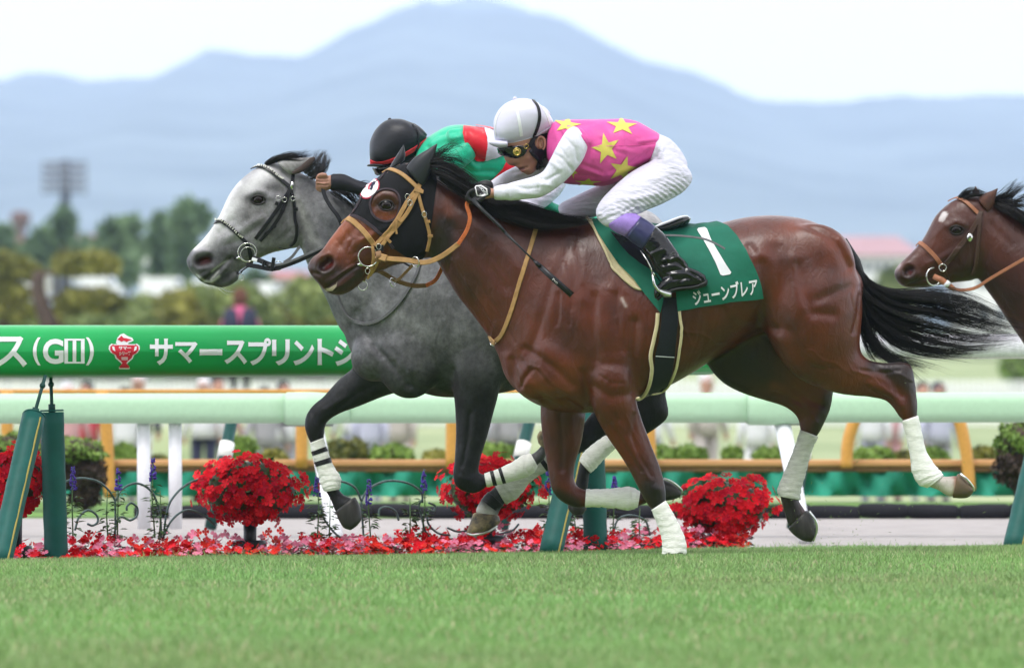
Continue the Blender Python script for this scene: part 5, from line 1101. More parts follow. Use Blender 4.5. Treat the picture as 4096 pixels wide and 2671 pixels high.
R_ = [ # shoulder, chest and foreleg
 (-5,16,[(2290,960),(2215,1120),(2160,1290),(2120,1420)],'b'),(4,45,[(2250,1060),(2200,1220)],'b'),
 (-9,12,[(2048,1440),(2060,1500),(2072,1550)],'b'),(7,22,[(2085,1480),(2100,1530),(2150,1590)],'b'),(-9,9,[(2085,1545),(2100,1510),(2125,1478)],'b'),
 (-8,12,[(2120,1552),(2180,1605),(2250,1640)],'b'),(-13,15,[(2228,1575),(2300,1625),(2375,1665)],'b'),(7,28,[(2180,1520),(2270,1590),(2340,1625)],'b'),
 (-7,14,[(2100,1395),(2160,1430),(2230,1480),(2290,1540)],'b'),(6,34,[(2180,1400),(2260,1450)],'b'),
 (-9,15,[(2330,1490),(2345,1560),(2362,1640)],'b'),(-3.5,16,[(2375,1475),(2420,1452),(2490,1462)],'b'),(5,44,[(2430,1500),(2480,1530)],'b'),(-6.5,17,[(2378,1548),(2440,1586),(2505,1574)],'b'),
 (-11,18,[(2535,1290),(2528,1430),(2538,1560)],'b'),(-6,16,[(2378,1190),(2366,1320),(2380,1440)],'b'),(5,26,[(2420,1160),(2415,1300),(2430,1420)],'b'),(-5,15,[(2462,1180),(2470,1300),(2490,1400)],'b'),
 (4,20,[(2340,1010),(2330,1200)],'b'),(-2.5,12,[(2285,985),(2300,1120),(2290,1230)],'b'),(2.5,12,[(2318,1000),(2330,1130)],'b'),(-4,10,[(2230,1180),(2225,1300)],'b'),
 (-5,10,[(2535,1660),(2528,1745),(2560,1830),(2600,1900)],'n'),(4,12,[(2480,1700),(2530,1800),(2590,1900)],'n'),(-4,8,[(2440,1690),(2500,1790),(2560,1880)],'n'),
 (-6,10,[(2240,1660),(2250,1780),(2248,1880)],'f'),(4,14,[(2285,1650),(2290,1780)],'f'),(6,16,[(2625,1950)],'n'),
 # barrel and flank
 (4,22,[(2905,1215),(2950,1270),(3008,1298)],'b'),(-10,16,[(3000,1320),(3030,1300),(3090,1320)],'b'),(-10,26,[(3045,1060),(3050,1180),(3040,1270)],'b'),(-5,20,[(2880,1230),(2930,1300)],'b'),
 (-3,16,[(2760,1250),(2740,1450)],'b'),(-3,16,[(2830,1240),(2800,1420)],'b'),(5,26,[(2740,1480),(2820,1440),(2900,1380)],'b'),
 # quarters
 (5,24,[(3030,1022),(3075,1040)],'b'),(-5,14,[(2990,985),(3010,1010)],'b'),(-11,30,[(3095,1000),(3118,1090),(3108,1210),(3112,1310)],'b'),(7,26,[(3160,1040),(3175,1150),(3200,1230)],'b'),
 (-7,18,[(3180,1060),(3205,1180),(3235,1250),(3320,1260)],'b'),(8,70,[(3300,1000),(3340,1120)],'b'),(-7,18,[(3260,1200),(3330,1170),(3390,1150)],'b'),
 (-9,14,[(3205,893),(3290,938),(3350,1000),(3385,1070)],'b'),(6,14,[(3350,960),(3400,1045),(3425,1130)],'b'),(-7,9,[(3405,1330),(3425,1260),(3432,1180)],'b'),
 (6,24,[(3090,1330),(3130,1420),(3200,1500)],'b'),(-6,22,[(3150,1330),(3190,1420),(3260,1490)],'b'),(-4,9,[(3240,1470),(3290,1480),(3310,1470)],'b'),
 (-8,16,[(3500,1470),(3560,1520),(3600,1580)],'n'),(6,12,[(3470,1530),(3550,1570),(3600,1620)],'n'),(-5,8,[(3480,1560),(3560,1600)],'n'),(-4,8,[(3440,1480),(3520,1490),(3590,1480)],'n'),
 (-9,14,[(3180,1560),(3240,1600),(3290,1620)],'f'),(6,12,[(3140,1590),(3220,1640),(3270,1690)],'f'),(-6,9,[(3100,1570),(3200,1610),(3250,1680)],'f'),
 # neck
 (-6,18,[(1760,1030),(1850,1150),(1950,1290),(2010,1400)],'b'),(-4,22,[(1800,900),(1900,1000),(2020,1150)],'b'),(5,26,[(1850,860),(1980,960),(2080,1080)],'b'),(-5,12,[(1735,930),(1745,1000)],'b'),
 # head
 (6,13,[(1502,800),(1535,778),(1575,785),(1597,806)],'b'),(-7,20,[(1545,822)],'b'),(3,9,[(1512,838),(1545,852),(1580,838)],'b'),(-4,8,[(1500,828),(1480,860)],'b'),(-6,20,[(1625,790)],'b'),
 (5,14,[(1575,895),(1500,935),(1430,972)],'b'),(-5,14,[(1560,930),(1480,985),(1420,1010)],'b'),(-6,16,[(1430,900),(1390,950),(1360,985)],'b'),(-4,6,[(1390,930),(1410,960),(1400,990)],'b'),(-4,6,[(1350,960),(1385,1010),(1390,1040)],'b'),
 (7,10,[(1268,1050),(1280,1028),(1315,1020),(1338,1035),(1340,1060),(1325,1085),(1295,1092),(1272,1078),(1268,1050)],'b'),(-26,20,[(1294,1066),(1318,1046)],'b'),
 (-9,6,[(1312,1150),(1345,1128),(1372,1105),(1405,1082),(1440,1062)],'b'),(5,9,[(1330,1122),(1370,1092),(1410,1068)],'b'),(5,8,[(1335,1160),(1375,1135),(1415,1105)],'b'),(-4,8,[(1255,1092),(1285,1098)],'b'),
 (-5,14,[(1430,1050),(1470,1060),(1540,1052)],'b'),(-4,14,[(1475,1090),(1540,1070)],'b'),
 # veins, skin folds and fibre of the muscles
 (3.0,4.5,[(2700,1300),(2740,1330),(2800,1335),(2860,1370),(2900,1365)],'b'),(2.6,4,[(2740,1330),(2760,1380),(2820,1410)],'b'),(3,4.5,[(2400,1700),(2440,1740),(2470,1800),(2510,1850)],'n'),(3,4,[(2500,1660),(2530,1720),(2550,1800),(2590,1860)],'n'),
 (2.6,4.5,[(3240,1400),(3280,1440),(3330,1450),(3400,1500)],'n'),(3,4.5,[(3400,1480),(3470,1500),(3540,1560),(3600,1600)],'n'),(2.6,4,[(3150,1590),(3210,1630),(3250,1700)],'f'),(2.4,4,[(2090,1420),(2110,1460),(2160,1470),(2200,1520)],'b'),
 (2.4,4,[(2370,1100),(2400,1180),(2395,1260),(2420,1330)],'b'),(-2.6,5,[(2200,1060),(2240,1180),(2235,1280)],'b'),(-2.6,5,[(2255,1050),(2285,1180),(2275,1300)],'b'),(-2.6,5,[(2440,1050),(2470,1160),(2460,1260)],'b'),(-2.4,5,[(2500,1180),(2510,1290),(2495,1400)],'b'),
 (-2.2,5,[(2590,1250),(2580,1400),(2560,1540)],'b'),(-3,6,[(2725,1290),(2720,1380),(2700,1480)],'b'),(-2,6,[(2800,1250),(2790,1340),(2760,1430)],'b'),(-2,6,[(2870,1240),(2850,1310)],'b'),(2.2,6,[(2920,1215),(2905,1262)],'b'),
 (-3,5,[(2060,1560),(2120,1600),(2180,1625)],'b'),(-3,5,[(2150,1480),(2200,1540),(2270,1580)],'b'),(-3,5,[(2400,1500),(2440,1530),(2490,1530)],'b'),(-2.6,5,[(2010,1430),(2025,1500),(2060,1560)],'b'),
 (-3,5,[(1752,1060),(1765,1020),(1760,960)],'b'),(-2.4,5,[(1790,1090),(1810,1010),(1800,930)],'b'),(2.4,5,[(1860,1120),(1930,1220),(1980,1310)],'b'),(-2.4,5,[(1900,1120),(1990,1240),(2060,1370)],'b'),(-2,6,[(1960,1020),(2060,1150),(2130,1290)],'b'),
 (2.4,4,[(1490,940),(1450,960),(1430,1000),(1395,1010)],'b'),(2.4,4,[(1450,960),(1415,950),(1380,970)],'b'),(-2.4,4,[(1360,1090),(1400,1060),(1440,1050)],'b'),(2,4,[(1560,900),(1540,930),(1550,970)],'b'),
 (-3,5,[(3030,1330),(3070,1350),(3110,1420)],'b'),(-2.5,5,[(3120,980),(3150,1080),(3160,1180)],'b'),(-2.5,5,[(3390,1180),(3412,1260),(3420,1330)],'b'),(-3,4.5,[(3300,1465),(3320,1475),(3345,1470)],'n'),(3,5,[(3560,1480),(3600,1500),(3640,1520)],'n'),(-3,5,[(2455,1650),(2470,1700),(2500,1740)],'n')]
R_ = [((r[0] * 1.0, r[1] * 1.12) if r[1] >= 12 and np.mean([p[0] for p in r[2]]) > 1990 else (r[0], r[1])) + tuple(r[2:]) for r in R_]
V = relief(V, Q, Yb, R_, 1.25)
V = smooth_arr(V, E, 1, .4)
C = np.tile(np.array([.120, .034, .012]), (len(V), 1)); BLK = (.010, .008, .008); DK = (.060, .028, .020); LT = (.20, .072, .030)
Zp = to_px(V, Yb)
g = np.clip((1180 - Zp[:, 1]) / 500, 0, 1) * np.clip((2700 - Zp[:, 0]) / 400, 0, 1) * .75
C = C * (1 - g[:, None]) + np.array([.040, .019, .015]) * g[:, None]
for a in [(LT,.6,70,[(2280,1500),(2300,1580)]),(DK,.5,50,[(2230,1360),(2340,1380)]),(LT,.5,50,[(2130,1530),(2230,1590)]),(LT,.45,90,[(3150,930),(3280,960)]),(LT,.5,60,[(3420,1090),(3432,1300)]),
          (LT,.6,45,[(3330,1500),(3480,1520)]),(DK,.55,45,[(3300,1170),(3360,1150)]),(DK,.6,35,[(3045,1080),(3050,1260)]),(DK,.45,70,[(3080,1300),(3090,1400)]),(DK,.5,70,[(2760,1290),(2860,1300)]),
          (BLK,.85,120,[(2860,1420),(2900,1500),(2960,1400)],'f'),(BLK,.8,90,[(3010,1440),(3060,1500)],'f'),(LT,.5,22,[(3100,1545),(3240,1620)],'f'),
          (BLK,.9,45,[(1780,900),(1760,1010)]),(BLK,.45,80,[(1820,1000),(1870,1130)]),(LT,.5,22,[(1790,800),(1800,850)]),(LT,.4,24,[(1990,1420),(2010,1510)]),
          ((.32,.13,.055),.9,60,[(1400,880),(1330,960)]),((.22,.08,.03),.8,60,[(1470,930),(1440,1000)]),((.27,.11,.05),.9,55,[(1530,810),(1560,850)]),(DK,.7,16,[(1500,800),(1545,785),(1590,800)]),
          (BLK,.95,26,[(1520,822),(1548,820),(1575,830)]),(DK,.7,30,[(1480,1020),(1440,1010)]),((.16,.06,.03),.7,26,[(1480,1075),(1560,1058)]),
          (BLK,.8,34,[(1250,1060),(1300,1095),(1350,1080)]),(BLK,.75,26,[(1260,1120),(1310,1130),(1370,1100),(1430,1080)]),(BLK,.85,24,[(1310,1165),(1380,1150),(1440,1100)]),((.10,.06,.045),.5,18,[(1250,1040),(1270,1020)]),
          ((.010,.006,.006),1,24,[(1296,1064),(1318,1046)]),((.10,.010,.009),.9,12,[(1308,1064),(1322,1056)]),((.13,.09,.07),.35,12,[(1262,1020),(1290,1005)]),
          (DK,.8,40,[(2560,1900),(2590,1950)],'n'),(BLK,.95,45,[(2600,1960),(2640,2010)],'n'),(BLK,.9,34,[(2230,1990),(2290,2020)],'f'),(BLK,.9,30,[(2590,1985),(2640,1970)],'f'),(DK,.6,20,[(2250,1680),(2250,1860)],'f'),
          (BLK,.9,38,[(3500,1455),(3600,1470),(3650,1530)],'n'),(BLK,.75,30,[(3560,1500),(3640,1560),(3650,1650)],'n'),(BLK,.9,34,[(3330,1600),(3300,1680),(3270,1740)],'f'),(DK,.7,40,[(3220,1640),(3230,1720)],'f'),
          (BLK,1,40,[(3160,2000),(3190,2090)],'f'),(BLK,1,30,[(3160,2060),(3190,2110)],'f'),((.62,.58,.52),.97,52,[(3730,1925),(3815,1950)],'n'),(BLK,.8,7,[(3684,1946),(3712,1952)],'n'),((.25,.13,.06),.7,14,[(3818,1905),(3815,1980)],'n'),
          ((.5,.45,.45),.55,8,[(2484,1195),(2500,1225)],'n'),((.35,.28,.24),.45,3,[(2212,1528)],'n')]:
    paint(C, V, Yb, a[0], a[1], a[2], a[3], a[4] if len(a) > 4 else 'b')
M['bay_coat'] = coat_mat('bay_coat', rough=.40, sheen=.0, spec=.42, coatw=.16, flock=.34, lump=.6)
w_ = np.clip((C[:, 2:3] / (C[:, 0:1] + 1e-4) - .45) / .3, 0, 1) * np.clip((C[:, 0:1] - .12) / .15, 0, 1); belly_shade = np.clip((Zp[:, 1:2] - 1350) / 250, 0, 1) * np.clip((2950 - Zp[:, 0:1]) / 200, 0, 1) * np.clip((Zp[:, 0:1] - 2560) / 60, 0, 1); C = C * (np.array([.66, .40, .29]) * (1 - .5 * belly_shade) * (1 - w_) + w_)  # belly darkened in the coat map: shade under the barrel put into the colour
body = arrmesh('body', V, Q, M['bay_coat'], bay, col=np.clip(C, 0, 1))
Sb = Surf([(V, Q)], Yb)
eyeball(Sb, 1546, 822, .033, bay, .30); eyelids(Sb, 1546, 822, 30, 20, bay, M['eyelid_dark'])
for s_, dy in ((1, 0),):
    wrap_bandage('leg_wrap', NFb, Yb, M['bandage'], bay, 8, 1); wrap_bandage('leg_wrap', FFb, Yb, M['bandage'], bay, 7, 2)
    wrap_bandage('leg_wrap', NHb, Yb, M['bandage'], bay, 8, 3); wrap_bandage('leg_wrap', FHb, Yb, M['bandage_dirty'], bay, 9, 4)
h_ = tag(hoof([(2650,2006,2652,1918,.044,.13),(2690,2001,2694,1934,.052,.13),(2722,1990,2728,1966,.046,.13)], Yb, M['hoof_dark'], bay, [(2656,1914,.09),(2690,1928,.08),(2724,1956,.11),(2731,1972,.13)]))
hoof([(3806,1988,3826,1892,.042,-.13),(3838,1990,3846,1902,.05,-.13),(3866,1986,3866,1922,.054,-.13),(3884,1968,3882,1946,.045,-.13)], Yb, M['hoof_tan'], bay, [(3832,1891,-.17),(3858,1912,-.185),(3882,1942,-.16),(3887,1958,-.13)])
hoof([(3158,2118,3230,2043,.044,.13),(3180,2142,3256,2062,.052,.13),(3214,2164,3268,2098,.056,.13),(3248,2170,3268,2128,.05,.13)], Yb, M['hoof_dark'], bay, [(3240,2045,.09),(3264,2080,.075),(3270,2120,.09),(3256,2165,.12)])
hoof([(2655,2196,2736,2196,.046,-.14),(2650,2214,2740,2214,.052,-.14)], Yb, M['hoof_dark'], bay)
# hood with ear covers
hood_poly = [(1392,860),(1435,870),(1480,900),(1520,935),(1545,957),(1572,993),(1625,1027),(1652,1045),(1690,1040),(1708,1000),(1722,930),(1732,850),(1741,775),(1748,725),(1728,655),(1680,636),(1635,636),(1578,652),(1535,672),(1492,708),(1446,752),(1404,820)]
hole = [tuple(q) for q in crom([(1480,815),(1500,775),(1540,757),(1580,765),(1597,795),(1597,835),(1583,872),(1550,887),(1508,875),(1485,845),(1480,815)], 3)[:-1]]
hd = patch('hood', Sb, hood_poly, M['hood'], bay, holes=[hole], off=.0035, step=11, thick=.0)
fh = patch('hood_far_side', Sb, hood_poly, M['hood'], hd, holes=[hole], off=.0035, step=14, side='f')
strap('hood_binding', Sb, [(1392,860),(1435,870),(1480,900),(1520,935),(1545,957),(1572,993)], .016, M['hood_trim'], hd, off=.005)
strap('hood_binding', Sb, hole + [hole[0]], .011, M['hood_trim'], hd, off=.005, sub=2)
strap('hood_seam', Sb, [(1545,688),(1525,715),(1500,735)], .008, M['hood_trim'], hd, off=.005); strap('hood_seam', Sb, [(1452,785),(1430,830),(1405,862)], .010, M['hood_trim'], hd, off=.005)
leaf_ear('ear_cover', (1626,672), (1692,748), (1749,578), Yb, -.078, M['ear_cover'], hd, w=.030, bulge=.22)
leaf_ear('ear_cover', (1552,680), (1618,640), (1613,580), Yb, .06, M['ear_cover'], hd, w=.024, bulge=.1)
# round emblem on the hood
M['emblem_red'] = mat('emblem_red', (.45, .02, .06), .7, bump=0); M['emblem_white'] = mat('emblem_white', (.78, .78, .78), .7, bump=0, var=.02); M['ink'] = mat('ink', (.02, .02, .05), .7, bump=0)
em = patch('hood_emblem', Sb, ell(1482, 757, 47, 30, -.85), M['emblem_red'], hd, off=.0065, step=9)
patch('emblem_field', Sb, ell(1482, 757, 42, 26, -.85), M['emblem_white'], em, off=.008, step=9)
patch('emblem_horse', Sb, [(1484,745),(1490,737),(1500,730),(1506,733),(1503,742),(1497,746),(1494,756),(1490,764),(1482,762),(1487,752)], M['ink'], em, off=.0095, step=6)
patch('emblem_mane', Sb, [(1476,762),(1478,748),(1486,738),(1494,732),(1490,740),(1484,750),(1481,762)], M['emblem_red'], em, off=.0095, step=6)
# teeth and nostril
tag(patch('teeth', Sb, [(1292,1153),(1318,1152),(1345,1136),(1350,1122),(1346,1146),(1330,1163),(1300,1166)], M['teeth'], bay, off=.0015, step=6))
# mane
strands('mane', [[(1640,640,-.02),(1690,625,-.05),(1735,600,-.06),(1800,590,-.06),(1835,640,-.05)],[(1700,655,-.06),(1760,650,-.09),(1850,700,-.1),(1920,760,-.11),(1980,800,-.12)],
    [(1740,690,-.08),(1800,720,-.11),(1880,770,-.12),(1950,830,-.13),(2060,880,-.15)],[(1800,740,-.08),(1880,800,-.12),(1960,850,-.14),(2080,900,-.16),(2200,905,-.17)]], M['hair_black'], bay, n=260, spread=(.012,.018), r=.0011, seed=3, wav=.012, seg=16)
strands('mane', [[(1930,790,-.02),(2000,800,-.08),(2080,815,-.11),(2180,850,-.13),(2290,880,-.13),(2390,868,-.12)],[(1880,790,-.06),(1990,830,-.11),(2100,860,-.15),(2200,888,-.16),(2310,892,-.15),(2380,880,-.14)],
    [(1900,800,-.08),(1960,840,-.13),(2060,885,-.16),(2150,910,-.17),(2240,910,-.17)]], M['hair_black'], bay, n=750, spread=(.010,.012), r=.0012, seed=4, wav=.010, seg=16)
strands('mane', [[(1720,650,-.05),(1760,610,-.07),(1800,600,-.08),(1850,620,-.09),(1842,680,-.09)],[(1730,640,-.05),(1790,590,-.07),(1860,560,-.08),(1900,570,-.06)]], M['hair_black'], bay, n=28, spread=(.012,.02), r=.0010, seed=5, wav=.02)
# tail
tg = [[(3375,975,0),(3430,1080,0),(3480,1130,0),(3560,1155,0),(3700,1152,0),(3820,1175,0),(3930,1240,0),(4040,1300,0)],
      [(3390,990,0),(3440,1100,0),(3500,1165,0),(3600,1205,0),(3740,1230,0),(3880,1275,0),(3980,1310,0),(4110,1340,0)],
      [(3400,1010,0),(3440,1130,0),(3490,1210,0),(3590,1270,0),(3720,1310,0),(3850,1340,0),(3980,1350,0),(4100,1345,0)],
      [(3400,1040,0),(3440,1160,0),(3480,1250,0),(3560,1330,0),(3660,1385,0),(3770,1410,0),(3880,1400,0),(3990,1370,0)],
      [(3400,1060,0),(3440,1190,0),(3465,1280,0),(3500,1370,0),(3560,1430,0),(3640,1450,0),(3700,1480,0),(3740,1530,0)],
      [(3405,1080,0),(3435,1230,0),(3450,1320,0),(3470,1390,0),(3500,1440,0),(3530,1460,0)]]
tg = [[(x + max(0, x - 3600) * .14, y, d) for x, y, d in g_] for g_ in tg]
strands('tail', tg, M['hair_black'], bay, n=430, spread=(.010,.020), r=.0012, seed=7, wav=.020, seg=26, lenvar=.30, tip=.32, clump=26)
strands('tail', [[(x, y, d) for x, y, d in g_] for g_ in tg], M['hair_black'], bay, n=45, spread=(.010,.045), r=.0008, seed=8, wav=.035, seg=26, lenvar=.2)
MB().tube([P(3365,965)+Vector((0,.0,0)), P(3415,1050), P(3450,1150), P(3480,1230)], [.03,.035,.03,.012], 12).build('tail_dock', M['hair_black'], bay)
# ------------------------------------------------------------------ bridle on the bay
br = tag(empty('bridle', tuple(P(1560, 1000, -.1))), 'tan leather bridle over the black hood of the front bay horse', 'bridle', 'bridles and reins')
def st(nm, pts, w, m='tan', wrap=False, off=.008, thick=.004, **k): return strap(nm, Sb, pts, w, M[m], br, off=off, thick=thick, wrap=wrap, **k)
st('noseband', [(1362,893),(1380,876),(1405,880),(1442,911),(1477,952),(1497,980)], .026, off=.005)
st('browband', [(1528,690),(1560,682),(1602,696),(1642,727),(1682,765)], .021, off=.009)
st('cheekpiece', [(1502,985),(1552,922),(1587,880),(1626,812),(1664,762),(1694,712)], .021)
st('cheekpiece', [(1520,992),(1575,918),(1625,856),(1655,800),(1672,765)], .019, off=.011)
st('throatlash', [(1670,768),(1686,832),(1706,892),(1718,950),(1706,1002)], .017)
st('chin_strap', [(1492,985),(1494,1030),(1482,1076),(1466,1108)], .016, off=.010)
st('chin_strap', [(1512,1000),(1508,1050),(1478,1098)], .013, off=.008)
st('strap_keeper', [(1655,760),(1690,770)], .02, off=.014, step=6); st('strap_keeper', [(1588,876),(1606,888)], .014, off=.015, step=5); st('strap_keeper', [(1545,955),(1562,968)], .014, off=.015, step=5)
st('strap_keeper', [(1702,888),(1720,885)], .014, off=.013, step=5); st('strap_keeper', [(1708,945),(1728,942)], .014, off=.013, step=5); st('strap_tongue', [(1583,885),(1582,905),(1586,935)], .010, off=.014)
for (x, y), a in (((1631,790), .9), ((1639,814), .9), ((1694,858), .1), ((1516,985), .8), ((1465,1078), .1)):
    h = Sb.near(x, y, .016); pts = [h + Vector((math.cos(t + a) * .011, 0, math.sin(t + a) * .014)) for t in [math.pi * 2 * i / 12 for i in range(12)]]
    V_, F_ = tube_vf(pts, .0018, 6, closed=True); mk('buckle', V_, F_, M['steel'], br)
h = Sb.near(1520, 990, .016); MB().box(h, (.034, .004, .030)).build('buckle_guard', M['black_leather'], br, smooth=False)
rc = Sb.near(1473, 1027, .0); rc = Vector((rc.x, rc.y - .012, rc.z))
ring_mesh('bit_ring', rc, .046, .0036, M['steel'], br)
MB().tube([rc + Vector((-.028, .004, -.036)), rc + Vector((-.045, .016, -.036)), rc + Vector((-.062, .03, -.030))], [.008, .008, .005], 12).build('bit_mouthpiece', M['steel'], br)
ring_mesh('chin_ring', tuple(P(1451, 1142, -.04)), .022, .003, M['steel'], br)
MB().tube([P(1466,1100,-.05), P(1456,1122,-.04)], .006, 8).build('ring_strap', M['tan_dark'], br)
def rein(nm, pts, w, m, normals=(0.1, -1, .1), thick=.003):
    A = [P(x, y, yy) for x, y, yy in [tuple(q) for q in crom(pts, 7)]]; return ribbon(nm, A, w, M[m], br, None, thick, normals=normals)
rein('rein', [(1505,1020,-.135),(1540,1033,-.15),(1625,1040,-.16),(1700,1050,-.17),(1768,1024,-.185),(1836,974,-.195)], .024, 'tan')
rein('rein_grip', [(1833,977,-.196),(1868,920,-.20),(1880,868,-.20),(1867,822,-.19),(1878,800,-.18)], .019, 'orange_rubber', thick=.006)
rein('rein_stop', [(1512,1005,-.14),(1516,1025,-.15),(1512,1048,-.14)], .028, 'tan_dark')
rein('rein_stop', [(1505,1022,-.137),(1545,1034,-.155)], .034, 'tan', thick=.006)
rein('far_rein', [(1500,1078,.03),(1530,1090,.06),(1585,1122,.09),(1650,1142,.11),(1705,1142,.12)], .022, 'tan_dark')
rein('far_rein_grip', [(1703,1143,.12),(1740,1122,.13),(1762,1085,.14),(1775,1050,.14)], .019, 'orange_rubber', thick=.006)
rein('martingale_strap', [(1655,1056,-.155),(1630,1082,-.12),(1600,1112,-.03),(1580,1125,.04)], .014, 'tan_dark')
ring_mesh('martingale_ring', tuple(P(1662,1047,-.172)), .024, .003, M['steel'], br, axis=(.7, .7, .2)); ring_mesh('martingale_ring', tuple(P(1571,1130,.07)), .022, .003, M['steel'], br, axis=(.8, -.5, .3))
# breast strap / martingale yoke
yk = tag(empty('martingale_yoke', tuple(P(2060, 1140, -.2))), 'flat tan neck strap looped round the bay horse in front of its shoulder', 'neck strap')
strap('yoke_strap', Sb, [(2150,893),(2140,930),(2115,1015),(2082,1118),(2048,1235),(2012,1330),(1985,1362),(1963,1371)], .021, M['tan'], yk, off=.004, thick=.003)
strap('yoke_strap', Sb, [(2150,893),(2110,1010),(2048,1230),(1998,1330),(1975,1362)], .021, M['tan'], yk, off=.004, thick=.003, far=True)
rein_a = [P(1978,1372,-.07), P(1960,1364,-.04), P(1950,1340,-.01), P(1953,1320,.03), P(1962,1318,.06)]
ribbon('yoke_loop', rein_a, .024, M['tan'], yk, None, .004, normals=(-1, -.3, 0))
ring_mesh('yoke_ring', tuple(P(1972,1374,-.07)), .014, .002, M['steel'], yk, axis=(.3, -.6, .7))

# ------------------------------------------------------------------ number cloth, pad, girth and saddle
cl = tag(empty('saddle_cloth', tuple(P(2750, 1050, -.3))), 'dark green racing saddle cloth with white number 1 and Japanese name on the bay horse', 'saddle cloth', 'racing saddle cloths')
cp = [(2366,884),(2382,925),(2428,995),(2475,1060),(2536,1120),(2570,1165),(2602,1203),(2643,1252),(2655,1205),(2662,1165),(2705,1165),(2712,1245),(2752,1237),(2830,1222),(2905,1210),(3051,1190),(3042,1140),(3027,1096),(3010,1055),(2985,1006),(2950,950),(2912,910),(2888,899),(2868,893),(2800,893),(2700,902),(2600,900),(2480,885)]
wr = lambda x, y: .003 * math.sin(x * .035 + y * .012) + .004 * math.sin(y * .03 - x * .02) * (y > 1000) + .004 * math.exp(-((x - 2790) / 60) ** 2) * math.sin(x * .11) * math.exp(-((y - 925) / 30) ** 2)
c1 = patch('cloth_panel', Sb, cp, M['cloth_green'], cl, off=.014, step=16, warp=wr)
patch('cloth_panel', Sb, cp, M['cloth_green'], cl, off=.014, step=26, side='f')
Sc = Surf([([v.co for v in c1.data.vertices], [p.vertices for p in c1.data.polygons]), (V, Q)], Yb)
patch('number_one', Sc, [(2788,921),(2795,914),(2818,911),(2827,917),(2845,960),(2875,1010),(2905,1060),(2925,1090),(2920,1098),(2892,1103),(2882,1099),(2862,1050),(2836,1000),(2810,955)], M['white_print'], cl, off=.004, step=12)
text_on('name_print', 'ジューンブレア', Sc, [(2764,1163),(3027,1108),(3030,1176),(2779,1222)], M['white_print'], cl, off=.005, bold=.022, step=14)
pad = tag(empty('saddle_pad', tuple(P(2440, 1020, -.25))), 'cream fleece pad peeping out in front of the green saddle cloth and along the girth', 'saddle pad')
V_, F_ = [], []
def roll(nm, pts, r, m, off=.008, par=None, flat=.7):
    L = dense([tuple(q) for q in crom(pts, 6)], 10); A = [Sb.near(x, y, off) for x, y in L]; V_, F_ = tube_vf(A, r, 10, flat=flat); return mk(nm, V_, F_, m, par)
patch('pad_panel', Sb, [(2340,874),(2352,890),(2372,915),(2394,955),(2424,1012),(2448,1066),(2482,1100),(2506,1122),(2540,1148),(2570,1158),(2590,1190),(2560,1140),(2500,1070),(2440,1000),(2385,925),(2372,880)], M['cream'], pad, off=.009, step=12)
roll('pad_edge', [(2342,873),(2356,890),(2374,915),(2394,955),(2424,1012),(2448,1066),(2482,1104),(2506,1126),(2540,1151),(2568,1160)], .007, M['cream'], .010, pad)
gt = tag(empty('girth', tuple(P(2660, 1400, -.3))), 'black elastic girth with cream edges under the belly of the bay horse', 'girth')
gp = [(2652,1190),(2645,1300),(2635,1360),(2620,1420),(2616,1480),(2605,1530),(2590,1572),(2640,1568),(2668,1535),(2686,1480),(2697,1420),(2706,1340),(2711,1300),(2714,1190)]
patch('girth_band', Sb, gp, M['girth'], gt, off=.011, step=12); patch('girth_band', Sb, gp, M['girth'], gt, off=.011, step=16, side='f')
roll('girth_edge', [(2632,1252),(2628,1300),(2616,1355),(2602,1420),(2606,1475),(2594,1535),(2570,1578),(2540,1594)], .009, M['cream'], .010, gt)
roll('girth_edge', [(2718,1243),(2723,1325),(2710,1420),(2694,1490),(2669,1538),(2640,1562),(2602,1570)], .007, M['cream'], .010, gt)
strap('girth_seam', Sb, [(2622,1420),(2695,1423)], .0035, M['white_print'], gt, off=.014, thick=.001)
sd = tag(empty('saddle', tuple(P(2640, 900))), 'small glossy black racing saddle with raised cantle on the green number 1 cloth', 'saddle')
V_, F_ = loft([(2470,880,2480,910,.05,0),(2530,892,2540,925,.09,0),(2600,905,2630,935,.12,0),(2660,886,2685,930,.125,0),(2715,866,2732,910,.12,0),(2745,861,2755,892,.10,0),(2757,868,2761,880,.08,0)], Yb, n=30, sub=5, ex=2.4)
mk('saddle_seat', V_, F_, M['saddle'], sd)
patch('saddle_flap', Sc, [(2440,930),(2480,945),(2530,960),(2600,1000),(2640,1060),(2650,1110),(2610,1085),(2560,1055),(2515,1020),(2475,975)], M['saddle'], sd, off=.010, step=12)
lt = [P(x, y, yy) for x, y, yy in [tuple(q) for q in crom([(2640,942,-.325),(2700,942,-.335),(2760,947,-.335),(2825,958,-.34),(2880,984,-.345),(2900,996,-.345)], 6)]]
ribbon('girth_strap_tail', lt, .011, M['grey_leather'], sd, None, .003, normals=(.2, -1, .3))
srp = tag(empty('stirrup', tuple(P(2640, 1170, -.36))), 'polished steel stirrup iron on a thin leather holding the near boot', 'stirrup')
MB().tube([P(2563,1003,-.36), P(2588,1040,-.375), P(2604,1072,-.38), P(2610,1094,-.38)], .004, 8, flat=2.0).build('stirrup_leather', M['steel'], srp)
MB().tube([P(2608,1088,-.385), P(2612,1110,-.40), P(2618,1140,-.405), P(2632,1160,-.40), P(2655,1172,-.40)], [.004,.006,.007,.007,.005], 8).tube([P(2608,1088,-.38), P(2625,1105,-.34), P(2645,1130,-.32)], .004, 8).build('stirrup_iron', M['steel'], srp)
V_, F_ = loft([(2622,1152,2628,1172,.035,-.37),(2650,1160,2652,1190,.04,-.37),(2676,1168,2674,1192,.035,-.37)], Yb, n=20, sub=4); mk('stirrup_tread', V_, F_, M['shoe'], srp)
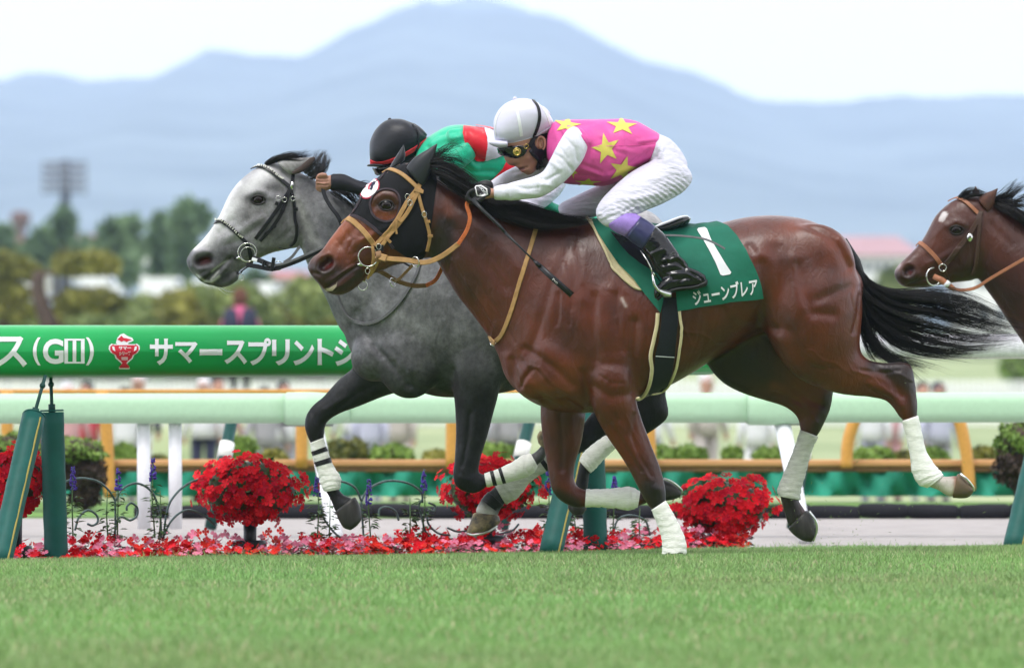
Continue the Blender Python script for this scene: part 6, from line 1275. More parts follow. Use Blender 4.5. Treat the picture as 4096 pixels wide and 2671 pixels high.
# ------------------------------------------------------------------ jockey in pink with yellow stars
def fused(name, parts, voxel, iters, m, parent, Y, rl=None, paintf=None, gain=1.0):
    V, Q, E = fuse(parts, voxel, iters)
    if rl: V = relief(V, Q, Y, rl, gain)
    col = None
    if paintf is not None: col = paintf(V)
    o = arrmesh(name, V, Q, m, parent, col=col); return o, Surf([(V, Q)], Y)
jk = tag(empty('person', tuple(P(2620, 1150, -.1))), 'jockey crouching in pink silks with yellow stars, white cap and white breeches', 'jockey', 'jockeys')
# body: head, neck, wrist and hands in one skin surface
hd_rows = [(1992,560,2195,520,.070),(1999,592,2190,565,.072),(2016,628,2182,600,.070),(2030,648,2176,622,.064),(2052,660,2168,642,.056),(2070,672,2160,656,.048),(2088,687,2150,668,.042),(2104,697,2142,680,.033)]
body_parts = [loft([(2010,500,2180,440,.06),(1996,540,2192,500,.07)] + hd_rows, -.02, n=32, sub=5, round_ends=(.5,.45)),
  loft([(2150,560,2180,620,.045,0),(2200,540,2230,640,.055,0),(2260,540,2290,680,.07,0),(2400,530,2400,700,.10,0),(2560,560,2540,660,.09,0)], -.02, n=24, sub=4),
  loft([(2016,634,2046,640,.012,-.0),(2024,648,2058,652,.017),(2034,659,2064,657,.019),(2048,664,2072,661,.013)], -.02, n=16, sub=4, round_ends=(.6,.5)),
  loft([(2060,664,2085,664,.020),(2070,672,2090,670,.022),(2078,675,2095,674,.018)], -.02, n=14, sub=3, round_ends=(.4,.4)),
  loft([(2078,682,2100,678,.020),(2088,690,2108,684,.020)], -.02, n=14, sub=3, round_ends=(.5,.5)),
  loft([(1905,765,1915,800,.028,-.17),(1950,754,1954,798,.026,-.175),(1990,756,1994,792,.026,-.175),(2110,740,2115,785,.030,-.195),(2190,700,2210,755,.030,-.2),(2260,610,2300,650,.03,-.18),(2330,580,2350,640,.04,-.1)], -.02, n=20, sub=4),
  loft([(1930,742,1940,782,.025,.10),(1992,718,2000,750,.024,.12),(2080,672,2090,704,.028,.14),(2210,620,2240,650,.03,.14),(2320,600,2330,640,.04,.1)], -.02, n=20, sub=4)]
rl = [(-4,7,[(2000,598),(2014,620)],'b'),(-9,5,[(2080,678),(2108,672)],'b'),(-5,7,[(2052,666),(2066,662)],'b'),(-5,11,[(2030,626),(2050,628)],'b'),(3,12,[(2075,640),(2110,632)],'b'),(-4,14,[(2110,655),(2135,650)],'b'),(3,6,[(2072,671),(2090,668)],'b'),(3,6,[(2088,684),(2100,681)],'b')]
def pf(V):
    C = np.tile(np.array([.40, .195, .135]), (len(V), 1)); Yk = -.02
    for a in [((.36,.10,.085),.85,7,[(2070,673),(2088,679),(2095,687)]),((.10,.02,.02),.95,4.5,[(2076,677),(2096,675)]),((.28,.13,.09),.6,26,[(2130,650),(2150,640)]),((.45,.20,.14),.6,10,[(2040,655)]),((.25,.10,.07),.7,4,[(2052,662),(2060,660)]),((.30,.18,.13),.3,22,[(2110,690)])]:
        paint(C, V, Yk, *a)
    return C
M['skin_map'] = coat_mat('skin_map', rough=.5, sheen=0, spec=.4, coatw=0, flock=.06)
jb, Sj = fused('body', body_parts, .0055, 3, M['skin_map'], jk, -.02, rl, pf)
# ear
ec = Sj.near(2160, 572, .004)
def ear_obj(c, r, parent, m=None):
    pts = []
    for i in range(15):
        t = -2.2 + 4.9 * i / 14; pts.append(c + Vector((math.sin(t) * r * .62 + r * .1, -.004 - .004 * math.sin(i / 14 * math.pi), math.cos(t) * r - .1 * r)))
    mb = MB().tube(pts, [.004 + .002 * math.sin(math.pi * i / 14) for i in range(15)], 8); mb.ball((c.x + r * .05, c.y + .002, c.z), (r * .55, .006, r * .85), 12, 8)
    mb.tube([c + Vector((-.1*r, -.005, .5*r)), c + Vector((.25*r, -.007, .25*r)), c + Vector((.2*r, -.007, -.3*r))], .003, 6)
    return mb.build('ear', m or M['skin'], parent)
ear_obj(ec, .032, jk)
bal = patch('chin_harness', Sj, [(2118,585),(2120,560),(2135,545),(2160,535),(2190,520),(2206,560),(2200,640),(2180,680),(2155,692),(2140,670),(2150,640),(2138,622),(2128,605)], M['balaclava'], jk, off=.005, step=8, holes=[[tuple(q) for q in ell(2160,572,22,26,0,16)]])
roll_ = MB().tube([Sj.near(x, y, .008) for x, y in dense([(2120,600),(2132,618),(2148,632),(2160,650),(2158,676)], 8)], .010, 8, flat=.7).build('chin_cup', M['balaclava'], jk)
# jersey
jt = [(2202,500,2190,640,.10),(2225,484,2222,705,.15),(2275,479,2262,735,.18),(2350,478,2340,741,.195),(2430,477,2420,744,.19),(2500,476,2480,722,.175),(2550,487,2530,690,.16),(2600,514,2570,665,.15),(2638,536,2598,650,.145)]
jl = [(5,16,[(2215,500),(2240,570),(2232,640)]),(-5,9,[(2252,500),(2262,560)]),(-5,10,[(2300,516),(2340,545),(2362,590),(2355,640)],'n'),(4,8,[(2345,525),(2375,580),(2368,640)],'n'),(-5,9,[(2320,660),(2400,690)]),(4,8,[(2330,675),(2410,705)]),
      (-5,8,[(2560,582),(2630,572)]),(4,8,[(2550,572),(2625,560)]),(-4,8,[(2440,690),(2520,655),(2590,610)]),(4,9,[(2430,705),(2520,672)]),(-4,12,[(2420,500),(2450,560),(2440,640)]),(3,12,[(2480,510),(2500,600)]),(-3,7,[(2570,640),(2600,600)]),(-4,8,[(2280,700),(2380,712)]),(-4,9,[(2240,485),(2300,500),(2370,498)]),(3,10,[(2470,600),(2560,620)]),(-3,8,[(2400,560),(2440,600),(2500,620)])]
jy, Sy = fused('jersey', [loft(jt, -.02, n=44, sub=6, ex=2.2, round_ends=(.2,.25)), loft([(2250,500,2330,620,.08,-.12),(2300,510,2360,600,.07,-.16)], -.02, n=24, sub=3)], .007, 6, M['pink'], jk, -.02, jl, gain=1.2)
for cx, cy, r, rot, sx, sy, sh in ((2268,501,58,.25,1.0,.62,.2),(2488,505,62,.1,1.02,.62,.25),(2424,595,64,-.25,.9,1.0,-.05),(2490,677,56,.15,1.05,.95,-.2),(2292,686,34,.5,.55,.8,0),(2350,728,46,.1,1.25,.35,0)):
    patch('star', Sy, star_poly(cx, cy, r, rot, sx, sy, .40, sh), M['yellow'], jy, off=.003, step=8)
strap('jersey_seam', Sy, [(2375,588),(2460,584),(2560,580),(2620,574)], .003, M['pink'], jy, off=.002, thick=.001)
# sleeves
sl = [(2285,512,2352,590,.052,-.175),(2262,530,2345,610,.062,-.19),(2228,585,2327,650,.060,-.20),(2200,640,2288,700,.053,-.205),(2172,688,2240,745,.050,-.20),(2135,708,2170,790,.048,-.195),(2100,718,2108,800,.045,-.19),(2040,734,2038,806,.041,-.18),(2032,738,2030,803,.036,-.18),(2000,742,2001,804,.037,-.175),(1974,750,1978,802,.035,-.17)]
sr = [(-5,7,[(2210,620),(2250,640),(2290,690)]),(4,9,[(2200,650),(2240,680)]),(-5,7,[(2150,715),(2185,725),(2230,700)]),(4,8,[(2160,740),(2200,745)]),(-5,6,[(2035,738),(2036,802)]),(-4,7,[(2260,560),(2300,600),(2310,650)]),(-3,6,[(2060,750),(2110,760),(2150,755)]),(3,8,[(2080,775),(2140,780)]),(-3,6,[(2240,600),(2270,640)]),(-3,5,[(2170,700),(2150,770)])]
fused('sleeve', [loft(sl, -.02, n=28, sub=6, round_ends=(.4,.1))], .006, 4, M['white_sleeve'], jk, -.02, sr, gain=1.4)
sl2 = [(2200,590,2290,650,.055,.15),(2150,625,2210,700,.052,.16),(2090,650,2120,722,.046,.15),(2030,678,2050,740,.040,.14),(1985,706,2000,760,.036,.12),(1960,725,1972,772,.033,.11)]
fused('sleeve', [loft(sl2, -.02, n=26, sub=5)], .006, 4, M['white_sleeve'], jk, -.02, [(-4,7,[(2050,690),(2100,680),(2150,660)]),(-4,7,[(2070,710),(2130,690)])], gain=1.3)
# breeches
bl = [(2630,534,2594,655,.140,0),(2680,556,2606,690,.15,0),(2722,600,2620,720,.155,-.01),(2750,650,2625,740,.15,-.03)]
th = [(2640,560,2625,640,.10,-.07),(2762,690,2590,652,.115,-.10),(2742,760,2510,700,.105,-.15),(2660,812,2440,762,.088,-.20),(2590,842,2396,812,.075,-.235),(2545,862,2380,850,.066,-.255),(2520,860,2388,882,.058,-.26),(2505,855,2412,905,.055,-.27)]
th2 = [(2600,640,2560,740,.09,.08),(2500,700,2500,800,.085,.13),(2400,735,2430,850,.08,.17),(2300,782,2330,880,.07,.20),(2235,820,2270,905,.065,.22),(2255,880,2320,910,.055,.24),(2300,960,2360,930,.05,.27)]
br_r = []
rngj = random.Random(5)
for i in range(15):   # gathers across the thigh
    t = i / 14; x = 2720 - 250 * t; y = 640 + 125 * t; L = 60 + 30 * math.sin(t * 3)
    br_r += [(-2.6, 4.5, [(x - 25 + rngj.uniform(-8, 8), y + 60), (x + 10, y + 76), (x + 45, y + 100 + rngj.uniform(-6, 6))], 'n'), (2.2, 5, [(x - 20, y + 72), (x + 12, y + 88), (x + 40, y + 112)], 'n')]
for i in range(9):
    t = i / 8; br_r += [(-2.2, 4, [(2700 - 40 * t, 590 + 22 * i), (2735 - 40 * t, 600 + 22 * i), (2752 - 40 * t, 622 + 22 * i)], 'n')]
br_r += [(-6,7,[(2500,845),(2535,825),(2550,850)]),(5,10,[(2470,800),(2540,800),(2620,780)],'n'),(-5,6,[(2520,852),(2600,832),(2700,780)],'n'),(-5,7,[(2590,655),(2530,690),(2460,745)],'n'),(4,14,[(2430,830),(2420,870)],'n'),(-3,5,[(2400,890),(2440,870),(2490,850)],'n'),(-3,5,[(2395,870),(2430,850),(2480,838)],'n'),(-3,5,[(2400,850),(2440,830)],'n'),(-3,6,[(2660,600),(2640,640),(2610,650)],'n'),(-4,6,[(2650,545),(2640,600),(2620,640)],'n')]
fused('breeches', [loft(bl, -.02, n=36, sub=5, round_ends=(.1,.5)), loft(th, -.02, n=36, sub=6), loft(th2, -.02, n=30, sub=5)], .0065, 5, M['white_silk'], jk, -.02, br_r, gain=1.5)
# boots: lilac band, navy band, patent leg and foot (near and far leg)
def boot(Y, dy, rows_l, rows_n, rows_b, foot):
    bt = tag(mk('boot', *loft(rows_b, Y, n=32, sub=6, round_ends=(.1,.2)), M['boot'], jk))
    V1, Q1, E1 = fuse([loft(rows_b, Y, n=32, sub=6, round_ends=(.1,.2)), loft(foot, Y, n=28, sub=5, ex=2.3, round_ends=(.3,.4))], .0055, 4)
    V1 = relief(V1, Q1, Y, [(-5,6,[(2640,1060),(2700,1050),(2735,1075)]),(5,7,[(2650,1045),(2700,1030),(2730,1050)]),(-5,6,[(2660,1090),(2720,1080),(2780,1105)]),(4,7,[(2680,1100),(2740,1095),(2790,1120)]),(-4,5,[(2690,1120),(2750,1115)]),(-5,6,[(2690,1020),(2650,1060)]),(-4,5,[(2700,1140),(2740,1105)]),(4,8,[(2600,1020),(2650,1000)]),(-4,6,[(2760,1090),(2800,1120)])], 1.5)
    bpy.data.objects.remove(bt); b = arrmesh('boot', V1, Q1, M['boot'], jk)
    mk('boot_cuff', *loft(rows_n, Y, n=32, sub=4, round_ends=(.02,.02)), M['navy_boot'], b); mk('knee_band', *loft(rows_l, Y, n=32, sub=4, round_ends=(.02,.02)), M['lilac'], jk)
    mk('boot_sole', *loft([(2818,1118,2816,1148,.030,dy),(2770,1140,2768,1160,.033,dy),(2700,1148,2700,1168,.036,dy-.005),(2650,1165,2652,1186,.038,dy-.01),(2622,1190,2628,1204,.03,dy-.01)], Y, n=20, sub=4), M['black_leather'], b)
boot(-.02, -.32, [(2508,852,2424,905,.055,-.275),(2536,858,2455,930,.058,-.285),(2562,872,2500,952,.059,-.29)], [(2560,870,2499,953,.061,-.292),(2590,888,2532,978,.060,-.30),(2618,910,2566,1002,.059,-.305)],
     [(2617,909,2564,1003,.058,-.306),(2652,938,2592,1042,.056,-.31),(2688,985,2612,1082,.052,-.315),(2716,1025,2632,1108,.047,-.32),(2748,1060,2652,1130,.044,-.32)],
     [(2812,1100,2814,1142,.030,-.32),(2780,1082,2772,1150,.038,-.32),(2735,1070,2715,1158,.040,-.325),(2690,1090,2680,1165,.040,-.33),(2648,1118,2645,1180,.042,-.335),(2615,1148,2620,1198,.038,-.335)])
boot(-.02, .33, [(2345,905,2290,945,.05,.27),(2380,925,2310,980,.052,.28)], [(2380,925,2310,980,.054,.28),(2400,960,2340,1020,.054,.29)], [(2400,960,2340,1020,.052,.29),(2450,1010,2390,1080,.048,.30),(2500,1050,2440,1120,.042,.31)],
     [(2570,1080,2575,1120,.03,.31),(2520,1080,2510,1140,.038,.31),(2460,1090,2450,1160,.04,.31),(2410,1130,2420,1185,.038,.31)])
# helmet
hm = [(1979,556,2000,572,.03),(1974,520,2040,578,.085),(1976,480,2095,574,.108),(1995,440,2150,556,.117),(2030,410,2192,535,.118),(2080,394,2214,512,.112),(2130,400,2213,486,.09),(2168,424,2200,460,.055)]
hv, hf = loft(hm, -.02, n=44, sub=6, round_ends=(.25,.35))
he = mk('helmet', hv, hf, M['helmet_white'], jk); Sh = Surf([(hv, hf)], -.02)
V_, F_ = loft([(2030,562,2030,592,.097,0),(1996,560,2002,594,.088,0),(1970,563,1976,586,.066,0),(1955,568,1960,578,.038,0)], -.02, n=28, sub=5, ex=2.6, round_ends=(.1,.3)); mk('helmet_peak', V_, F_, M['helmet_white'], he)
strap('helmet_seam', Sh, [(2058,397),(2068,440),(2078,490),(2086,545)], .015, M['white_print'], he, off=.0015, thick=.0015)
strap('helmet_seam', Sh, [(2016,425),(1990,470),(1982,510),(1984,545)], .009, M['white_print'], he, off=.0015, thick=.0015); strap('helmet_seam', Sh, [(2150,412),(2180,450),(2200,500)], .009, M['white_print'], he, off=.0015, thick=.0015)
strap('helmet_band', Sh, [(1986,562),(2020,570),(2070,566),(2130,548),(2180,522),(2210,503)], .014, M['helmet_white'], he, off=.002, thick=.003)
strap('goggle_strap', Sh, [(2132,402),(2152,430),(2158,470),(2150,510),(2135,545)], .017, M['black_leather'], he, off=.003, thick=.002)
MB().ball(tuple(P(2060, 396, -.02)), .011, 10, 8).build('helmet_button', M['helmet_white'], he)
# goggles
gg = tag(patch('goggles', Sj, [(1994,592),(2010,588),(2040,585),(2080,582),(2104,584),(2108,604),(2096,622),(2076,631),(2052,629),(2034,620),(2014,618),(2003,608)], M['goggle'], jk, off=.011, step=7, thick=.004))
V_, F_ = loft([(1994,591,2004,608,.052),(2006,589,2018,617,.060),(2030,587,2036,620,.064)], -.02, n=20, sub=3); mk('goggle_frame', V_, F_, M['goggle'], gg)
g0 = Sj.near(2072, 606, .021); ring_mesh('goggle_vent', g0, .016, .004, M['brass'], gg); MB().ball(tuple(g0), (.014, .004, .014), 14, 8).build('goggle_vent', M['brass'], gg)
g1 = Sj.near(2104, 586, .014); ring_mesh('goggle_buckle', g1, .011, .002, M['brass'], gg, sx=.8)
strap('goggle_band', Sj, [(2098,600),(2118,578),(2138,550)], .016, M['black_leather'], gg, off=.008)
# gloved hands on the mane: palm, four fingers and thumb each
def gloved(cx, cy, Y, par, m, s=1.0, flip=1, patchm=None):
    k = []
    k.append(loft([(cx+44*s,cy-28*s,cx+46*s,cy+14*s,.026),(cx+22*s,cy-34*s,cx+26*s,cy+18*s,.030),(cx-6*s,cy-28*s,cx-2*s,cy+22*s,.030),(cx-24*s,cy-14*s,cx-18*s,cy+22*s,.024)], Y, n=22, sub=4))
    for i, (a, L) in enumerate(((-.02, 1.0), (-.006, 1.08), (.010, 1.0), (.024, .8))):   # fingers curled round the rein
        dy = a * flip; pts = [(cx-14*s, cy-16*s+i*6*s), (cx-34*s*L, cy-6*s+i*8*s), (cx-42*s*L, cy+14*s+i*6*s), (cx-24*s*L, cy+30*s+i*3*s), (cx-4*s, cy+26*s+i*2*s)]
        q = crom(pts, 3); A = [P(x, y, Y) + Vector((0, -.022*flip + i * .014 * flip, 0)) for x, y in q]; k.append(tube_vf(A, [.0105, .0105, .010, .010, .0098, .0096, .0095, .0093, .009, .009, .0085, .008, .007], 10))
    q = crom([(cx+22*s, cy+4*s), (cx+14*s, cy+22*s), (cx-6*s, cy+28*s), (cx-22*s, cy+22*s)], 4); k.append(tube_vf([P(x, y, Y) + Vector((0, -.034*flip, 0)) for x, y in q], [.013]*4 + [.012]*4 + [.011]*4 + [.009], 10))
    V, Q, E = fuse(k, .0045, 2); return arrmesh('glove', V, Q, m, par), Surf([(V, Q)], Y)
g_, Sg = gloved(1912, 775, -.20, jk, M['glove'], 1.0)
pc = patch('glove_cuff_patch', Sg, [(1897,746),(1925,742),(1948,756),(1952,778),(1930,786),(1908,784)], M['white_rubber'], g_, off=.003, step=7); patch('glove_cuff_field', Sg, [(1902,750),(1924,747),(1943,759),(1946,775),(1929,781),(1911,779)], M['glove'], pc, off=.0045, step=7)
text_on('glove_print', 'OXXO', Sg, [(1938,776),(1914,750),(1922,746),(1946,771)], M['white_print'], pc, off=.007, bold=.02, step=20)
gloved(1925, 752, .08, jk, M['glove'], .95)
# whip held in the near hand
wh = tag(empty('whip', tuple(P(1900, 800, -.24))), 'black riding whip hanging from the gloved hand across the bay shoulder', 'whip')
MB().tube([P(1893,800,-.245), P(1930,840,-.26), P(2000,905,-.29), P(2025,935,-.30)], [.0095,.0085,.0075,.0065], 10).tube([P(2022,932,-.30), P(2080,988,-.315), P(2142,1048,-.325)], [.0072,.005,.0045], 8).build('whip_shaft', M['whip'], wh)
wv = MB().tube([P(2136,1042,-.325), P(2148,1054,-.327), P(2160,1066,-.328)], [.006,.010,.011], 10).tube([P(2158,1064,-.328), P(2225,1125,-.33), P(2288,1180,-.332)], [.0125,.014,.0145], 10, flat=.55)
wf = wv.build('whip_flap', M['black_leather'], wh); Sw = Surf([(wv.V, wv.F)], -.33)
text_on('whip_print', 'Pro', Sw, [(2214,1112),(2233,1129),(2228,1136),(2209,1119)], M['white_rubber'], wf, off=.002, bold=.0, step=20)
# ------------------------------------------------------------------ the grey horse
Yg = 0.95
gry = tag(empty('racehorse', (P(2000, 2205, Yg).x, Yg, 0)), 'dappled grey racehorse with white face galloping just behind the bay', 'horse', 'racehorses at full gallop')
G_ND = [(1760,1380,2040,1330,.09,-.15),(1795,1490,2030,1450,.10,-.155),(1815,1585,2000,1560,.085,-.15),(1822,1660,1975,1650,.07,-.145),(1823,1750,1950,1745,.06,-.14),(1818,1840,1925,1825,.052,-.14),(1812,1888,1915,1875,.05,-.14),
        (1820,1935,1914,1888,.048,-.14),(1852,1962,1920,1890,.042,-.14),(1896,1971,1930,1892,.036,-.14),(1930,1958,1936,1895,.031,-.14)]
G_NDb = [(1948,1946,1937,1890,.036,-.14),(1985,1938,1970,1880,.035,-.14),(2020,1930,2000,1869,.035,-.14),(2070,1917,2048,1845,.037,-.14),(2110,1904,2080,1823,.043,-.14),(2138,1885,2112,1812,.043,-.14),(2150,1862,2122,1811,.038,-.14)]
G_NDp = [(2144,1862,2122,1816,.034,-.14),(2175,1838,2150,1796,.03,-.14),(2190,1800,2166,1775,.032,-.14)]
G_FR = [(1720,1420,1780,1540,.10,.13),(1600,1380,1700,1545,.10,.13),(1480,1440,1600,1568,.088,.13),(1400,1478,1520,1592,.074,.13),(1345,1522,1430,1628,.062,.13),(1290,1586,1368,1650,.052,.13),(1250,1620,1330,1670,.048,.13),
        (1222,1660,1306,1690,.047,.13),(1215,1705,1297,1712,.045,.13),(1226,1745,1295,1738,.039,.13),(1240,1775,1293,1755,.034,.13)]
G_FRb = [(1239,1772,1292,1751,.036,.13),(1247,1825,1308,1804,.035,.13),(1264,1880,1331,1862,.036,.13),(1276,1925,1360,1908,.043,.13),(1286,1955,1361,1940,.044,.13),(1296,1968,1358,1957,.040,.13)]
G_FRp = [(1296,1960,1360,1948,.036,.13),(1320,2002,1376,1982,.032,.13),(1338,2050,1418,1998,.042,.13)]
G_H1 = [(2480,1150,2735,1080,.12,-.11),(2500,1300,2735,1250,.13,-.13),(2520,1430,2720,1400,.10,-.13),(2535,1530,2680,1510,.07,-.13),(2520,1610,2662,1570,.058,-.13),(2510,1655,2673,1650,.052,-.13),(2500,1690,2650,1690,.048,-.13),(2450,1730,2570,1745,.044,-.13),(2428,1745,2478,1795,.036,-.13)]
G_H1b = [(2422,1738,2462,1790,.038,-.13),(2378,1768,2420,1830,.037,-.13),(2332,1808,2385,1868,.040,-.13),(2316,1840,2362,1890,.041,-.13)]
G_H1p = [(2312,1860,2362,1885,.034,-.13),(2300,1930,2352,1938,.033,-.13),(2280,1985,2345,1990,.038,-.13)]
G_H2 = [(2400,1150,2700,1080,.12,.11),(2420,1300,2690,1250,.13,.13),(2420,1430,2660,1400,.10,.13),(2420,1530,2590,1520,.07,.13),(2400,1600,2550,1590,.055,.13),(2360,1660,2500,1690,.048,.13),(2290,1740,2370,1790,.04,.13),(2215,1790,2260,1840,.034,.13)]
G_H2b = [(2225,1782,2262,1838,.036,.13),(2165,1822,2203,1876,.036,.13),(2080,1862,2126,1926,.037,.13),(2000,1908,2074,1990,.043,.13),(1978,1940,2024,2020,.040,.13)]
G_H2p = [(1972,1942,2030,2018,.036,.13),(1930,1990,1996,2052,.034,.13),(1900,2042,1992,2068,.042,.13)]
gtrunk = [(1700,850,1330,1180,.15),(1790,850,1372,1290,.18),(1860,852,1385,1370,.205),(1930,858,1430,1446,.225),(1990,866,1520,1505,.24),(2060,875,1640,1556,.255,0,2.1),(2120,880,1760,1588,.265,0,2.1),(2190,880,1900,1585,.28,0,2.1),
          (2260,878,2060,1560,.29,0,2.1),(2330,870,2220,1490,.30,0,2.1),(2400,858,2330,1400,.295,0,2.1),(2470,845,2430,1330,.29,0,2.2),(2540,836,2500,1310,.285,0,2.2),(2595,842,2570,1310,.27,0,2.2),(2640,875,2625,1310,.24,0,2.2),(2680,935,2670,1300,.19,0,2.1),(2715,1040,2710,1220,.12)]
gneck = [(1150,690,1140,930,.075),(1225,700,1200,985,.08),(1290,740,1230,1060,.09),(1370,790,1275,1140,.11),(1470,830,1310,1210,.13),(1580,848,1335,1270,.155),(1700,850,1365,1330,.18)]
ghead = [(1205,690,1205,975,.075,0),(1160,668,1192,990,.088,0,2.2),(1110,652,1165,995,.096,-.002,2.3),(1060,655,1125,1003,.100,-.004,2.4),(1005,685,1082,1014,.102,-.006,2.4),(955,728,1035,1036,.093,-.01,2.3),(915,782,985,1066,.080,-.015,2.2),
         (880,858,945,1096,.068,-.018,2.2),(845,915,915,1128,.061,-.02,2.2),(812,958,878,1142,.058,-.024,2.2),(785,985,842,1142,.057,-.026,2.2),(765,1004,808,1130,.052,-.027),(750,1030,778,1100,.036,-.027)]
gp_ = [loft(gtrunk, Yg, n=44, sub=6), loft(gneck, Yg, n=36, sub=5), loft(ghead, Yg, n=40, sub=6, round_ends=(.3,.35))]
for rows in (G_ND + inset(G_NDb, .86) + G_NDp[1:], G_FR + inset(G_FRb, .86) + G_FRp[1:], G_H1 + inset(G_H1b, .86) + G_H1p[1:], G_H2 + inset(G_H2b, .86) + G_H2p[1:]):
    gp_.append(loft(rows, Yg, n=28, sub=5))
gp_ += [loft([(935,1080,955,1120,.042,-.02),(900,1105,915,1146,.042,-.022),(868,1115,872,1152,.036,-.022)], Yg, n=20, sub=4), blob(1640, 1430, -.15, .17, .08, .2, Yg), blob(1500, 1430, -.1, .12, .1, .12, Yg), blob(1500, 1430, .1, .12, .1, .12, Yg), blob(1900, 1440, -.18, .13, .07, .15, Yg), blob(1118, 905, -.045, .08, .05, .09, Yg)]
gV, gQ, gE = fuse(gp_, .0072, 7)
_q = to_px(gV, Yg); _m = 1 / (1 + np.exp(-(_q[:, 0] - 1290) / 30)) * np.clip((1600 - _q[:, 1]) / 60, 0, 1)
gV = smooth_arr(gV, gE, 26, .7, _m)
gR = [(6,12,[(1000,785),(1028,768),(1060,775),(1078,792)],'b'),(-7,19,[(1033,800)],'b'),(3,8,[(1003,815),(1035,828),(1070,815)],'b'),(-6,18,[(1110,765)],'b'),(5,13,[(1050,870),(985,910),(915,950)],'b'),(-4,13,[(1035,905),(965,960),(905,985)],'b'),
      (-5,14,[(930,880),(880,930)],'b'),(-3,5,[(860,915),(880,945),(872,965)],'b'),(7,10,[(775,1030),(790,1010),(830,1008),(855,1025),(860,1050),(840,1070),(800,1075),(775,1060),(775,1030)],'b'),(-25,18,[(800,1047),(838,1036)],'b'),
      (-9,6,[(812,1128),(845,1100),(875,1078),(905,1050),(930,1030)],'b'),(5,7,[(800,1115),(835,1090),(870,1062)],'b'),(5,7,[(850,1125),(885,1095),(905,1070)],'b'),(-5,14,[(920,1040),(980,1050),(1030,1030)],'b'),(-4,12,[(1120,960),(1170,920),(1180,850)],'b'),
      (-5,14,[(1190,820),(1215,900),(1255,990),(1290,1050)],'b'),(4,18,[(1210,780),(1250,880),(1300,980)],'b'),(-4,14,[(1290,880),(1320,960)],'b'),
      (-7,15,[(1430,1250),(1470,1340),(1530,1420)],'b'),(-8,13,[(1500,1380),(1570,1460),(1640,1540)],'b'),(6,22,[(1560,1400),(1640,1480)],'b'),(-6,12,[(1560,1395),(1590,1430),(1585,1460)],'b'),(-10,16,[(1810,1480),(1815,1560)],'b'),(-6,14,[(1640,1540),(1720,1570),(1800,1590)],'b'),
      (-6,9,[(1880,1650),(1870,1760),(1850,1860)],'n'),(4,10,[(1905,1650),(1895,1760)],'n'),(-5,9,[(1500,1540),(1420,1580),(1340,1640)],'f'),(-4,8,[(1245,1650),(1265,1690)],'f'),(4,10,[(1380,1590),(1300,1640)],'f'),(3,8,[(1840,1905),(1880,1915)],'n')]
gV = relief(gV, gQ, Yg, gR, 1.25); gV = smooth_arr(gV, gE, 1, .4)
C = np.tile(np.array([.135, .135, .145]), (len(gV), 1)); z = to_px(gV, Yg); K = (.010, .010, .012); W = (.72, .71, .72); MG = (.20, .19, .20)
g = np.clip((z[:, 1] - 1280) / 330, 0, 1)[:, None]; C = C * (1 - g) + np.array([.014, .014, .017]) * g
g = (np.clip((1290 - z[:, 0]) / 120, 0, 1) * np.clip((1180 - z[:, 1]) / 60, 0, 1))[:, None]; C = C * (1 - g) + np.array([.225, .22, .235]) * g
